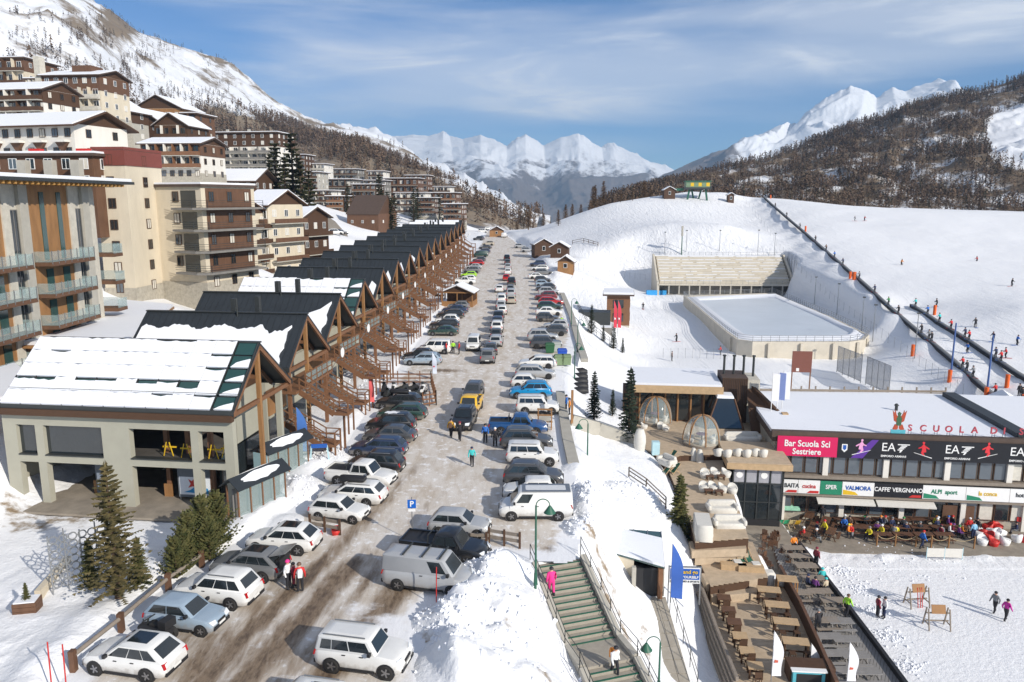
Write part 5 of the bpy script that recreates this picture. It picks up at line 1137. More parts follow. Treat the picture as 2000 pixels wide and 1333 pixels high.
    if near:
        for s_ in (1,-1):
            obj('mirror',MB().box((X(xc)-.30,s_*(h+.07),zb+.10),(.14,.2,.15)).mesh('mirror'),M['black'],root)
            obj('sill',MB().box((0,s_*(h-.02),zc+.06),(wb-2*wr-.15,.06,.12)).mesh('sill'),M['black'],root)
            for x in (X(xc+.17),X(xc+.37)):
                if x >X(xt)+.5:obj('door_handle',MB().box((x,s_*(h*.985+.012),zb-.12),(.17,.03,.035)).mesh('door_handle'),M['black'],root)
        obj('bumper',MB().box((X(.0)-.05,0,zc+.16),(.16,W*.78,.16)).mesh('bumper'),M['black'],root)
        obj('bumper',MB().box((X(1.0)+.05,0,zc+.19),(.14,W*.84,.18)).mesh('bumper'),M['black'],root)
        obj('grille',MB().box((X(.0)+.0,0,zh*.66),(.05,W*.36,.12)).mesh('grille'),M['black'],root)
        for x in (X(0)+.035,X(1)-.02):obj('number_plate',MB().box((x,0,zc+.28),(.02,.5,.11)).mesh('number_plate'),M['plate'],root)
        if spec.get('rails'):
            for s_ in (1,-1):obj('roof_rail',MB().beam((X(xr)+.25,s_*wt*.86,zr+.03),(X(xf)-.25,s_*wt*.86,zr+.03),.045,.05).mesh('roof_rail'),M['metal'],root)
    if spec.get('cross'):
        for f in (.45,.65,.85):obj('roof_bar',MB().beam((X(f),-wt*.95,zr+.07),(X(f),wt*.95,zr+.07),.06,.05).mesh('roof_bar'),M['steel'],root)
    if pick:
        b0,b1=X(pick),X(.985)
        m=MB().b2((b1,-h*.86,zb-.02),(b0,h*.86,zb+.035));obj('bed_liner',m.mesh('bed_liner'),M['black'],root)
        for s_ in (1,-1):obj('bed_side',MB().b2((b1,s_*h*.84,zb-.05),(b0,s_*h*.97,zb+.14)).mesh('bed_side'),carpaint(CC['white']),root)
        obj('tailgate',MB().b2((b1-.03,-h*.9,zb-.3),(b1+.06,h*.9,zb+.14)).mesh('tailgate'),carpaint(CC['white']),root)
        rb=MB().beam((b0-.2,-h*.8,zb),(b0-.2,-h*.7,zb+.55),.06,.06).beam((b0-.2,h*.8,zb),(b0-.2,h*.7,zb+.55),.06,.06).beam((b0-.2,-h*.72,zb+.53),(b0-.2,h*.72,zb+.53),.06,.06);obj('roll_bar',rb.mesh('roll_bar'),M['steel'],root)
    return root
SPEC={
    'hatchback':dict(d=(3.9,1.68,1.47,.88,.92,.20,.30,2.45,.27,.425,.86,.985),side=((.08,.51),(.53,.94))),
    'suv':dict(d=(4.45,1.86,1.70,1.02,1.06,.24,.355,2.65,.27,.415,.865,.975),rails=True),
    'crossover':dict(d=(4.3,1.82,1.58,.96,1.0,.23,.345,2.62,.26,.435,.82,.985),glass_roof=True),
    'wagon':dict(d=(4.7,1.82,1.49,.90,.95,.19,.325,2.8,.26,.43,.87,.985),rails=True),
    'sedan':dict(d=(4.6,1.80,1.44,.90,.95,.19,.32,2.75,.27,.41,.76,.90),side=((.10,.5),(.54,.92))),
    'jeep':dict(d=(4.2,1.84,1.70,1.08,1.10,.26,.365,2.57,.27,.36,.955,.985),side=((.06,.41),(.43,.73),(.745,.94)),rails=True),
    'van':dict(d=(4.95,1.92,1.97,1.08,1.16,.24,.335,3.1,.15,.27,.985,.995),side=((.06,.27),),blind=True,wx=.015),
    'minivan':dict(d=(4.3,1.82,1.84,1.05,1.10,.22,.325,2.75,.17,.30,.97,.99),side=((.06,.34),(.37,.66),(.69,.95)),wx=.01),
    'pickup':dict(d=(5.3,1.86,1.80,1.08,1.08,.30,.385,3.1,.25,.34,.57,.62),side=((.08,.5),(.54,.94)),bed=.62,wx=.01)}
CARP={}
def car_proto(kind,near):
    k=(kind,near)
    if k not in CARP:
        CARP[k]=make_car(kind,SPEC[kind],near)
        CARP[k]['_proto']=1
    return CARP[k]
PAINTED=('body','bed_side','tailgate')
def base_name(n):return n.split('.')[0]
CARNAME={'hatchback':'hatchback_car','suv':'suv_car','crossover':'crossover_car','wagon':'estate_car','sedan':'saloon_car','jeep':'boxy_suv','van':'panel_van','minivan':'minivan','pickup':'pickup_truck'}
CARWORD={'hatchback':'small hatchback','suv':'SUV','crossover':'crossover with glass roof','wagon':'estate car','sedan':'saloon car','jeep':'boxy off-roader','van':'panel van','minivan':'compact van','pickup':'pickup truck'}
def place_car(kind,colour,loc,heading,label,group,near=True,tilt=0.0):
    c=copy_tree(car_proto(kind,near));c.name=CARNAME[kind];del c['_proto']
    c.location=loc;c.rotation_euler=(0,0,R(heading));m=carpaint(CC[colour])
    for k in c.children:
        if base_name(k.name)in PAINTED:
            k.material_slots[0].link='OBJECT';k.material_slots[0].material=m
    tag(c,label,'van' if kind in ('van','minivan')else 'pickup' if kind == 'pickup' else 'car',group);return c
def kill_protos():
    def rec(o):
        for k in list(o.children):rec(k)
        bpy.data.objects.remove(o)
    for p in CARP.values():rec(p)
def roadpt(px,py):
    p=on_road(px,py);p.z += .02;return p
def build_cars():
    # left parking row, near part: px, py of the middle of the footprint, kind, colour, heading, what sets it apart
    Lrow=[(266,1306,'crossover','white',168,'bottom-left by the log rail'),(366,1222,'hatchback','light blue',-12,'facing the road beside the quad bike'),(428,1172,'suv','white',168,'between the pale blue hatchback and a grey car with raised tailgate'),
            (490,1122,'crossover','grey',168,'with its tailgate raised beside three skiers'),(556,1072,'crossover','white',172,'above the grey car with raised tailgate'),(664,1012,'hatchback','white',-14,'next to the low wooden rail with a red sled'),(690,980,'wagon','white',170,'with a black roof box'),
            (706,945,'pickup','white',-14,'nose to the road'),(734,922,'suv','black',172,'just behind the white pickup'),(740,888,'wagon','dark blue',174,'left row'),(762,862,'sedan','dark grey',174,'left row'),(764,842,'suv','black',174,'with snow left on its roof'),(786,818,'wagon','dark green',174,'left row'),(780,797,'wagon','black',174,'last before the fenced ski rack yard')]
    for i,(x,y,k,c,h,w)in enumerate(Lrow):
        lab=f'{c} {CARWORD[k]}, {ORD[i]} in the left row counting from the bottom' if w == 'left row' else f'{c} {CARWORD[k]} {w}'
        o=place_car(k,c,roadpt(x,y),h,lab,'cars parked along the left of the road')
        if i == 6 or i == 13:roof_box(o)
        if i == 3:
            L_=SPEC[k]['d'][0];obj('tailgate',MB().prism([(-L_/2+.55,-.7,1.52),(-L_/2+.55,.7,1.52),(-L_/2-.45,.66,1.78),(-L_/2-.45,-.66,1.78)],(0,0,.06)).mesh('tailgate'),carpaint(CC['grey']),o)
            obj('boot_opening',MB().b2((-L_/2-.012,-.6,.62),(-L_/2+.2,.6,1.3)).mesh('boot_opening'),M['black'],o)
        if i == 11:snow_cap(o,k)
    Rrow=[(712,1300,'jeep','white',-12,'alone at the bottom beside the big snow heap'),(838,1145,'van','silver',-14,'with three roof bars beside the snow heap'),(870,1090,'pickup','black',-14,'tucked behind the silver van'),(898,1040,'hatchback','silver',-10,'beside the blue parking sign'),
            (1046,1008,'van','white',180,'backed against the snow bank with ribbed roof'),(1035,972,'hatchback','white',180,'hidden behind the white panel van'),(1042,945,'suv','dark grey',-4,'next above the white panel van'),(1040,904,'jeep','white',-3,'below the blue pickup'),(1028,874,'suv','dark grey',-3,'between the blue pickup and a white off-roader'),(1012,846,'pickup','blue',-3,'beside the orange timber sign'),
            (1050,806,'jeep','white',-3,'behind the orange timber sign'),(1036,776,'suv','bright blue',180,'vivid among the right row'),(1032,756,'hatchback','white',-2,'just above the bright blue car')]
    for i,(x,y,k,c,h,w)in enumerate(Rrow):
        o=place_car(k,c,roadpt(x,y),h,f'{c} {CARWORD[k]} {w}','cars parked along the right of the road')
        if i == 1:
            for fx in (.9,-.1,-1.2):obj('roof_bar',MB().beam((fx,-.75,2.06),(fx,.75,2.06),.07,.08).mesh('roof_bar'),M['steel'],o)
        if i == 4:obj('roof_panel',MB().b2((-2.3,-.72,1.96),(.9,.72,2.0)).mesh('roof_panel'),M['metal'],o)
    place_car('wagon','white',roadpt(650,1412),-12,'white estate car with bright skis on its roof, cut off at the bottom edge','cars parked along the right of the road')
    # farther cars in the right row
    cols=['silver','white','dark grey','silver','dark grey','silver','dark grey','white','dark green','red','dark red','silver','dark grey','light blue','dark grey','white','grey','white','dark blue','silver']
    pts=[(1046,738),(1050,718),(1066,680),(1060,666),(1080,655),(1086,643),(1070,628),(1072,616),(1074,605),(1076,596),(1066,586),(1072,577),(1066,568),(1062,560),(1060,552),(1050,545),(1062,537),(1054,529),(1050,521),(1030,493),(1016,485)]
    kinds=['wagon','hatchback','suv','sedan','crossover','wagon','hatchback','suv']
    rnd=random.Random(4)
    for i,(x,y)in enumerate(pts):
        k=kinds[(i*5)% 8];c=cols[i % len(cols)]
        place_car(k,c,roadpt(x,y),rnd.choice([-2,178,0]),f'{c} {CARWORD[k]}, {ORD[i]} beyond the bright blue car in the right row','cars parked along the right of the road',near=False)
    # farther left row
    pts=[(826,712,'wagon','light blue'),(818,703,'hatchback','black'),(850,690,'minivan','white'),(866,655,'sedan','dark green'),(868,642,'wagon','black'),(874,632,'hatchback','white'),(880,622,'wagon','black'),(889,612,'sedan','dark blue'),(896,604,'hatchback','grey'),(906,556,'pickup','white'),(914,550,'hatchback','white'),(916,542,'hatchback','lime green'),(921,534,'suv','grey'),(926,526,'sedan','silver'),(931,519,'crossover','red'),(936,512,'hatchback','dark grey'),(938,503,'van','dark green'),(944,495,'wagon','dark blue'),(948,487,'sedan','dark grey'),(954,480,'suv','beige')]
    for i,(x,y,k,c)in enumerate(pts):
        place_car(k,c,roadpt(x,y),178 if i != 9 else 0,f'{c} {CARWORD[k]}, {ORD[i]} beyond the ski rack yard in the left row','cars parked along the left of the road',near=i <9)
    # traffic on the road
    q=[(953,706,'suv','grey',90),(958,690,'sedan','dark grey',90),(969,674,'wagon','silver',90),(969,660,'hatchback','dark grey',90),(971,647,'suv','white',90),(972,635,'sedan','dark blue',90),(974,624,'wagon','black',90),(981,613,'hatchback','white',90),(978,603,'sedan','silver',90),(979,592,'minivan','white',90),(998,592,'wagon','beige',90),(998,580,'suv','silver',90),(975,570,'sedan','white',90),(997,570,'hatchback','grey',90),(999,556,'suv','black',90),(989,548,'hatchback','red',90),(992,536,'sedan','white',90),(992,526,'wagon','silver',90),(991,517,'hatchback','dark grey',90),(990,509,'suv','black',90)]
    for i,(x,y,k,c,h)in enumerate(q):
        place_car(k,c,roadpt(x,y),h+rnd.uniform(-2,2),f'{c} {CARWORD[k]}, {ORD[i]} in the queue driving away up the road','queue of cars on the road',near=i <5)
    place_car('minivan','white',roadpt(925,682),-92,'white compact van facing the camera beside the queue','oncoming cars')
    place_car('suv','black',roadpt(907,832),-96,'black SUV stopped in the road behind the skier in yellow','oncoming cars')
    place_car('pickup','yellow',roadpt(919,806),-97,'yellow pickup with skis behind the black SUV in the road','oncoming cars')
    place_car('wagon','dark grey',roadpt(925,776),-96,'dark grey estate car behind the yellow pickup','oncoming cars')
    # far end
    for i,(x,y,c,k)in enumerate([(943,455,'white','minivan'),(952,449,'white','hatchback'),(985,464,'white','van'),(965,452,'light blue','hatchback'),(935,470,'dark grey','suv')]):
        place_car(k,c,roadpt(x,y),40*i,f'{c} {CARWORD[k]} at the far end of the road, {ORD[i]} from the chalets','cars at the road end',near=False)
    # upper street
    for i,(x,y,c,k)in enumerate([(668,452,'silver','hatchback'),(662,459,'dark blue','sedan'),(656,470,'white','suv')]):
        p=D(x,y,235-8*i);p.z=H(p.x,p.y)+.1;place_car(k,c,p,20,f'{c} {CARWORD[k]} on the upper street by the brown barn, {ORD[i]} from the trees','cars on the upper street',near=False)
def roof_box(o):
    rings=[[(x,y*w,1.56+z)for y,z in ((.36,.02),(.40,.14),(.30,.30),(-.30,.30),(-.40,.14),(-.36,.02))]for x,w in ((.9,.55),(.75,.9),(0,1),(-.75,1),(-.95,.8))]
    obj('roof_box',MB().loft(rings).mesh('roof_box'),M['black'],o)
def snow_cap(o,k):
    d=SPEC[k]['d'];pts=[]
    for i in range(16):
        a=i*math.pi/8;r=.8+.2*math.sin(i*2.3);pts.append((-.15+.75*r*math.cos(a),.48*r*math.sin(a),d[2]-.005))
    obj('snow_patch',MB().prism(pts,(0,0,.05)).mesh('snow_patch'),M['snow'],o)
build_cars()
# ================================================================== right-hand side
def wpts(pts,z):return [P(a,b,z)for a,b in pts]
def deck(name,pts,z,m,plank=.16,ang=0.0,th=.14,mi='deck'):
    """timber platform: structure, bearers below, boards as one joined part"""
    q=wpts(pts,z);root=empty(name,(0,0,0));tag(root,kind='structure')
    base=MB().prism([p-Vector((0,0,1.6))for p in q],(0,0,1.6-.05)).build('substructure','wood_dark',root,fix=True)
    poly=np.array([(p.x,p.y)for p in q]);c=poly.mean(0);ca,sa=math.cos(ang),math.sin(ang)
    loc=np.stack([(poly-c)@ np.array([ca,sa]),(poly-c)@ np.array([-sa,ca])],1);y0,y1=loc[:,1].min(),loc[:,1].max()
    mb=MB();y=y0+.002;rnd=random.Random(len(name))
    while y <y1:
        ym=y+plank/2;xs=[]
        for i in range(len(loc)):
            (ax,ay),(bx,by)=loc[i],loc[(i+1)% len(loc)]
            if (ay >ym)!= (by >ym):xs.append(ax+(bx-ax)*(ym-ay)/(by-ay))
        xs.sort()
        for a,b in zip(xs[::2],xs[1::2]):
            if b-a >.1:
                cx,cy=(a+b)/2,ym;mb.box((c[0]+cx*ca-cy*sa,c[1]+cx*sa+cy*ca,z+.01+rnd.uniform(-.006,.006)),(b-a,plank-.02,.05),ang)
        y += plank
    o=mb.build('plank',m,root);o['kind']='stuff';return root
def rail_line(name,pts,label,m='steel',h=1.0,step=1.6,rails=(.5,1.0),r=.03,group=None,posts=True):
    root=empty(name,pts[0],0,label,'railing',group);o0=Vector(pts[0]);pts=[Vector(p)-o0 for p in pts]
    for a,b in zip(pts[:-1],pts[1:]):
        for hh in rails:MB().cyl(a+Vector((0,0,hh)),b+Vector((0,0,hh)),r,n=6).build('rail',m,root)
        n=max(1,int((b-a).length/step))
        for i in range(n+1):
            p=a.lerp(b,i/n);MB().cyl(p-Vector((0,0,.2)),p+Vector((0,0,h)),r*1.2,n=6).build('post',m,root)
    return root
def lamp(loc,h,label,side=1):
    root=empty('street_lamp',loc,0,label,'lamp','green street lamps');MB().cyl((0,0,-.3),(0,0,h),.07,.05,8).build('post','green',root);MB().cyl((0,0,0),(0,0,.7),.12,.09,8).build('base','green',root)
    m=MB();pr=None
    for i in range(9):
        a=math.pi*i/8;q=Vector((side*(.38-.38*math.cos(a)),0,h+.38*math.sin(a)))
        if pr is not None:m.cyl(pr,q,.03,n=6,cap=False)
        pr=q
    m.build('arm','green',root);s=MB().cyl((side*.76,0,h-.42),(side*.76,0,h-.02),.34,.07,12).build('lamp_shade','green',root);MB().sphere((side*.76,0,h-.42),.13,8,5).build('bulb','white_paint',s);return root
def text_mesh(txt,size,depth=.02,font_bold=False):
    cu=bpy.data.curves.new('t','FONT');cu.body=txt;cu.size=size;cu.extrude=depth;cu.align_x='CENTER';cu.align_y='CENTER';cu.resolution_u=3
    if font_bold:cu.offset=size*.02
    o=bpy.data.objects.new('t',cu);COL.objects.link(o);me=bpy.data.meshes.new_from_object(o);bpy.data.objects.remove(o);return me
def put_text(txt,parent,loc,size,m,name='lettering',sx=1.0,bold=False,depth=.012):
    me=text_mesh(txt,size,depth,bold);me.materials.clear();o=obj(name,me,M[m]if isinstance(m,str)else m,parent,loc);o.rotation_euler=(R(90),0,0);o.scale=(sx,1,1);return o
def quick(name,mb,m,loc,rz,label,cat,group=None,**k):return tag(mb.build(name,m,None,loc,rz,**k),label,cat,group)
# ---- furniture
PROTO={}
def picnic_proto(m):
    if ('pic',m)not in PROTO:
        parts=[]
        for i in range(4):parts.append(('board',MB().box((0,-.30+i*.2,.74),(1.7,.185,.04)).mesh('board')))
        for s in (-1,1):parts.append(('bench',MB().box((0,s*.68,.44),(1.7,.26,.04)).mesh('bench')))
        for s in (-1,1):
            l=MB().beam((s*.65,-.5,0),(s*.65,-.18,.72),.06,.08).beam((s*.65,.5,0),(s*.65,.18,.72),.06,.08).beam((s*.65,-.8,.40),(s*.65,.8,.40),.06,.07);parts.append(('leg_frame',l.mesh('leg_frame')))
        for _,me in parts:me.materials.append(M[m])
        PROTO[('pic',m)]=parts
    return PROTO[('pic',m)]
def picnic(loc,rz,m,label,group):
    r=empty('picnic_table',loc,rz,label,'table',group)
    for n_,me in picnic_proto(m):obj(n_,me,None,r)
    return r
def high_table(loc,rz,label,group,w=1.6,d=.8,h=1.05,m='wood_pale'):
    k=('ht',w,d,h,m)
    if k not in PROTO:
        ps=[('top',MB().b2((-w/2,-d/2,h-.06),(w/2,d/2,h)).mesh('top'),m)]
        for sx in (-1,1):
            for sy in (-1,1):ps.append(('leg',MB().box((sx*(w/2-.1),sy*(d/2-.1),h/2-.03),(.10,.10,h-.06)).mesh('leg'),'wood_dark'))
        ps.append(('foot_rail',MB().b2((-w/2+.1,-.04,.3),(w/2-.1,.04,.38)).mesh('foot_rail'),'wood_dark'))
        for _,me,mm in ps:me.materials.append(M[mm])
        PROTO[k]=ps
    r=empty('high_table',loc,rz,label,'table',group)
    for n_,me,_ in PROTO[k]:obj(n_,me,None,r)
    return r
def sofa(loc,rz,label,group,w=2.2,m='white_cloth'):
    k=('sofa',w)
    if k not in PROTO:
        def soft(lo,hi):
            b=MB();c=[(lo[i]+hi[i])/2 for i in range(3)];hx,hy=(hi[0]-lo[0])/2,(hi[1]-lo[1])/2
            ring=lambda s_,z:[(c[0]+x*hx*s_,c[1]+y*hy*s_,z)for x,y in ((-1,-.8),(-.9,-1),(.9,-1),(1,-.8),(1,.8),(.9,1),(-.9,1),(-1,.8))]
            return b.loft([ring(1,lo[2]),ring(1.02,(lo[2]+hi[2])/2),ring(.97,hi[2]-.06),ring(.88,hi[2])])
        ps=[('seat',soft((-w/2,-.45,0),(w/2,.45,.46))),('backrest',soft((-w/2,.2,.40),(w/2,.5,.88)))]+[('armrest',soft((s*w/2-.14,-.45,.3),(s*w/2+.14,.45,.66)))for s in (-1,1)]
        PROTO[k]=[(n_,b.mesh(n_))for n_,b in ps]
        for _,me in PROTO[k]:me.materials.append(M[m])
    r=empty('covered_sofa',loc,rz,label,'sofa',group)
    for n_,me in PROTO[k]:obj(n_,me,None,r)
    return r
def tub_chair(loc,rz,label,group,m='white_cloth',name='tub_chair',s=1.0):
    if 'tub' not in PROTO:
        sh=MB();n=14;prof=[(.30,0),(.36,.2),(.39,.42)]
        rings=[[(r_*math.cos(2*math.pi*i/n),r_*math.sin(2*math.pi*i/n),z+(.30*max(0,math.sin(2*math.pi*i/n))if k == 2 else 0))for i in range(n)]for k,(r_,z)in enumerate(prof)]
        inner=[[(x*.84,y*.84,z)for x,y,z in rings[2]],[(.28*math.cos(2*math.pi*i/n),.28*math.sin(2*math.pi*i/n),.38)for i in range(n)]]
        sh.loft(rings+inner);PROTO['tub']=sh.mesh('shell');PROTO['tub'].materials.append(M['white_cloth'])
        PROTO['tubc']=MB().cyl((0,0,.38),(0,0,.46),.27,.25,12).mesh('cushion');PROTO['tubc'].materials.append(M['white_cloth'])
    r=empty(name,loc,rz,label,'chair',group);r.scale=(s,)*3
    for n_,k in (('shell','tub'),('cushion','tubc')):
        o=obj(n_,PROTO[k],None,r)
        o.material_slots[0].link='OBJECT';o.material_slots[0].material=M[m]if isinstance(m,str)else m
    return r
def deckchair(loc,rz,label,group,m):
    r=empty('deck_chair',loc,rz,label,'chair',group)
    k='dch'
    if k not in PROTO:
        PROTO[k]=[('frame',MB().beam((-.28,-.5,.02),(-.28,.45,.95),.04,.05).beam((.28,-.5,.02),(.28,.45,.95),.04,.05).beam((-.28,.4,.02),(-.28,-.1,.42),.04,.05).beam((.28,.4,.02),(.28,-.1,.42),.04,.05).mesh('frame')),('canvas',MB().loft([[(x,y,z)for x in (-.25,.25)]for y,z in ((-.45,.22),(-.2,.24),(.1,.42),(.42,.93))],closed=False,cap=False).mesh('canvas'))]
        PROTO[k][0][1].materials.append(M['wood_pale']);PROTO[k][1][1].materials.append(M['green'])
    obj('frame',PROTO[k][0][1],None,r);c=obj('canvas',PROTO[k][1][1],None,r);c.material_slots[0].link='OBJECT';c.material_slots[0].material=m;return r
def feather_flag(loc,h,col,label,rz=0.0,w=.75,mark=None):
    r=empty('feather_flag',loc,rz,label,'flag');MB().cyl((0,0,-.2),(0,0,h),.03,.015,6).build('pole','metal',r)
    n=12;a,b=[],[]
    for i in range(n+1):
        t=i/n;z=h*(.22+.78*t);ww=w*math.sin(min(1,(1-t)*2.2+.02)*math.pi/2);wob=.06*math.sin(t*9);a.append((0,wob,z));b.append((ww,wob+.05*math.sin(t*7+1),z-.12*ww))
    m=MB();m.loft([[x,y]for x,y in zip(a,b)],closed=False,cap=False);m.loft([[(y[0],y[1]+.01,y[2]),(x[0],x[1]+.01,x[2])]for x,y in zip(a,b)],closed=False,cap=False)
    f=m.build('banner',paint(col,.8),r)
    if mark:MB().b2((w*.2,-.02,h*.45),(w*.55,.10,h*.58)).build('emblem',paint(mark,.8),f)
    return r
# ---- stairs
def build_stairs():
    root=empty('outdoor_stairs',ST_A,0,'broad stone steps with green nosings going down from the road','stairs')
    d=ST_B-ST_A;fl=Vector((d.x,d.y,0));L_=fl.length;f=fl/L_;s=Vector((f.y,-f.x,0));W=2.6;n=13;rz=math.atan2(f.y,f.x)
    def steps(o,n,zr,run):
        for i in range(n):
            c=o+f*(run*(i+.5));z=o.z-zr*(i+1)
            t=MB().box((0,0,-.3),(run,W,.6)).build('step','stone_step',root,c-ST_A+Vector((0,0,z-c.z+0)),rz)
            MB().box((run/2-.04,0,.012),(.10,W-.02,.035)).build('nosing','green',t)
    run=L_/n;steps(ST_A,n,2.35/n,run)
    o=ST_B.copy();MB().box((1.0,0,-.3),(2.0,W+.2,.6)).build('landing','stone_step',root,o-ST_A+Vector((0,0,-.02)),rz)
    o2=o+f*2.0;steps(o2,9,.17,.42)
    # cheek walls with snow
    for sd in (1,-1):
        a=ST_A+s*sd*(W/2+.22);b=ST_B+s*sd*(W/2+.22);c=b+f*2;e=c+f*3.8-Vector((0,0,1.5))
        k=MB()
        for p,q in ((a,b),(b,c),(c,e)):k.beam(p-ST_A+Vector((0,0,-.25)),q-ST_A+Vector((0,0,-.25)),.34,.9)
        k.build('cheek_wall','concrete',root)
        pts=[a-f*.4,a.lerp(b,.5),b,c,e];q=[p+s*sd*.1 for p in pts]
        rail_line('stair_railing',q,['thin double handrail on the right of the green-edged steps','thin dark handrail on the left of the green-edged steps'][0 if (s*sd).x >0 else 1],'steel',1.0,1.3,(.55,1.0),.022)
M['stone_step']=mat('stone_step',(.33,.30,.25),.85,var=.18,scale=2.5,bump=.2)
def build_walkway():
    # rental tunnel entrance
    z=-4.9;root=empty('rental_entrance',P(1268,1166,z),0,'rental shop entrance hut with glazed snowy lean-to roof below the road','building');o=root.location.copy()
    A,B,C,E=[D(1180,1078,51.5),D(1298,1112,50.3),D(1291,1042,56),D(1184,1034,55.5)]
    q=[p-o for p in (A,B,C,E)];MB().prism(q,(0,0,.12)).build('roof','glass_green',root,fix=True)
    c=sum(q,Vector())/4;q2=[q[0]+Vector((0,0,.124)),q[1]+Vector((0,0,.124)),q[2].lerp(q[1],.25)+Vector((0,0,.124)),q[3].lerp(q[0],.02).lerp(q[2],.1)+Vector((0,0,.124))];MB().prism(q2,(0,0,.16)).build('snow_layer','snow',root,fix=True)
    for t in (0,.25,.5,.75,1):MB().beam(q[0].lerp(q[1],t)+Vector((0,0,.1)),q[3].lerp(q[2],t)+Vector((0,0,.1)),.06,.16).build('glazing_bar','metal',root)
    a,b=q[0],q[1]
    MB().prism([Vector((a.x,a.y,a.z-.05)),Vector((b.x-1.9,a.lerp(b,.45).y,a.lerp(b,.45).z-.05)),Vector((b.x-1.9,a.lerp(b,.45).y,0)),Vector((a.x,a.y,-.5))],(0,.3,0)).build('wall','cream',root,fix=True)
    MB().b2((b.x-1.9,b.y+.3,0),(b.x-.35,b.y+2.5,b.z-.1)).build('doorway_shade','black',root)  # solid black block: the dark of the interior is put in as colour
    MB().b2((b.x-.38,b.y-.05,0),(b.x-.08,b.y+.25,b.z)).build('post','wood_red',root);MB().b2((b.x-2.1,b.y-.0,0),(b.x-1.85,b.y+.3,b.z+.1)).build('post','concrete',root)
    MB().prism([q[3],q[2],Vector((q[2].x,q[2].y,-1)),Vector((q[3].x,q[3].y,-1))],(0,.2,0)).build('wall','concrete',root,fix=True)
    MB().prism([q[1]-Vector((0,0,.02)),q[2]-Vector((0,0,.02)),Vector((q[2].x,q[2].y,0)),Vector((q[1].x+.1,q[1].y+.3,0))],(-.15,0,0)).build('wall','concrete',root,fix=True)
    # paved ramp
    pts=[P(1248,1168,-4.9),P(1300,1166,-4.9),P(1352,1345,-6.6),P(1286,1345,-6.6)]
    w=empty('walkway',(0,0,0));tag(w,kind='structure')
    for i in range(7):
        for k in range(3):
            f=lambda u,v:(pts[0].lerp(pts[1],u)).lerp(pts[3].lerp(pts[2],u),v);u0,u1,v0,v1=k/3+.006,(k+1)/3-.006,i/7+.004,(i+1)/7-.004
            MB().prism([f(u0,v0),f(u1,v0),f(u1,v1),f(u0,v1)],(0,0,-.35)).build('slab','stone_step',w,fix=True)
    rail_line('walkway_railing',[P(1310,1172,-4.9),P(1362,1345,-6.7)],'thin railing between the paved ramp and the snow strip','steel',1.0,1.4,(.5,1.0),.02)
    # rental sign
    sg=empty('rental_sign',P(1335,1176,-5.2),R(-4),'white and blue rental sign board on two metal posts','sign');x=32/1500*48.5
    for s in (-1,1):MB().box((s*x,0,1.2),(.08,.08,2.7)).build('post','metal',sg)
    b=MB().b2((-x,-.04,1.35),(x,.03,2.45)).build('board','white_paint',sg);MB().b2((-x+.08,-.055,1.62),(x-.08,-.042,2.38)).build('blue_panel','sign_blue',b)
    put_text('rent and go',b,(0,-.07,2.16),.36,'stand_yellow',bold=True);put_text('SPEED YOURSELF',b,(0,-.07,1.80),.23,'white_paint',bold=True);put_text('SNOWBOARD & SPORTS',b,(0,-.055,1.48),.17,'steel')
    MB().box((0,0,2.5),(2*x+.1,.1,.06)).build('frame','metal',sg)
    feather_flag(P(1308,1196,-5.2),4.7,(.05,.13,.45),'tall blue feather flag in front of the rental sign',R(-10),.75)
    feather_flag(roadpt(584,905),4.6,(.06,.16,.45),'tall blue feather flag left of the road by the chalet stairs',R(5),.8,(.8,.8,.8))
    feather_flag(roadpt(722,800),3.4,(.65,.12,.12),'pale red feather flag by the ski rack yard',R(10),.5)
    feather_flag(roadpt(845,742),3.2,(.55,.6,.7),'white and blue feather flag at the corner of the ski rack yard',R(10),.5,(.5,.05,.1))
    for i,(x_,y_,h)in enumerate([(1505,1345,3.6),(1578,1352,3.2),(1652,1352,3.3)]):feather_flag(P(x_,y_,Z_D if i <1 else Z_GREY),h,(.7,.7,.72),f'white feather flag with a red emblem, {ORD[i]} from left at the bottom edge',R(5),.6,(.5,.1,.06))
    # wooden handrail down the bank
    q=[G(1228,935),G(1262,958),G(1300,995)];rail_line('timber_railing',q,'weathered timber railing down the snowy bank','wood_grey',1.0,1.5,(.35,.7,1.0),.05)
M['sign_blue']=mat('sign_blue',(.02,.10,.40),.5,var=.03)
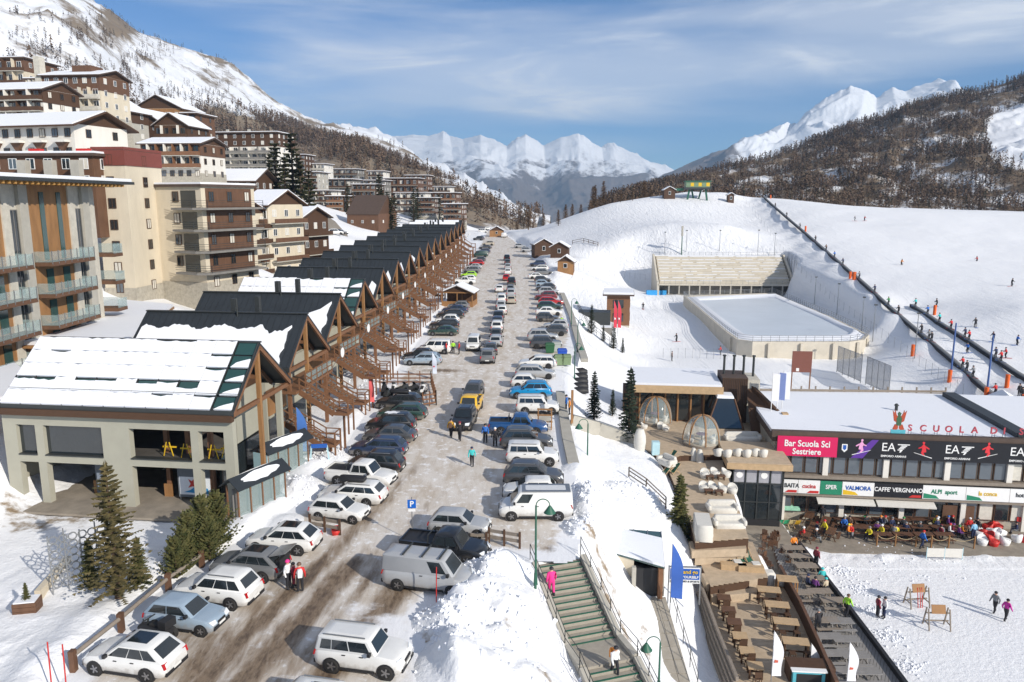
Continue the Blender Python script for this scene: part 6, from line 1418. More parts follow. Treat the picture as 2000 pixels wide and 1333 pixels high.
# ---- terraces, furniture, domes
def dome(loc,r,label):
    root=empty('glass_dome',loc,0,label,'dome','glass igloo domes');h=r*1.5
    prof=[(r*1.02*math.cos(t*1.5)** .8,h*math.sin(t*1.5))for t in [i/12 for i in range(13)]];n=7
    MB().cyl((0,0,0),(0,0,.28),r*1.04,r*1.04,28).build('base','wood_grey',root);MB().cyl((0,0,.28),(0,0,.34),r*.98,r*.98,28).build('floor','deck',root)
    skin=MB();N=30;skin.loft([[(a*math.cos(2*math.pi*i/N),a*math.sin(2*math.pi*i/N),z+.3)for i in range(N)]for a,z in prof],cap=False);skin.build('glazing','glass_clear',root)
    for k in range(n):
        a=2*math.pi*k/n+.2;m=MB();c,s=math.cos(a),math.sin(a);pr=None
        for rr,z in prof:
            q=Vector((c*rr*1.01,s*rr*1.01,z+.3))
            if pr is not None:m.beam(pr,q,.12,.09)
            pr=q
        m.build('rib','wood_orange',root)
    MB().cyl((0,0,.34),(0,0,1.05),.08,.08,8).build('table_leg','wood_dark',root);MB().cyl((0,0,1.05),(0,0,1.1),.55,.55,16).build('table_top','purple_cloth',root)
    for k in range(6):
        a=k*math.pi/3+.3;tub_chair(Vector(loc)+Vector((math.cos(a)*r*.68,math.sin(a)*r*.68,.34)),a-R(90),f'white chair inside the {"left" if "nearest" in label else "right"} glass dome, {ORD[k]} round the table','chairs in the domes',s=.8)
M['purple_cloth']=mat('purple_cloth',(.12,.04,.10),.9)
def build_terraces():
    deck('timber_terrace',DK_A,Z_A,'deck',.16,R(-7));deck('timber_terrace',DK_B,Z_B,'deck',.16,R(-7));deck('timber_terrace',DK_C,Z_C,'deck',.16,R(-7));deck('timber_terrace',DK_D,Z_D,'deck',.16,R(-7));deck('grey_terrace',DK_G,Z_GREY,'deck_grey',.2,R(60))
    # intermediate timber steps
    for i,(a,b,c,d,z)in enumerate([((1345,1058),(1455,1056),(1458,1072),(1352,1076),Z_B-.55),((1352,1074),(1456,1068),(1462,1082),(1358,1090),Z_B-1.15),((1370,1120),(1476,1118),(1480,1132),(1380,1140),Z_C+.02),((1382,1150),(1482,1142),(1486,1156),(1390,1166),Z_C-.6)]):
        q=wpts((a,b,c,d),z);o=MB().prism(q,(0,0,-.6)).build('terrace_step','deck',fix=True);tag(o,kind='structure')
    # sloping timber wall along the walkway side and dark beam edges
    a=[P(1372,1165,Z_D),P(1402,1250,Z_D),P(1442,1350,Z_D)]
    w=empty('timber_wall',a[0],0,'long weathered timber wall along the left side of the lower terrace','wall')
    for p,q in zip(a[:-1],a[1:]):
        for k in range(5):MB().beam(p-a[0]+Vector((-.1-.12*k,0,.75-.28*k)),q-a[0]+Vector((-.1-.12*k,0,.75-.28*k)),.16,.26).build('board','wood_grey',w)
    e=[P(1522,1130,Z_D),P(1560,1200,Z_D),P(1600,1290,Z_D),P(1632,1365,Z_D)]
    w=empty('timber_balustrade',e[0],0,'dark timber balustrade between brown and grey terraces','railing')
    for p,q in zip(e[:-1],e[1:]):
        MB().beam(p-e[0]+Vector((0,0,.5)),q-e[0]+Vector((0,0,.5)),.12,1.0).build('panel','wood_dark',w);MB().beam(p-e[0]+Vector((0,0,1.05)),q-e[0]+Vector((0,0,1.05)),.2,.07).build('cap','wood_brown',w)
    e=[P(1560,1066,Z_GREY),P(1640,1170,Z_GREY),P(1700,1250,Z_GREY),P(1770,1345,Z_GREY)]
    w=empty('low_border',e[0],0,'low black border along the snow side of the grey terrace','border')
    for p,q in zip(e[:-1],e[1:]):MB().beam(p-e[0]+Vector((0,0,.15)),q-e[0]+Vector((0,0,.15)),.25,.5).build('board','black',w)
    # tables on the lower terrace
    for i,(x,y)in enumerate([(1500,1172),(1516,1202),(1533,1236),(1552,1276)]):high_table(P(x,y+6,Z_D),R(-10),f'high pale-topped table, {ORD[i]} from the top beside the dark balustrade','high tables on the terrace',1.55,.8,1.05)
    for i,(x,y)in enumerate([(1405,1162),(1413,1186),(1422,1210),(1433,1234),(1444,1262),(1458,1292),(1474,1322)]):high_table(P(x,y,Z_D),R(-8),f'small brown table along the timber wall, {ORD[i]} from the top','small tables by the wall',.9,.8,.75,'wood_brown' if i <4 else 'wood_pale')
    for i,(x,y)in enumerate([(1548,1086),(1561,1102),(1574,1122),(1588,1146),(1625,1190),(1600,1172),(1560,1175),(1612,1230),(1640,1232),(1618,1262),(1650,1268),(1632,1296),(1668,1300),(1650,1330),(1690,1332)]):picnic(P(x,y,Z_GREY),R(0),'deck_grey' if i >7 else 'wood_grey',f'grey picnic table on the grey terrace, {ORD[i]} from the top','grey picnic tables')
    # bar counter and turquoise kiosk at the bottom
    quick('bar_counter',MB().b2((-1.3,-.5,0),(1.3,.5,1.0)),'wood_dark',P(1580,1325,Z_D),R(-5),'dark bar counter at the bottom of the terrace','counter')
    k=empty('turquoise_kiosk',P(1575,1332,Z_D),R(-5),'small turquoise serving cabinet at the bottom edge','kiosk');MB().b2((-.9,-.4,0),(.9,.4,.9)).build('cabinet','turquoise',k);MB().b2((-1.0,-.5,.9),(1.0,.5,.98)).build('top','white_paint',k);MB().b2((-.7,-.42,.15),(.7,-.405,.75)).build('door','black',k)
    p=empty('slatted_table',P(1535,1162,Z_D),R(-10),'pale slatted service stand between the two terraces','stand')
    for i in range(6):MB().b2((-.7,-.45+i*.16,1.2),(.7,-.33+i*.16,1.26)).build('slat','wood_pale',p)
    for sx in (-.65,.65):
        for sy in (-.4,.4):MB().box((sx,sy,.6),(.09,.09,1.2)).build('leg','wood_orange',p)
    # covered lounge sofas
    S=[(1392,930,Z_B),(1420,930,Z_B),(1388,958,Z_B),(1420,960,Z_B),(1410,992,Z_B),(1424,1022,Z_B),(1378,1035,Z_B)]
    for i,(x,y,z)in enumerate(S[4:]):sofa(P(x,y+8,z),R(0 if i <2 else 80),f'white-covered lounge sofa on the timber terrace, {ORD[i]} below the tub chairs','white-covered sofas',2.2)
    for i,(x,y)in enumerate([(1376,934),(1396,932),(1418,932),(1374,960),(1392,960),(1412,962),(1430,964)]):tub_chair(P(x,y,Z_B),R(30*(i % 3)),f'white tub chair on the timber terrace, {ORD[i]} from the top left','white tub chairs',s=1.15)
    for i,(x,y)in enumerate([(1386,938),(1408,938),(1384,966),(1404,968)]):high_table(P(x,y,Z_B),0,f'low wooden table between the white tub chairs, {ORD[i]} from the top left','low tables',.7,.5,.45,'wood_brown')
    for i,(x,y)in enumerate([(1350,1066,),(1362,1080),(1428,1098),(1444,1098),(1460,1098)]):deckchair(P(x,y,Z_C),R(20 if i >1 else 120),f'green canvas deck chair on the middle terrace, {ORD[i]} from the left','green deck chairs',M['green'])
    for i,(x,y)in enumerate([(1432,1112),(1466,1116)]):quick('timber_bench',MB().b2((-.9,-.3,0),(.9,.3,.45)),'wood_pale',P(x,y,Z_C),R(-7),f'pale timber bench block on the middle terrace, {["left", "right"][i]} one','bench','timber bench blocks')
    for i,(x,y)in enumerate([(1440,1108),(1476,1112)]):quick('white_stool',MB().loft([[(s_*x_,s_*y_,z_)for x_,y_ in ((-.3,-.3),(.3,-.3),(.3,.3),(-.3,.3))]for s_,z_ in ((1,0),(1.02,.4),(.9,.5))]),'white_cloth',P(x,y,Z_C),0,f'white cube stool on the middle terrace, {["left", "right"][i]} one','stool','white stools')
    quick('white_planter',MB().loft([[(s_*x_,s_*y_,z_)for x_,y_ in ((-.4,-.3),(.4,-.3),(.4,.3),(-.4,.3))]for s_,z_ in ((.9,0),(1,1.2),(.8,1.22))]),'white_cloth',P(1498,1146,Z_D),0,'white covered stand at the top of the dark balustrade','stand')
    for i,(x,y,r_)in enumerate([(1526,1146,.30),(1530,1132,.26)]):quick('globe_lamp',MB().sphere((0,0,r_),r_,12,8),'white_cloth',P(x,y,Z_D),0,f'white globe lamp at the terrace corner, {["larger", "smaller"][i]} one','lamp','white globes')
    # white bar under cover beside the shrub
    quick('covered_bar',MB().loft([[(s_*x_,s_*y_,z_)for x_,y_ in ((-.6,-1.3),(.6,-1.3),(.6,1.3),(-.6,1.3))]for s_,z_ in ((1,0),(1,1.1),(.92,1.25))]),'white_cloth',P(1372,1045,Z_B),R(-8),'white-sheeted bar counter behind the green shrub','counter')
    # domes
    dome(P(1280,826,Z_A),1.75,'glass dome with timber ribs nearest the restaurant front');dome(P(1370,868,Z_A),1.8,'glass dome with timber ribs in the middle of the terrace')
    quick('white_barrel',MB().loft([[(r_*math.cos(a),r_*math.sin(a),z_)for a in [k*math.pi/6 for k in range(12)]]for r_,z_ in ((.42,0),(.55,.7),(.6,1.3),(.55,1.9),(.36,2.5),(.2,2.55))]),'white_cloth',P(1249,888,Z_A-.2),0,'tall white barrel-shaped figure at the terrace entrance','statue')
    quick('blue_cabinet',MB().b2((-.35,-.3,0),(.35,.3,1.3)),'pale_blue',P(1280,888,Z_A),0,'pale blue cabinet at the terrace entrance','cabinet')
    for i,(x,y)in enumerate([(1290,838),(1300,842),(1258,838)]):tub_chair(P(x,y,Z_A),R(40*i),f'white chair by the left dome, {ORD[i]} of three','chairs by the dome',s=1.0)
    for i,(x,y)in enumerate([(1302,908),(1312,900),(1304,925),(1318,925)]):(sofa if i <1 else deckchair)(P(x,y,Z_A if i <2 else Z_B),R(-60),f'{"white-covered" if i < 1 else "green canvas"} seat at the left edge of the terrace, {ORD[i]} from the top','seats at the terrace edge',*((1.6,)if i <1 else (M['green'],)))
    sofa(P(1450,862,Z_A),R(0),'long white-covered sofa at the back of the dome terrace',None,3.4)
    sofa(P(1405,835,Z_A),R(-10),'white-covered sofa right of the middle dome',None,2.0)
    for i,x in enumerate([1402,1420,1440,1458,1474,1490]):tub_chair(P(x,890+(i % 2)*2,-2.45),R(180),f'pale wrapped seat on the roof terrace edge, {ORD[i]} from the left','wrapped seats on the roof terrace',s=1.15)
    for i,(x,y)in enumerate([(1354,900),(1366,903)]):quick('covered_chairs',MB().loft([[(s_*x_*.26,s_*y_*.26,z_)for x_,y_ in ((-1,-1),(1,-1),(1,1),(-1,1))]for s_,z_ in ((1.1,0),(.9,.8),(.5,1.25))]),'white_cloth',P(x,y,Z_B),R(20*i),f'white sheeted chair stack on the terrace below the domes, {ORD[i]} from the left','chair stack','sheeted chair stacks')
M['turquoise']=mat('turquoise',(.10,.42,.50),.5);M['pale_blue']=mat('pale_blue',(.42,.62,.68),.6)
def build_restaurant():
    o=P(1245,822,Z_A);root=empty('restaurant',o,R(-7),'low timber restaurant with flat snowy roof behind the domes','building');W=8.6;h=4.0;dp=7
    MB().b2((0,.25,-1),(W,dp,h-.2)).build('wall','wood_brown',root)
    r=MB().b2((-.5,-.9,h-.25),(W+.3,dp+.3,h+.25)).build('roof','roof_brown',root);MB().b2((-.55,-.96,h-.55),(W+.35,-.9,h+.28)).build('fascia','wood_pale',root);MB().b2((-.4,-.8,h+.254),(W+.2,dp+.2,h+.5)).build('snow_layer','snow',r)
    for i in range(6):MB().b2((.3+i*1.35,.18,.2),(1.4+i*1.35,.24,3.2)).build('window','glass',root)
    for i in range(7):MB().b2((.1+i*1.38,.05,0),(.26+i*1.38,.24,h-.3)).build('post','wood_orange',root)
    # dark ribbed plant room with four flues
    b=MB().b2((W+.4,.5,-1),(W+3.1,4.5,5.0)).build('plant_room','roof_brown',root)
    for i in range(14):MB().b2((W+.45+i*.19,.44,-.8),(W+.52+i*.19,.5,4.95)).build('rib','wood_dark',b)
    MB().b2((W+3.1,.7,-1),(W+4.4,4.3,4.8)).build('stair_tower','stone_pale',root)
    for i in range(4):
        f=MB().cyl((W+.8+i*1.05,2.5,4.8),(W+.8+i*1.05,2.5,7.0),.13,n=8).build('flue','steel',root);MB().cyl((W+.8+i*1.05,2.5,7.0),(W+.8+i*1.05,2.5,7.15),.2,n=8).build('flue_cap','steel',f)
    MB().prism([(W-1.2,-2.6,0),(W+2.2,-2.6,0),(W+2.2,.5,0),(W-1.2,.5,0)],(0,0,.1)).build('floor','deck',root)
    m=MB();b0=[(W-1.5,-2.4,0),(W+2.4,-2.4,0),(W+2.4,.3,0),(W-1.5,.3,0)];b1=[(W-.4,-1.6,3.2),(W+1.4,-1.6,3.2),(W+1.4,.2,3.2),(W-.4,.2,3.2)]
    m.loft([b0,b1],smooth=False);m.build('glazed_pavilion','glass',root,fix=True);MB().loft([[(x,y,z+.02)for x,y,z in b1],[((x-W-.5)*.9+W+.5,y*.9,z+.3)for x,y,z in b1]],smooth=False).build('snow_cap','snow',root,fix=True)
    for p,q in zip(b0,b1):MB().beam(p,q,.14,.14).build('corner_post','wood_brown',root)
    # stepped dark parapet towards the ski school
    MB().prism([(W+3.0,-3.2,0),(W+6.2,-3.4,0),(W+6.2,-3.4,1.8),(W+3.0,1.5,4.6)],(.3,.3,0)).build('parapet','wood_dark',root,fix=True)
    MB().b2((W+5.9,-3.9,-1),(W+6.5,-3.2,2.4)).build('pier','wood_pale',root)
    MB().prism([(-1.6,0,-1),(0,0,-1),(0,3.5,-1),(-1.6,3.5,-1)],(0,0,4.4)).build('porch','wood_dark',root,fix=True)
    for i,(x,c)in enumerate([(W+5.0,(.7,.7,.75)),(W+5.7,(.15,.2,.4)),(W+6.3,(.7,.72,.78))]):
        f=empty('banner_flag',o+Matrix.Rotation(R(-7),3,'Z')@ Vector((x,-2.6+.5*i,1.0)),R(-7),f'upright banner flag beside the ski school roof, {ORD[i]} from the left','flag','flags beside the ski school');MB().cyl((0,0,0),(0,0,5.4),.04,n=6).build('pole','white_paint',f);MB().prism([(.05,0,2.4),(.75,.1,2.3),(.75,.1,5.2),(.05,0,5.3)],(0,.03,0)).build('cloth',paint(c,.8),f,fix=True)
    # glass room under the roof terrace
    p=P(1428,1012,-8.0);g=empty('glass_room',p,R(-7),'dark-framed glass room with timber fascia under the roof terrace','building');w=4.4;hh=4.9
    MB().b2((0,.15,-1.5),(w,6,hh)).build('wall','black',g);MB().b2((-.7,-.5,hh),(w+.7,6.2,hh+.55)).build('roof','wood_pale',g);MB().b2((-.6,-.4,hh+.554),(w+.6,6,hh+.62)).build('roof_deck','deck',g)
    for i in range(4):
        for (z0,z1,mm)in ((0,1.6,'glass'),(1.7,3.4,'glass'),(3.5,4.8,'curtain_grey')):MB().b2((.08+i*1.1,.08,z0),(1.02+i*1.1,.14,z1)).build('window',mm,g)
        MB().cyl((.55+i*1.1,.07,4.2),(.55+i*1.1,.06,4.2),.3,n=14).build('emblem','white_paint',g)if i % 2 == 0 else None
    for i in range(5):MB().b2((i*1.1-.04,.0,0),(i*1.1+.06,.16,hh)).build('mullion','steel',g)
    for z in (1.64,3.44):MB().b2((0,.02,z-.04),(w,.15,z+.05)).build('transom','steel',g)
    MB().b2((w-.1,-.0,0),(w+.1,.2,hh)).build('corner_post','steel',g)
M['curtain_grey']=mat('curtain_grey',(.33,.33,.36),.9)
# ---- ski school
def build_ski_school():
    o=P(1505,1014,Z_PLAZA);rz=R(-7);root=empty('ski_school',o,rz,'two-storey ski school building with long black banner and snowy flat roof','building');W=34;dp=17.5;T=8.55
    MB().b2((0,.3,-1),(W,dp,T-.6)).build('wall','stone',root)
    r=MB().b2((-.3,.0,T-.7),(W,dp,T-.1)).build('roof','roof_brown',root);MB().b2((-.2,.35,T-.096),(W,dp-.2,T+.22)).build('snow_layer','snow',r)
    MB().b2((-.4,-.25,T-.2),(W,.3,T+.42)).build('parapet','roof_brown',root)
    # banner strip
    bx=lambda a,b,m,nm,z0=T-1.95,z1=T-.02:MB().b2((a,-.38,z0),(b,-.30,z1)).build(nm,m,root)
    b1=bx(.1,5.55,'crimson','banner');put_text('Bar Scuola Sci',b1,(2.8,-.4,T-.72),.86,'white_paint',bold=True,sx=.86);put_text('Sestriere',b1,(2.8,-.4,T-1.5),.8,'white_paint',bold=True,sx=.9)
    b2=bx(5.56,W,'banner_black','banner')
    s=MB().prism([(5.95,-.385,T-.6),(6.45,-.385,T-.6),(6.45,-.385,T-1.15),(6.2,-.385,T-1.4),(5.95,-.385,T-1.15)],(0,-.01,0)).build('crest','white_paint',b2,fix=True);MB().prism([(6.05,-.397,T-.7),(6.35,-.397,T-.7),(6.35,-.397,T-1.05),(6.2,-.397,T-1.2),(6.05,-.397,T-1.05)],(0,-.01,0)).build('crest_field','sign_blue',s,fix=True)
    def skier(x,z,c,fl=1):
        g=MB();y=-.387;q=lambda pts:g.prism([(x+fl*a,y,z+b)for a,b in pts],(0,-.012,0))
        q([(-.05,.45),(.12,.62),(.30,.40),(.22,.1),(-.12,.1)]);q([(-.12,.1),(.22,.1),(.30,-.25),(.10,-.5),(-.05,-.45),(.1,-.2),(-.15,-.15)]);q([(.05,.6),(.2,.62),(.24,.78),(.12,.86),(.02,.76)]);q([(.22,.4),(.55,.25),(.55,.16),(.2,.26)]);q([(-.1,.42),(-.42,.2),(-.38,.1),(-.05,.28)])
        a=g.build('skier_figure',paint(c,.6),b2,fix=True);MB().prism([(x-fl*.7,y,z-.75),(x+fl*.9,y,z-.25),(x+fl*.95,y,z-.20),(x-fl*.7,y,z-.68)],(0,-.012,0)).build('ski','white_paint',a,fix=True)
    def glow(x0,x1,c):MB().prism([(x0,-.382,T-1.93),(x0+(x1-x0)*.45,-.382,T-1.93),(x1,-.382,T-.1),(x1-(x1-x0)*.25,-.382,T-.1)],(0,-.003,0)).build('colour_flash',paint(c,.6),b2,fix=True)
    glow(6.8,9.2,(.10,.03,.28));skier(7.6,T-.9,(.75,.35,.6));skier(13.3,T-.95,(.65,.03,.04),-1);skier(18.7,T-.8,(.7,.04,.05),1);glow(24.4,27.5,(.5,.5,.02));skier(24.6,T-.8,(.6,.7,.05))
    for x in (10.6,16.2,21.8):
        put_text('EA',b2,(x-.5,-.4,T-.78),1.15,'white_paint',bold=False,sx=.95);put_text('EMPORIO ARMANI',b2,(x,-.4,T-1.62),.27,'white_paint',bold=True)
        g=MB();zz=T-.42
        for k in range(5):a=x+.30+.0*k;g.b2((a+(.0 if k == 0 else .42-.10*k),-.4,zz-.13*k-.09),(a+.95-.12*k+(.12 if k == 0 else 0),-.385,zz-.13*k))
        g.prism([(x+.62,-.385,zz-.55),(x+.78,-.385,zz-.55),(x+.62,-.385,zz-.80),(x+.46,-.385,zz-.80)],(0,-.012,0)).build('seven_logo','white_paint',b2)
    # upper storey glazing
    for k in range(6):
        x=.4+k*5.45
        MB().b2((x+4.15-.1,-.15,T-4.0),(x+4.15+.4,.32,T-1.95)).build('pillar','white',root)
    for k in range(26):
        x=.2+k*1.3
        if abs((x-4.3)% 5.45)<.2:continue
        w_=MB().b2((x+.05,.14,T-3.75),(x+1.2,.3,T-2.0)).build('window','wood_dark',root);MB().b2((x+.13,.11,T-3.68),(x+1.12,.138,T-2.08)).build('pane','curtain' if k >14 and k % 4 <2 else 'window_sky_painted',w_)
    MB().b2((0,-.35,T-4.15),(W,.3,T-3.85)).build('sill','wood_grey',root)
    # lower advertising band
    ads=[(.0,2.2,'white_paint','B&B BAITA','steel'),(2.2,4.2,'white_paint','cucina','red'),(4.2,6.2,'sign_green','SPER','white_paint'),(6.2,9.1,'white_paint','VALMORA','sign_blue'),(9.1,13.4,'banner_black',"CAFFE' VERGNANO",'white_paint'),(13.4,17.2,'white_paint','ALPI  sport','sign_green'),(17.2,21.0,'white_paint','la conca','stand_yellow'),(21.0,24.0,'white_paint','hotel  SKI','steel'),(24.0,28.5,'white_paint','SABINO  168','banner_black'),(28.5,W,'white_paint','sport','red')]
    for i,(a,b,m,tx,tm)in enumerate(ads):
        p=MB().b2((a+.02,-.62,T-5.55),(b-.02,-.52,T-4.25)).build('advert_panel',m,root);put_text(tx,p,((a+b)/2,-.64,T-4.82),.58,tm,bold=True,sx=.85)
        if i in (0,1,4,7,8):MB().prism([(b-1.2,-.625,T-5.5),(b-.1,-.625,T-5.5),(b-.1,-.625,T-5.25),(b-.9,-.625,T-5.25)],(0,-.008,0)).build('red_flash','red',p,fix=True)
        if i in (3,5,6,9):MB().prism([(a+.1,-.625,T-5.5),(a+1.5,-.625,T-5.5),(a+1.2,-.625,T-5.2),(a+.1,-.625,T-5.0)],(0,-.008,0)).build('green_flash','sign_green' if i != 3 else 'stand_yellow',p,fix=True)
    MB().b2((0,-.5,T-5.85),(W,.3,T-5.6)).build('awning_beam','wood_grey',root)
    for i,(a,b)in enumerate(((4.0,9.2),(9.4,14.6))):MB().prism([(a,-.3,T-5.95),(b,-.3,T-5.95),(b,-1.1,T-6.25),(a,-1.1,T-6.25)],(0,0,-.12)).build('awning','white_cloth',root,fix=True)
    for k in range(7):
        x=.4+k*5.45-2.2+4.15-1.6
        MB().b2((x,-.2,0),(x+.45,.32,T-5.85)).build('pillar','white',root)
    for k in range(24):
        x=.6+k*1.4;w_=MB().b2((x,.12,.85),(x+1.28,.3,T-6.0)).build('window','wood_brown',root);MB().b2((x+.08,.09,.93),(x+1.2,.118,T-6.08)).build('pane','curtain' if 12 <k <18 and k % 2 else 'window_sky_painted' if k % 3 == 0 else 'glass',w_)
    for x in (22.2,25.4):MB().b2((x,-.02,.9),(x+2.4,.08,1.35)).build('red_sign','red',root)
    for k in range(2):MB().b2((15.6+k*1.5,-.02,.1),(16.9+k*1.5,.08,2.2)).build('door','wood_brown',root)
    # emblem and roof letters
    em=empty('eagle_emblem',o+Matrix.Rotation(rz,3,'Z')@ Vector((11.0,.1,T+.42)),rz,'red and green eagle emblem standing on the ski school parapet','emblem')
    for s_ in (-1,1):
        MB().prism([(s_*.15,0,1.05),(s_*.45,0,1.25),(s_*.62,0,2.25),(s_*.44,0,2.0),(s_*.40,0,2.3),(s_*.28,0,1.9),(s_*.12,0,1.6)],(0,.08,0)).build('wing','red_brown',em,fix=True)
        MB().prism([(s_*.05,0,.95),(s_*.35,0,.9),(s_*.52,0,.45),(s_*.25,0,.35),(s_*.05,0,.5)],(0,.08,0)).build('leg','red_brown',em,fix=True)
    MB().prism([(-.2,-.01,.8),(.2,-.01,.8),(.24,-.01,1.5),(.1,-.01,1.75),(.16,-.01,2.0),(-.02,-.01,2.12),(-.16,-.01,1.95),(-.1,-.01,1.75),(-.24,-.01,1.5)],(0,.12,0)).build('body','emblem_green',em,fix=True)
    MB().b2((-.65,-.02,.05),(.65,.1,.4)).build('scroll','turquoise',em)
    ltr='SCUOLADISCI';xs=[12.0,13.15,14.3,15.4,16.5,17.65,19.3,20.2,21.65,22.75,23.8]
    for i,(c,x)in enumerate(zip(ltr,xs)):
        le=empty('roof_letter',o+Matrix.Rotation(rz,3,'Z')@ Vector((x,.05,T+.42)),rz,f'red roof letter {c}, {ORD[i]} letter of the row on the parapet','letter','red letters on the parapet');put_text(c,le,(0,0,.62),.85,'letter_red','glyph',bold=True,depth=.05)
        for s_ in (-.12,.12):MB().beam((s_,0,0),(s_,0,.35),.03,.03).build('stem','steel',le)
    # dark raised roof edge on the right
    a,b=P(1852,774,-.7),P(2000,856,-.7)
    e=MB().beam(a-o,b-o,1.3,.9).build('roof_edge','roof_dark',None,o);tag(e,'dark raised roof edge running down the right side of the ski school roof','roof edge')
    quick('roof_vent',MB().cyl((0,0,0),(0,0,.7),.16,n=8).cyl((0,0,.7),(0,0,.9),.26,.1,8),'steel',P(1750,805,-.9),0,'small dark vent on the snowy ski school roof','vent')
    # hut behind the roof
    hut('ticket_hut',G(1962,822),R(-20),2.2,2.2,2.3,'small dark hut with pale window behind the ski school roof','wood_dark',win=True)  # hut pane is only a paler glass, no lamp behind it
    # paved plaza
    q=wpts(PLAZA,Z_PLAZA);tag(MB().prism([p+Vector((0,0,-.3))for p in q],(0,0,.304)).build('plaza','paving',fix=True),kind='structure')
    # brown picnic tables in rows
    k=0
    for (y,xs_)in ((1002,(1655,1690,1725,1760,1795)),(1014,(1650,1686,1722,1758,1794,1830)),(1028,(1645,1682,1720,1757,1794,1832)),(1044,(1680,1718,1757,1796,1835,1870)),(1058,(1722,1762,1802,1842))):
        for x in xs_:picnic(P(x,y,Z_PLAZA),R(-7+(k*37)% 9-4),'wood_dark2',f'dark brown table in front of the ski school, {ORD[k]} of the terrace rows','dark tables in front of the ski school');k += 1
    for i,(x,y)in enumerate([(1580,1020),(1612,1030),(1588,1042),(1622,1052),(1575,1056)]):picnic(P(x,y,Z_PLAZA),R(60),'wood_brown',f'brown slatted table near the deck chair stand, {ORD[i]} from the top','brown tables near the deck chairs')
    # rope fence
    po=[(1712,1066),(1748,1067),(1788,1068),(1818,1070),(1852,1070),(1902,1072)]
    rf=empty('rope_fence',P(*po[0],Z_PLAZA),0,'rope fence with yellow wooden posts along the terrace edge','fence');w=[P(a,b,Z_PLAZA)-rf.location for a,b in po]
    for p in w:MB().cyl(p,p+Vector((0,0,1.15)),.07,n=8).build('post','wood_orange',rf)
    for p,q in zip(w[:-1],w[1:]):
        m=MB();pr=None
        for i in range(9):
            t=i/8;c=p.lerp(q,t)+Vector((0,0,1.0-.35*(1-(2*t-1)** 2)))
            if pr is not None:m.cyl(pr,c,.025,n=5,cap=False)
            pr=c
        m.build('rope','rope',rf)
    for i,(x,y,c)in enumerate([(1876,1024,'r'),(1886,1030,'r'),(1890,1012,'w'),(1920,1048,'r'),(1936,1045,'w'),(1928,1036,'r'),(1945,1050,'w'),(1918,1064,'w'),(1940,1066,'r'),(1962,1064,'w'),(1955,1048,'w'),(1985,1058,'w'),(1998,1058,'r'),(1930,1056,'r'),(1912,1050,'w'),(1948,1036,'r')]):tub_chair(P(x,y,Z_PLAZA),R(50*i),f'{"red" if c == "r" else "white"} barrel chair at the right end of the terrace, {ORD[i]} counted from the door side','red and white barrel chairs','red' if c == 'r' else 'white_paint','barrel_chair',1.2)
    for i,c in enumerate([(.02,.3,.15),(.03,.35,.16),(.75,.62,.3),(.75,.45,.03)]):deckchair(P(1522+i*11,1030+i*.5,Z_PLAZA),R(185),f'{["green", "bright green", "cream", "yellow"][i]} deck chair at the stand beside the glass room','coloured deck chairs',paint(c,.8))
    st=empty('deck_chair_stand',P(1536,1012,Z_PLAZA),R(-7),'green and white striped stand behind the coloured deck chairs','stand');MB().prism([(-1.1,-.6,1.0),(1.1,-.6,1.0),(.8,.6,2.4),(-1.1,.6,2.4)],(0,0,.08)).build('canopy','green_stripe',st,fix=True)
    for x in (-1,1):MB().box((x,0,.8),(.08,.08,1.6)).build('post','wood_dark',st)
    quick('wood_counter',MB().b2((-1.2,-.5,0),(1.2,.5,1.25)).b2((-1.3,-.6,1.25),(1.3,.6,1.33)),'wood_orange',P(1868,1006,Z_PLAZA),R(-7),'yellow timber counter near the ski school door','counter')
    quick('wood_counter',MB().b2((-.9,-.4,0),(.9,.4,1.5)).b2((-1.0,-.5,1.5),(1.0,.5,1.6)),'wood_brown',P(1560,1006,Z_PLAZA),R(-7),'brown timber counter beside the glass room','counter')
    # snow field equipment
    wb=empty('white_barrier',P(1844,1092,Z_PLAZA),R(-3),'low white fabric barrier at the edge of the snow field','barrier')
    for x in (-1.5,0.0):MB().b2((x+.02,-.03,.15),(x+1.46,.03,.95)).build('panel','white_cloth',wb)
    for x in (-1.5,0,1.5):MB().box((x,0,.5),(.05,.05,1.1)).build('post','pale_blue',wb)
    for i,(x,y,rz_)in enumerate([(1790,1183,.1),(1829,1226,-.05)]):
        rk=empty('ski_rack',P(x,y,Z_PLAZA),rz_,['timber A-frame rack with red poles on the snow, the farther one','timber A-frame rack with a yellow board on the snow, the nearer one'][i],'rack','timber racks on the snow')
        for s_ in (-.75,.75):
            for t in (-.5,.5):MB().beam((s_,t,0),(s_,t*.25,1.5),.07,.09).build('leg','wood_grey',rk)
            MB().beam((s_,-.4,.4),(s_,.4,.4),.06,.07).build('brace','wood_grey',rk)
        for z in (.55,1.15):MB().beam((-.8,.0,z),(.8,.0,z),.07,.09).build('crossbar','wood_grey',rk)
        MB().prism([(-.5,-.15,1.15),(.5,-.15,1.15),(.5,.05,1.75),(-.5,.05,1.75)],(0,.04,0)).build('board','wood_orange',rk,fix=True)
        if i == 0:
            for x_ in (-.1,.1,.25):MB().cyl((x_,-.35,.0),(x_,-.05,1.5),.03,n=5).build('pole','red',rk)
M['crimson']=mat('crimson',(.62,.012,.10),.5,var=.03);M['banner_black']=mat('banner_black',(.012,.012,.016),.45,var=.05);M['sign_green']=mat('sign_green',(.02,.22,.12),.5,var=.03);M['window_sky_painted']=mat('window_sky_painted',(.10,.12,.14),.04,var=0,spec=1.0)  # sky window glass: the reflection is put into its paler base colour
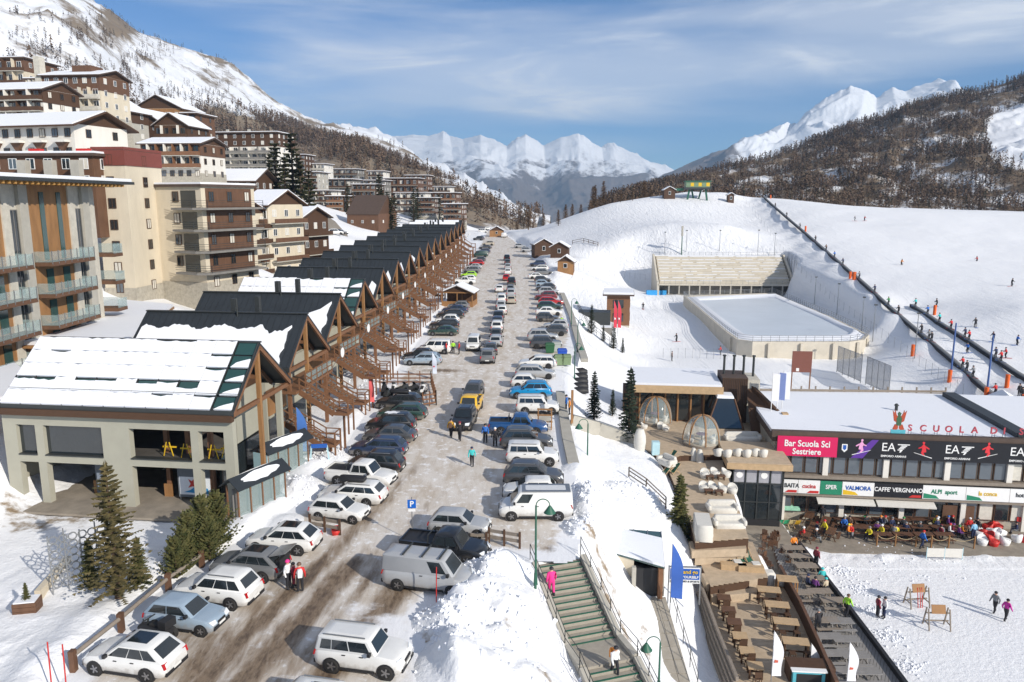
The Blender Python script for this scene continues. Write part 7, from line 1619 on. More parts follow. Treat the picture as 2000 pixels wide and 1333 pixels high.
M['red_brown']=mat('red_brown',(.42,.07,.03),.6);M['emblem_green']=mat('emblem_green',(.05,.12,.06),.6);M['letter_red']=mat('letter_red',(.42,.06,.08),.5);M['wood_dark2']=mat('table_wood',(.11,.052,.03),.7,var=.2);M['green_stripe']=mat('green_stripe',(.25,.5,.36),.7,var=.4,scale=3)
def hut(name,loc,rz,w,d,h,label,wall='wood_brown',win=False,rise=None,group=None,cat='hut',openf=False,roofm='roof_brown'):
    rise=rise or w*.28;root=empty(name,loc,rz,label,cat,group)
    if openf:
        for x in (-w/2,0,w/2):
            for y in (0,d):MB().box((x,y,h/2),(.16,.16,h)).build('post',wall,root)
        MB().b2((-w/2,-.06,0),(w/2,.06,1.0)).build('front_panel',wall,root);MB().b2((w/2-.06,.1,0),(w/2+.06,d,1.0)).build('side_panel',wall,root);MB().b2((-w/2,d-.06,0),(w/2,d+.06,h)).build('back_wall','wood_brown',root);MB().beam((-w/2,0,h),(w/2,0,h),.16,.2).build('lintel',wall,root)
    else:
        MB().b2((-w/2,0,-1),(w/2,d,h)).build('wall',wall,root)
        f=MB().b2((-.45,-.05,h*.45),(.45,-.004,h*.85)).build('window','white_paint',root);MB().b2((-.38,-.07,h*.48),(.38,-.052,h*.82)).build('pane','glass' if not win else 'window_sky_painted',f)
        MB().b2((w/2+.004,d*.3,0),(w/2+.05,d*.3+.9,h*.8)).build('door','wood_dark',root)
    gable_roof(root,w,d,h,rise,.45,'y',M[roofm],True,.12);return root
def build_rink():
    z=-2.5;q=wpts(RINK,z);c=sum(q,Vector())/len(q);root=empty('ice_rink',(0,0,0),0,'raised ice rink with ribbed cream concrete walls','ice rink')
    n=len(q);o0=[p.copy()for p in q];inn=[c+(p-c)*.965 for p in q]
    for i in range(n):
        a,b=q[i],q[(i+1)% n];ai,bi=inn[i],inn[(i+1)% n];dz=Vector((0,0,-5.0))
        MB().add([a,b,bi,ai,a+dz,b+dz,bi+dz,ai+dz],[(0,1,2,3),(0,4,5,1),(1,5,6,2),(2,6,7,3),(3,7,4,0),(4,7,6,5)]).build('wall','rink_wall',root,fix=True)
        L_=(b-a).length;k=max(1,int(L_/4.6));nrm=Vector(((b-a).y,-(b-a).x,0)).normalized()
        if (a+nrm-c).length <(a-c).length:nrm=-nrm
        if (a+b).y/2 <c.y+12 and L_ >3:
            for j in range(k):
                p=a.lerp(b,(j+.5)/k);MB().beam(p+nrm*.18+Vector((0,0,-4.5)),p+nrm*.18+Vector((0,0,-.25)),.5,.4).build('buttress','rink_wall',root)
        kk=max(1,int(L_/1.4))
        for j in range(kk):p=a.lerp(b,j/kk);MB().beam(p,p+Vector((0,0,1.05)),.06,.06).build('post','metal',root)
        for hh in (.35,.7,1.05):MB().beam(a+Vector((0,0,hh)),b+Vector((0,0,hh)),.04,.05).build('rail','metal',root)
    deckp=[c+(p-c)*.96 for p in q];MB().prism([p+Vector((0,0,-.6))for p in deckp],(0,0,.5)).build('surround','snow',root,fix=True)
    m=MB();ring0=[c+(p-c)*.93+Vector((0,0,-.095))for p in q];ring1=[c+(p-c)*.86+Vector((0,0,.55))for p in q];ring2=[c+(p-c)*.80+Vector((0,0,-.08))for p in q]
    m.loft([ring0,ring1,ring2],cap=False);m.build('snow_bank','snow',root,fix=True)
    MB().prism([c+(p-c)*.82+Vector((0,0,-.15))for p in q],(0,0,.06)).build('ice_sheet','ice',root,fix=True)
M['rink_wall']=mat('rink_concrete',(.55,.505,.42),.85,var=.16,scale=.5,bump=.2)
def build_grandstand():
    A=P(1286,578,-4.3);B_=P(1548,580,-4.3);u=(B_-A);W=u.length;rz=math.atan2(u.y,u.x);root=empty('grandstand',A,rz,'concrete grandstand with snow-dusted seat steps facing the ice rink','grandstand')
    h0,n=2.8,9;run,rise=1.15,.72
    MB().b2((0,3.2,0),(W,12,h0)).build('base','concrete_dark',root);MB().b2((-.3,-.2,h0),(W+.3,3.4,h0+.35)).build('front_slab','rink_wall',root)
    for i in range(n):
        z=h0+.35+i*rise;s=MB().b2((.4,1.4+i*run,z-.3),(W-.4,1.4+(i+1)*run,z+rise)).build('seat_step','rink_wall',root)
        rnd=random.Random(i);x=.6
        while x <W-2:
            l=rnd.uniform(1.5,7);x2=min(x+l,W-.6)
            if rnd.random()<.9:MB().b2((x,1.42+i*run,z+rise+.004),(x2,1.4+(i+.75)*run,z+rise+.09)).build('snow_strip','snow',s)
            x=x2+rnd.uniform(.2,1.4)
    T=h0+.35+n*rise;yb=1.4+n*run
    for x in (-.5,W):
        MB().prism([(x,-.2,-1),(x,yb+1,-1),(x,yb+1,T+.6),(x,yb-.5,T+.6),(x,.2,h0+.9),(x,-.2,h0+.9)],(.5,0,0)).build('side_wall','rink_wall',root,fix=True)
    MB().b2((0,yb,-1),(W,yb+1.6,T+.1)).build('back_block','rink_wall',root);MB().b2((.1,yb,T+.105),(W-.1,yb+1.5,T+.25)).build('snow_layer','snow',root)
    for i in range(23):MB().box((i*W/22,yb+1.5,T+.6),(.07,.07,1.1)).build('post','metal',root)
    for hh in (.6,1.1):MB().beam((0,yb+1.5,T+hh),(W,yb+1.5,T+hh),.05,.05).build('rail','metal',root)
    for i in range(25):MB().box((i*W/24,-.1,h0+.9),(.06,.06,1.1)).build('post','metal',root)
    MB().beam((0,-.1,h0+1.4),(W,-.1,h0+1.4),.05,.05).build('rail','metal',root)
    for i in range(14):MB().b2((i*W/13-.15,-.05,-1),(i*W/13+.15,.3,h0)).build('pier','concrete',root)
    for i in range(6):quick('blue_pad',MB().b2((-.8,-.4,0),(.8,.4,1.3)),'blue_pad',G(1268+i*9,577),R(5),f'bright blue foam pad left of the grandstand front, {ORD[i]} from the left','pad','blue pads')if i <4 else None
    for i in range(5):
        a=MB()
        for k in range(4):a.cyl((0,k*.9,-1),(0,k*.9,9),.06,n=6)
    for i in range(5):quick('net_mast',MB().cyl((0,0,-1),(0,0,9.5),.09,.06,6),'metal',A+Matrix.Rotation(rz,3,'Z')@ Vector((W+.8,1+i*2.2,0)),0,f'tall thin mast beside the grandstand, {ORD[i]} from the front','mast','masts beside the grandstand')
M['blue_pad']=mat('blue_pad',(.03,.28,.6),.6)
BELT1,BELT2=[],[]
BELT_H=105
def make_belt(pts,w,label):
    q=[p.copy()if isinstance(p,Vector)else G(*p)for p in pts];root=empty('moving_carpet',q[0],0,label,'carpet lift','carpet lifts');o=q[0].copy()
    fine=[]
    for a,b in zip(q[:-1],q[1:]):
        n=max(2,int((b-a).length/6))
        for i in range(n):p=a.lerp(b,i/n);p.z=H(p.x,p.y)+.5;fine.append(p)
    e=q[-1].copy();e.z=H(e.x,e.y)+.5;fine.append(e)
    for k in range(3):fine=[fine[0]]+[Vector((b.x,b.y,(a.z+2*b.z+c.z)/4))for a,b,c in zip(fine[:-2],fine[1:-1],fine[2:])]+[fine[-1]]
    m=MB();sidel=[];sider=[]
    for i,p in enumerate(fine):
        d=(fine[min(i+1,len(fine)-1)]-fine[max(i-1,0)]).normalized();s=Vector((d.y,-d.x,0)).normalized();sidel.append(p-s*w/2-o);sider.append(p+s*w/2-o)
    m.loft([[a,b,b-Vector((0,0,.5)),a-Vector((0,0,.5))]for a,b in zip(sidel,sider)]);m.build('belt','rubber_belt',root,fix=True)
    for sd,nm in ((sidel,-1),(sider,1)):
        mm=MB();mm.loft([[p+Vector((nm*.05,0,.10)),p+Vector((nm*.55,0,.02)),p+Vector((nm*.55,0,-.5)),p+Vector((nm*.05,0,-.5))]for p in sd]);mm.build('edge_board','belt_edge',root,fix=True)
    return fine
M['rubber_belt']=mat('rubber_belt',(.03,.03,.033),.8,var=.2);M['belt_edge']=mat('belt_edge',(.16,.165,.17),.6,var=.15)
def on_belt(belt,py):
    best=min(belt,key=lambda p:abs(float(proj(np.array(p))[1])-py));ys=[(abs(float(proj(np.array(p))[1])-py),k)for k,p in enumerate(belt)];ys.sort();(d0,i),(d1,j)=ys[0],ys[1]
    return belt[i].lerp(belt[j],d0/(d0+d1+1e-6))+Vector((0,0,.01))
def pad(px,py,h,label,r=.45,lean=0):
    root=quick('crash_pad',MB().cyl((0,0,-.3),(0,0,h),r,r,12),'orange_pad',G(px,py),0,label,'pad','orange pads on the slope');return root
def build_slope():
    global BELT1,BELT2
    BELT1=make_belt([BELT_B,BELT_A],.7,'long dark moving carpet climbing the ski slope to the hilltop')
    BELT2=make_belt([(1780,600),(1830,632),(1890,670),(1950,712),(2010,750)],.7,'shorter dark moving carpet at the right edge of the slope')
    for i,(x,y,h)in enumerate([(1573,453,2.4),(1660,545,2.2),(1668,547,2.4),(1782,695,2.4),(1825,615,2.4),(1854,745,2.2),(1925,782,2.4),(1966,757,2.4),(1998,800,2.6),(1505,388,2),(1452,382,2.6)]):pad(x,y,h*.72,f'orange padded post on the ski slope, {ORD[i]} along the carpets from the top',.27 if i != 2 else .4)
    for i,(x,y,h)in enumerate([(1856,742,8.0),(1926,780,8.5)]):quick('lamp_mast',MB().cyl((0,0,-.3),(0,0,h),.14,.10,8),'blue_pole',G(x,y),0,f'tall blue mast rising from an orange pad, {["left", "right"][i]} one','mast','blue masts')
    for i,(x,y,h)in enumerate([(1590,600,7),(1634,618,7),(1682,652,7),(1704,668,6.5),(1786,700,7),(1512,500,6),(1480,492,6),(1405,492,6),(1340,492,6),(1298,495,6)]):
        r=empty('floodlight_mast',G(x,y),0,f'thin floodlight mast around the rink and stand, {ORD[i]} counted','mast','floodlight masts');MB().cyl((0,0,-.3),(0,0,h),.08,.05,6).build('pole','metal',r);MB().box((0,-.1,h),(.5,.25,.22)).build('floodlight','steel',r)
    # antenna mast
    r=empty('antenna_mast',G(1331,497),0,'dark antenna mast behind the grandstand','mast');MB().cyl((0,0,-.5),(0,0,8),.16,.12,6).build('pole','green',r)
    for z in (5.6,6.6,7.6):MB().box((0,0,z),(.5,.5,.9)).build('antenna','concrete',r)
    # safety net lines
    for k,(pts,n)in enumerate([([(1452,392),(1490,440),(1530,500),(1590,560),(1650,610),(1720,660),(1800,720),(1880,775)],46),([(1100,520),(1180,540),(1260,548)],16),([(1295,700),(1360,700),(1420,702)],9)]):
        fr=empty('safety_net',G(*pts[0]),0,['long row of thin net posts beside the carpet lift','thin net fence at the foot of the hill by the road','thin net fence behind the restaurant roof'][k],'fence');o=fr.location.copy();tot=len(pts)-1;prv=None
        for i in range(n+1):
            t=i/n*tot;j=min(int(t),tot-1);f=t-j;g=G(pts[j][0]+(pts[j+1][0]-pts[j][0])*f,pts[j][1]+(pts[j+1][1]-pts[j][1])*f)-o
            MB().cyl(g,g+Vector((0,0,1.8)),.025,n=5).build('post','metal',fr)
            if prv is not None:MB().cyl(prv+Vector((0,0,1.6)),g+Vector((0,0,1.6)),.008,n=4).build('line','metal',fr)
            prv=g
    # hilltop lift station
    st=empty('lift_station',D(1362,378,312),R(-5),'green chairlift station on the hilltop','lift station');o=st.location
    o.z=H(o.x,o.y);s=1.0
    for x in (-4,4):MB().beam((x,0,-.5),(x*.8,0,4.4),.7,.7).build('leg','green',st);MB().beam((x*.2,3,-.5),(x*.5,3,4.4),.6,.6).build('leg','green',st)
    MB().b2((-5.5,-1.5,4.2),(5.5,5,5.0)).build('platform','steel',st);MB().b2((-4.8,-1.2,5.0),(4.8,4.5,7.2)).build('machine_housing','station_green',st);MB().b2((-5.2,-1.6,7.2),(5.2,5,7.6)).build('roof','green',st)
    for i in range(6):MB().b2((-4.5+i*1.55,-1.26,5.4),(-3.2+i*1.55,-1.2,6.8)).build('panel','stand_yellow' if i % 2 else 'station_green',st)
    MB().cyl((0,1.5,3.9),(0,1.5,4.2),2.6,n=20).build('bull_wheel','steel',st);MB().b2((-9,0,3.6),(-5.5,2,4.6)).build('boom','green',st)
    p=D(1308,382,312);p.z=H(p.x,p.y);hut('control_cabin',p,0,4.5,4,3.4,'dark control cabin left of the chairlift station','wood_dark',cat='cabin');p=D(1428,386,312);p.z=H(p.x,p.y);hut('control_cabin',p,0,2.4,2.4,3.6,'small dark cabin on the hilltop near the carpet end','wood_dark',cat='cabin')
    # sports court: score board, net frames, timber fence
    sb=empty('score_board',G(1562,768),R(-5),'brown score board on two posts behind the ski school roof','board');MB().b2((-1.35,-.08,3.0),(1.35,.08,6.0)).build('panel','red_panel',sb);MB().b2((-.75,-.1,3.15),(-.35,-.085,3.6)).build('label','white_paint',sb)
    for x in (-1.25,1.25):MB().box((x,.0,1.6),(.14,.14,4.4)).build('post','wood_red',sb)
    for i,(a,b,h)in enumerate([((1634,728),(1680,752),4.2),((1690,752),(1735,778),4.2)]):
        p,q=G(*a),G(*b);nf=empty('ball_net',p,0,['tall grey net frame on the snowy court, left one','tall grey net frame on the snowy court, right one'][i],'net','net frames');d=q-p;d.z=0
        m=MB();m.prism([Vector((0,0,.3)),d+Vector((0,0,.3)),d+Vector((0,0,h)),Vector((0,0,h))],(0,.03,0));m.build('net','net_mesh',nf,fix=True)
        for t in (0,.25,.5,.75,1):MB().cyl(d*t,d*t+Vector((0,0,h)),.05,n=6).build('post','metal',nf)
        for hh in (.3,h):MB().cyl(Vector((0,0,hh)),d+Vector((0,0,hh)),.04,n=6).build('bar','metal',nf)
    a,b=P(1484,778,-1.4),P(1852,782,-1.4);tf=empty('timber_fence',a,0,'timber board fence along the back of the ski school roof','fence')
    for k in range(3):MB().beam(Vector((0,.6,.2+k*.32)),b-a+Vector((0,.6,.2+k*.32)),.06,.26).build('board','wood_grey',tf)
    for i in range(14):p=(b-a)*(i/13);MB().box(p+Vector((0,.7,.2)),(.14,.14,2.2)).build('post','wood_grey',tf)
    # timber building beside the piste with terrace
    tb=empty('timber_cabin',P(1206,662,-5.6),R(-8),'tall timber cabin with snow on its roof beside the piste','building');w=4.4
    MB().b2((-w/2,0,-1),(w/2,6,2.6)).build('wall','stone_pale',tb);MB().b2((-w/2,0,2.6),(w/2,6,8.4)).build('wall','wood_red',tb);MB().b2((-w/2-.8,-.8,8.4),(w/2+.8,6.8,8.7)).build('roof','roof_brown',tb);MB().b2((-w/2-.7,-.7,8.704),(w/2+.7,6.7,9.1)).build('snow_layer','snow',tb)
    for z in (3.4,6.0):
        for y in (1.0,3.6):f=MB().b2((w/2,y,z),(w/2+.06,y+1.5,z+1.6)).build('window','wood_orange',tb);MB().b2((w/2+.06,y+.1,z+.1),(w/2+.08,y+1.4,z+1.5)).build('pane','glass',f)
        MB().b2((-1,-.06,z),(1,0,z+1.6)).build('window','glass',tb)
    for i,x in enumerate((1198,1206)):feather_flag(P(x,655,2.2-1),5.2,(.6,.05,.08),f'red and white flag above the timber cabin, {["left", "right"][i]} one',0,.5,(.8,.8,.8))
    tr=empty('cabin_terrace',P(1160,640,-1.2),R(-8),'grey terrace platform left of the timber cabin','terrace');MB().b2((-3.5,0,-3),(3.2,6,0)).build('platform','concrete_dark',tr);MB().b2((-3.4,.1,.004),(3.1,5.9,.12)).build('snow_layer','snow',tr);MB().b2((-3.0,2,.12),(2.8,5.5,2.4)).build('sun_sail','steel',tr)
    rail_line('cabin_railing',[P(1128,600,.8),P(1150,640,.2),P(1190,672,-1.0)],'thin dark railing above the timber cabin terrace','steel',1.1,1.5)
    # huts along the right of the road
    hut('timber_hut',G(1104,534),R(-10),3.8,3.6,2.8,'honey-brown timber hut with white window and snowy roof right of the road','wood_orange',rise=1.3)
    hut('dark_hut',G(1062,500),R(10),5.5,5,3.4,'dark wooden bar hut with snowy roof by the far road','wood_dark');hut('dark_hut',G(1092,504),R(-10),5.0,4.5,3.0,'second dark wooden hut right of the bar hut by the far road','wood_dark')
    hut('food_kiosk',roadpt(893,600),R(-8),5.6,4.5,2.6,'open orange timber kiosk with snowy roof among the left cars','wood_orange',rise=1.2,openf=True,cat='kiosk')
    hut('orange_hut',roadpt(970,463),R(0),6,3,2.6,'orange timber stall at the far end of the road','wood_orange')
    rail_line('timber_railing',[G(1118,478),G(1140,474),G(1168,482)],'dark timber railing on the slope behind the far huts','wood_dark',1.3,2.5,(.6,1.2),.07)
    # lamps
    lamp(P(1046,1142,-.3),4.7,'green hooked street lamp left of the steps');lamp(P(1147,908,-1.0),3.6,'green hooked street lamp on the snow bank above the rental entrance',-1);lamp(P(1286,1352,-6.0),3.0,'green hooked street lamp at the bottom beside the paved ramp',-1)
    for i,(x,y)in enumerate([(1122,745),(1128,690),(1116,640)]):lamp(G(x,y),4.2,f'slim green street lamp beside the right car row, {ORD[i]} from the camera')
    for i,(x,y)in enumerate([(845,560),(800,600)]):
        p=roadpt(x,y);r=empty('globe_lamp_post',p,0,f'tall white globe lamp post by the chalets, {["farther", "nearer"][i]} one','lamp','globe lamps');MB().cyl((0,0,0),(0,0,7),.07,.05,6).build('post','wood_pale',r);MB().sphere((0,0,7.2),.38,10,8).build('globe','white_paint',r)
    # trees of the right bank
    for i,(x,y,s)in enumerate([(1160,820,.98),(1228,862,1.42),(1196,812,.55)]):p=G(x,y);tree('slim',p,s,i,['slim dark spruce left of the restaurant','tallest slim dark spruce in front of the restaurant','small dark spruce between the two slim ones'][i],'slim spruces by the restaurant')
    tree('med',P(1325,1052,-5.0),.88,1.0,'dense green spruce bush beside the rental entrance',None,'shrub','spruce_bush')
    for i,(x,y,s)in enumerate([(1155,652,.95),(1198,682,.85),(1178,668,.55),(1216,690,.5)]):tree('slim',G(x,y),s,i+2,f'snow-dusted dark spruce by the timber cabin, {ORD[i]} from the left','spruces by the timber cabin')
M['station_green']=mat('station_green',(.18,.26,.16),.5);M['red_panel']=mat('brown_panel',(.20,.075,.055),.6,var=.05);M['net_mesh']=mat('net_mesh',(.25,.27,.3),.8,var=0,alpha=.42)
# ---- street furniture by the road
def build_street():
    # kerb wall right of the car row
    for k,pts in enumerate([[(1120,912),(1108,860),(1100,810),(1094,770)],[(1142,706),(1128,662),(1116,618),(1098,575)]]):
        kb=empty('kerb_wall',(0,0,0));tag(kb,kind='structure');q=[on_road(*p)for p in pts]
        for a,b in zip(q[:-1],q[1:]):MB().beam(a+Vector((0,0,.1)),b+Vector((0,0,.1)),.9,.5).build('kerb_stone','concrete',kb)
    # parking sign
    s=empty('parking_sign',roadpt(806,1058),R(4),'blue parking sign with white P on a thin post','sign');MB().cyl((0,0,0),(0,0,2.9),.03,n=6).build('post','metal',s);b=MB().b2((-.26,-.05,2.2),(.26,-.035,2.75)).build('plate','sign_blue2',s);put_text('P',b,(0,-.055,2.47),.5,'white_paint',bold=True);MB().b2((-.22,-.05,1.98),(.22,-.035,2.15)).build('subplate','white_paint',s)
    # timber barriers
    for i,(a,b)in enumerate([((806,1066),(950,1072)),((955,1062),(1015,1072)),((606,1035),(664,1046))]):
        p,q=roadpt(*a),roadpt(*b);f=empty('timber_barrier',p,0,['low timber barrier behind the silver hatchback','short timber barrier at the top of the snow heap','short timber barrier with a red sled by the left cars'][i],'barrier','timber barriers');d=q-p
        for t in (0,.5,1):MB().box(d*t+Vector((0,0,.5)),(.14,.14,1.1)).build('post','wood_dark',f)
        for z in (.45,.85):MB().beam(d*-.03+Vector((0,0,z)),d*1.03+Vector((0,0,z)),.07,.2).build('rail','wood_grey',f)
    quick('red_sled',MB().loft([[(s_*x,s_*y,z)for x,y in ((-.25,-.5),(.25,-.5),(.25,.5),(-.25,.5))]for s_,z in ((.8,0),(1,.3),(.9,.32),(.75,.12))]),'red',roadpt(655,1042),.3,'small red sled leaning at the timber barrier','sled')
    # log rail on the left
    q=[P(145,1312,0),P(238,1236,0),P(330,1156,0),P(395,1108,0)];f=empty('log_rail',q[0],0,'brown log rail with stout posts behind the nearest left cars','fence')
    for a,b in zip(q[:-1],q[1:]):MB().cyl(a-q[0]+Vector((0,0,.78)),b-q[0]+Vector((0,0,.78)),.11,n=8).build('rail','wood_grey',f)
    for a in q:MB().box(a-q[0]+Vector((0,0,.45)),(.24,.30,1.2)).build('post','wood_brown',f)
    # quad bike
    p=roadpt(305,1252);qb=empty('quad_bike',p,R(160),'black quad bike between the white and pale blue cars','quad bike')
    for x in (.6,-.6):
        for y in (.42,-.42):w=MB().cyl((x,y-.12,.3),(x,y+.12,.3),.3,n=14).build('wheel','rubber',qb);MB().cyl((x,y-.13,.3),(x,y+.13,.3),.14,n=10).build('rim','rim',w)
    MB().loft([[(x,y*w,z)for y,z in ((-.25,zb),(.25,zb),(.3,zm),(.2,zt),(-.2,zt),(-.3,zm))]for x,w,zb,zm,zt in ((.9,.7,.45,.6,.7),(.5,1.2,.35,.65,.8),(0,.8,.3,.6,.75),(-.5,1.1,.35,.7,.85),(-.9,.9,.5,.7,.8))]).build('body','black',qb)
    MB().b2((-.5,-.18,.84),(.15,.18,.95)).build('seat','rubber',qb);MB().beam((.35,-.4,1.1),(.35,.4,1.1),.05,.05).build('handlebar','steel',qb);MB().beam((.5,0,.7),(.35,0,1.1),.06,.06).build('steering_column','steel',qb);MB().b2((-1.0,-.35,.9),(-.55,.35,1.3)).build('luggage_box','black',qb)
    # planter and round metal sculpture
    pl=empty('timber_planter',P(55,1195,.1),.2,'square timber planter with a small fir on the snow','planter'); 
    for i in range(3):MB().b2((-.55,-.45,.02+i*.22),(.55,.45,.22+i*.22)).build('board','wood_brown',pl)
    MB().b2((-.5,-.4,.664),(.5,.4,.72)).build('soil','snow',pl);tree('med',P(55,1195,.1)+Vector((0,0,.6)),.17,0,'tiny fir growing in the timber planter',None,name='fir_shrub')
    w=quick('low_wall',MB().beam((0,0,.25),P(135,1105,.1)-P(75,1175,.1)+Vector((0,0,.25)),.3,.7),'cream',P(75,1175,.1),0,'low cream wall leading from the planter to the metal screen','wall')
    sc=empty('metal_screen',P(105,1165,.1),R(38),'pierced metal screen with round holes and thin posts before the spruce','sculpture')
    for i in range(5):MB().beam((i*.75,0,0),(i*.75,0,3.4+.25*(i % 2)),.12,.06).build('post','metal',sc)
    for r_ in range(7):
        for c_ in range(7):
            m=MB();n=12;cx,cz=.25+c_*.46,.6+r_*.42;o_,i_=.23,.165
            vs=[(cx+rr*math.cos(2*math.pi*k/n),y,cz+rr*math.sin(2*math.pi*k/n))for y in (-.01,.01)for rr in (i_,o_)for k in range(n)]
            m.add(vs,[(k,(k+1)% n,n+(k+1)% n,n+k)for k in range(n)]+[(2*n+k,3*n+k,3*n+(k+1)% n,2*n+(k+1)% n)for k in range(n)]);m.build('ring','metal',sc)
    # glazed notice shelters by the chalet
    for i,(x,y,rz)in enumerate([(505,1000,R(62)),(556,928,R(62))]):
        t=empty('notice_shelter',roadpt(x,y),rz,['glazed notice shelter with snowy pitched roof, the nearer one','glazed notice shelter with snowy pitched roof, the farther one'][i],'shelter','notice shelters');w,d,h=4.2,1.0,2.5
        for x_ in (-w/2,-w/4,0,w/4,w/2):
            for y_ in (-d/2,d/2):MB().box((x_,y_,h/2),(.09,.09,h)).build('post','wood_red',t)
        for k in range(4):MB().b2((-w/2+k*w/4+.06,-d/2,.3),(-w/2+(k+1)*w/4-.06,-d/2+.03,h-.1)).build('glass_panel','glass_rail',t)
        MB().b2((-w/2,0,.3),(w/2,.06,h-.2)).build('back_board','concrete_dark',t)
        for sy in (-1,1):
            rf=MB().prism([(-w/2-.3,sy*.9,h-.1),(w/2+.3,sy*.9,h-.1),(w/2+.3,0,h+.55),(-w/2-.3,0,h+.55)],(0,0,.07)).build('roof','roof_dark',t,fix=True)
            rs_=random.Random(i*2+sy);zr_=lambda y_:h+.63-abs(y_)*.72;pp=[((w*.42-.35*rs_.random())*math.cos(a_*.349),sy*(.45+(.32-.13*rs_.random())*math.sin(a_*.349)))for a_ in range(18)];MB().prism([(x_,y_,zr_(y_))for x_,y_ in pp],(0,0,.08)).build('snow_patch','snow',rf,fix=True)
        if i == 1:MB().b2((-w/2-.25,-.7,1.1),(-w/2-.2,.7,2.4)).build('info_board','pale_blue',t)
    g=empty('blue_arch_sign',roadpt(625,906),R(8),'low white arch with a small blue sign plate on the snow','sign'); 
    for s_ in (-.75,.75):MB().beam((s_,0,0),(s_*.8,0,1.5),.05,.12).build('leg','pale_blue',g)
    MB().b2((-.62,-.04,1.3),(.62,.04,1.62)).build('plate','sign_blue',g)
    # fenced ski rack yard
    q=[roadpt(734,752),roadpt(842,752),roadpt(852,792),roadpt(826,796)];y=empty('rack_yard_fence',q[0],0,'reddish timber fence around the yard of ski racks','fence')
    for a,b in zip(q[:-1],q[1:]):
        n=max(2,int((b-a).length/1.1))
        for i in range(n+1):MB().box(a.lerp(b,i/n)-q[0]+Vector((0,0,.75)),(.1,.1,1.6)).build('post','wood_red',y)
        for z in (.3,.75,1.2):MB().beam(a-q[0]+Vector((0,0,z)),b-q[0]+Vector((0,0,z)),.05,.14).build('rail','wood_red',y)
    rnd=random.Random(2)
    for i in range(9):
        p=roadpt(750+(i % 5)*19+(i // 5)*6,768+(i // 5)*12);rk=empty('snowmobile',p,R(80+rnd.uniform(-15,15)),f'parked snowmobile in the fenced yard, {ORD[i]} from the left','snowmobile','snowmobiles in the yard')
        MB().loft([[(x,y_*w,z)for y_,z in ((-.2,zb),(.2,zb),(.24,zm),(.12,zt),(-.12,zt),(-.24,zm))]for x,w,zb,zm,zt in ((1.1,.6,.3,.45,.5),(.7,1.3,.25,.55,.8),(.2,1.1,.25,.6,.9),(-.3,.8,.3,.6,.75),(-1.2,.7,.35,.55,.65))]).build('body',['black','white_paint','steel'][i % 3],rk)
        MB().b2((-1.1,-.14,.66),(-.2,.14,.82)).build('seat','rubber',rk);MB().b2((-1.3,-.2,0),(.2,.2,.3)).build('track','rubber',rk);MB().beam((.3,-.35,1.05),(.3,.35,1.05),.04,.04).build('handlebar','steel',rk);MB().prism([(.3,-.2,.88),(.3,.2,.88),(.1,.15,1.2),(.1,-.15,1.2)],(.02,0,0)).build('windshield','glass',rk,fix=True)
        for s_ in (-.35,.35):MB().beam((.2,s_,.05),(1.3,s_,.05),.12,.04).build('ski_runner','steel',rk)
    # orange timber easel sign, covered sled row, bins
    e=empty('timber_easel',roadpt(1064,838),R(-5),'orange timber easel sign at the right edge of the road','sign')
    for s_ in (-.6,.6):MB().beam((s_,-.4,0),(s_,0,1.9),.1,.1).build('leg','wood_orange',e);MB().beam((s_,.4,0),(s_,0,1.9),.1,.1).build('leg','wood_orange',e)
    for z in (.7,1.3,1.85):MB().beam((-.7,-.1,z),(.7,-.1,z),.1,.14).build('bar','wood_orange',e)
    MB().b2((-.5,-.2,.75),(.5,-.16,1.25)).build('panel','concrete',e)
    quick('sign_post',MB().box((0,0,1.6),(.22,.22,3.2)),'wood_orange',roadpt(1117,828),0,'tall orange timber post at the start of the terrace path','post')
    for i in range(5):quick('covered_sled',MB().loft([[(x,y_*w,z*k)for y_,z in ((-.5,0),(.5,0),(.45,.4),(.1,.75),(-.1,.75),(-.45,.4))]for x,w,k in ((-1,.5,.5),(-.5,1,.9),(.4,1,1),(1,.5,.6))]),'black',G(1132,730+i*9.5),R(5),f'black sheeted snowmobile beside the slim spruce, {ORD[i]} from the far end','snowmobile','sheeted snowmobiles')
    for i,(x,y,c)in enumerate([(1074,690,(.03,.12,.05)),(1086,688,(.42,.45,.42)),(1098,702,(.02,.09,.5)),(1092,714,(.2,.28,.15)),(1106,714,(.2,.28,.15))]):
        b=empty('waste_bin',roadpt(x,y),0,f'{["dark green", "grey", "blue", "olive", "pale olive"][i]} waste container at the right of the road','bin','waste containers');MB().loft([[(s_*a,s_*bb,z)for a,bb in ((-.6,-.5),(.6,-.5),(.6,.5),(-.6,.5))]for s_,z in ((.85,.1),(1,1.1))],smooth=False).build('body',paint(c,.6),b);MB().loft([[(s_*a,s_*bb,z)for a,bb in ((-.65,-.55),(.65,-.55),(.65,.55),(-.65,.55))]for s_,z in ((1,1.105),(.8,1.35))],smooth=False).build('lid',paint(tuple(k*.8 for k in c),.6),b)
    q=[on_road(1116,828),P(1170,842,-1.2),P(1245,868,-2.6)];pw=empty('ramp_wall',q[0],0,'grey parapet wall of the path from the road to the terrace','wall')
    for a,b in zip(q[:-1],q[1:]):MB().beam(a-q[0]+Vector((0,0,.2)),b-q[0]+Vector((0,0,.2)),.3,1.4).build('wall','concrete',pw);MB().beam(a-q[0]+Vector((0,0,.93)),b-q[0]+Vector((0,0,.93)),.4,.08).build('coping','metal',pw)
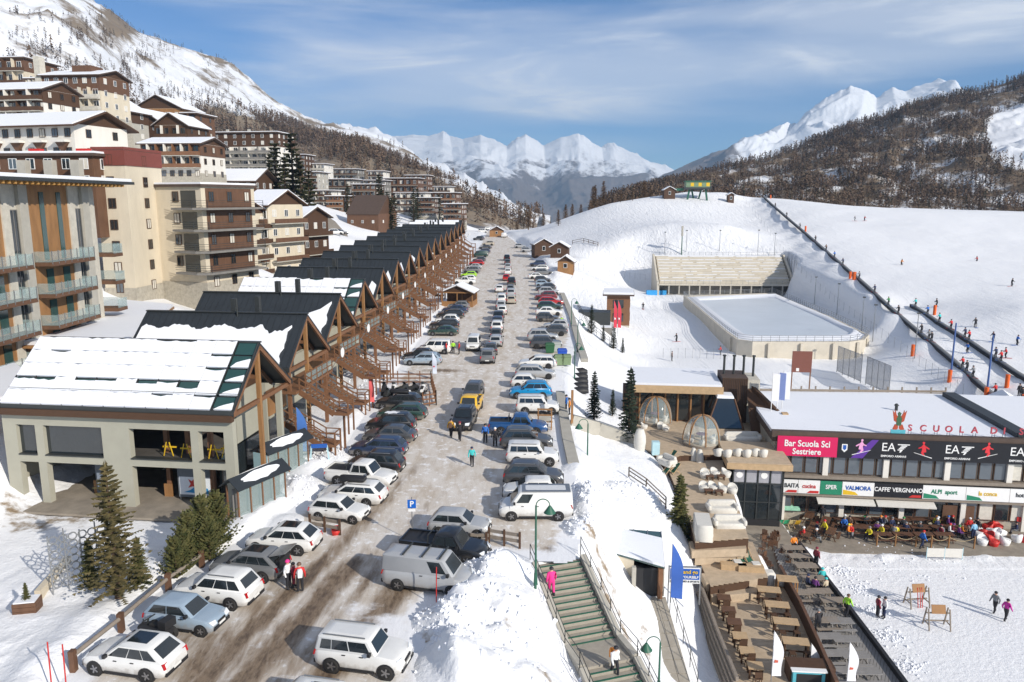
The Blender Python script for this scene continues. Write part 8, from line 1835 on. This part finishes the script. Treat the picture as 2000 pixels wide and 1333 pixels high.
    for i,(x,y)in enumerate([(852,1185),(101,1345),(130,1350)]):quick('marker_pole',MB().cyl((0,0,-.2),(.05,0,2.2),.03,n=6),'red',roadpt(x,y)if i == 0 else P(x,y,.2),0,['thin red snow pole beside the silver van','thin dark snow pole at the bottom left, left one','thin red snow pole at the bottom left, right one'][i],'pole')
    # skis on the cut-off car
    for i,c in enumerate([(.6,.05,.05),(.6,.6,.05),(.1,.1,.1)]):quick('roof_ski',MB().beam((-.8,-.4+.25*i,1.62),(.9,-.4+.25*i,1.62),.1,.06),paint(c,.4),roadpt(650,1412),R(-12),f'{["red", "yellow", "black"][i]} ski strapped on the car roof at the bottom edge','ski')
M['sign_blue2']=mat('parking_blue',(.01,.12,.5),.4,var=.02)

def chair(loc,rz,m,label,group):
    k=('chair',m)
    if k not in PROTO:
        ps=[('seat',MB().b2((-.21,-.21,.43),(.21,.21,.47))),('backrest',MB().b2((-.21,.17,.55),(.21,.21,.9)))]+[('leg',MB().b2((x-.02,y-.02,0),(x+.02,y+.02,.55 if y >0 else .43)))for x in (-.18,.18)for y in (-.18,.19)]
        PROTO[k]=[(n_,b.mesh(n_))for n_,b in ps]
        for _,me in PROTO[k]:me.materials.append(M[m])
    r=empty('terrace_chair',loc,rz,label,'chair',group)
    for n_,me in PROTO[k]:obj(n_,me,None,r)
def build_more():
    k=0
    q=wpts([(1440,1000),(1510,1000),(1560,1068),(1530,1132),(1470,1140),(1455,1070)],-8.7);tag(MB().prism([p+Vector((0,0,-.3))for p in q],(0,0,.3)).build('paved_patch','paving',fix=True),kind='structure')
    for x,y in [(1405,1162),(1413,1186),(1422,1210),(1433,1234),(1444,1262),(1458,1292),(1474,1322)]:
        for s in (-1,1):
            p=P(x,y,Z_D)+Vector((.1*s,.75*s,0));chair(p,R(0 if s >0 else 180),'wood_dark',f'dark terrace chair at a small table by the timber wall, {ORD[k]} from the top','dark terrace chairs');k += 1
    k=0
    for x,y in [(1500,1178),(1516,1208),(1533,1242),(1552,1282)]:
        for s in (-.45,.45):
            p=P(x,y,Z_D)+Vector((s,-.75,0));quick('bar_stool',MB().b2((-.18,-.18,.7),(.18,.18,.75)).b2((-.17,-.17,0),(-.13,-.13,.7)).b2((.13,-.17,0),(.17,-.13,.7)).b2((-.17,.13,0),(-.13,.17,.7)).b2((.13,.13,0),(.17,.17,.7)),'wood_dark',p,0,f'dark bar stool at the high pale tables, {ORD[k]} from the top','stool','bar stools');k += 1
    rnd=random.Random(21)
    for k in range(20):      # brown chairs beside the glass room
        x,y=1480+60*rnd.random(),1052+62*rnd.random();p=P(x,y,-8.7);chair(p,rnd.random()*6,'wood_brown',f'brown chair on the paved patch below the glass room, {ORD[k]} of the cluster','brown chairs below the glass room')
    cols=['black','navy','red','grey','yellow','purple','blue','white','brown','green','orange','burgundy']
    for k in range(30):
        x,y=1645+235*rnd.random(),rnd.choice([1008,1020,1034,1050])+rnd.uniform(-2,2);c=cols[k % 12]
        person(P(x,y,Z_PLAZA),'sit',c,rnd.choice(['black','navy','grey']),rnd.uniform(0,360),f'person in {c} sitting at the dark tables, {ORD[k]} of the lunch crowd',hat=rnd.choice(cols),group='lunch crowd at the dark tables')
    # broken lumps thrown up by the plough
    rs=np.random.RandomState(6);vs,fs=[],[];o=0
    base=np.array([(1,0,0),(-.9,.2,0),(0,1,.1),(.1,-1,0),(0,.1,.9),(.1,0,-.8)]);tri=np.array([(0,2,4),(2,1,4),(1,3,4),(3,0,4),(2,0,5),(1,2,5),(3,1,5),(0,3,5)])
    cand=[(P(a,b,0),r,n,s)for a,b,r,n,s in [(985,1185,4,110,.2),(990,1290,4.5,80,.2),(860,1235,2.2,200,.13),(950,1105,2.2,200,.14),(1150,980,2.6,380,.18),(1135,1030,1.6,160,.15),(1240,915,2.5,160,.14),(600,965,2.5,180,.12),(655,900,2.5,160,.12),(740,760,4,160,.12),(880,590,8,160,.16)]]
    cand += [(P(a,b,Z_PLAZA),r,n,.12)for a,b,r,n in [(1645,1115,1.1,130),(1675,1150,1.0,120),(1705,1195,1.0,120),(1738,1245,1.0,120),(1770,1300,1.0,120),(1760,1090,4,100)]]
    P_=np.concatenate([np.stack([c.x+r*rs.randn(n)*.55,c.y+r*rs.randn(n)*.55,np.full(n,s)],1)for c,r,n,s in cand])
    sd=poly_sd(P_[:,0],P_[:,1],RPOLY);P_=P_[sd <.3];Z=hbase(P_[:,0],P_[:,1])+detail(P_[:,0],P_[:,1])
    for (x,y,s),z in zip(P_,Z):
        if any(abs((x-a.x)*(b.y-a.y)-(y-a.y)*(b.x-a.x))/math.hypot(b.x-a.x,b.y-a.y)<1.7 and y <a.y+.5 and x >1.5 and y <44 for a,b,_ in CUTS[:1]):continue
        q=base*(s*(.35+.9*rs.rand()** 2))*(.7+.6*rs.rand(6,1));a=rs.rand()*6.3;c_,s_=math.cos(a),math.sin(a)
        vs.append(np.stack([q[:,0]*c_-q[:,1]*s_+x,q[:,0]*s_+q[:,1]*c_+y,q[:,2]+z+.02],1));fs.append(tri+o);o += 6
    tag(obj('snow_lumps',np_mesh('snow_lumps',np.concatenate(vs),np.concatenate(fs),False),M['snow']),kind='stuff')
build_stairs();build_walkway();build_terraces();build_restaurant();build_ski_school();build_rink();build_grandstand();build_slope();build_street()
build_people();build_more();finish_skis()
kill_protos()
# ================================================================== haze
def build_haze():
    m=bpy.data.materials.new('haze');m.use_nodes=True;nt=m.node_tree;nt.nodes.clear()
    out=nd(nt,'ShaderNodeOutputMaterial');v=nd(nt,'ShaderNodeVolumePrincipled');v.inputs['Color'].default_value=(.44,.69,1,1);v.inputs['Density'].default_value=HAZE;v.inputs['Anisotropy'].default_value=.1
    nt.links.new(v.outputs[0],out.inputs['Volume'])
    o=MB().b2((-5500,-60,-700),(5500,8200,860)).build('haze',m);tag(o,kind='stuff')
HAZE=1.1e-4
build_haze()
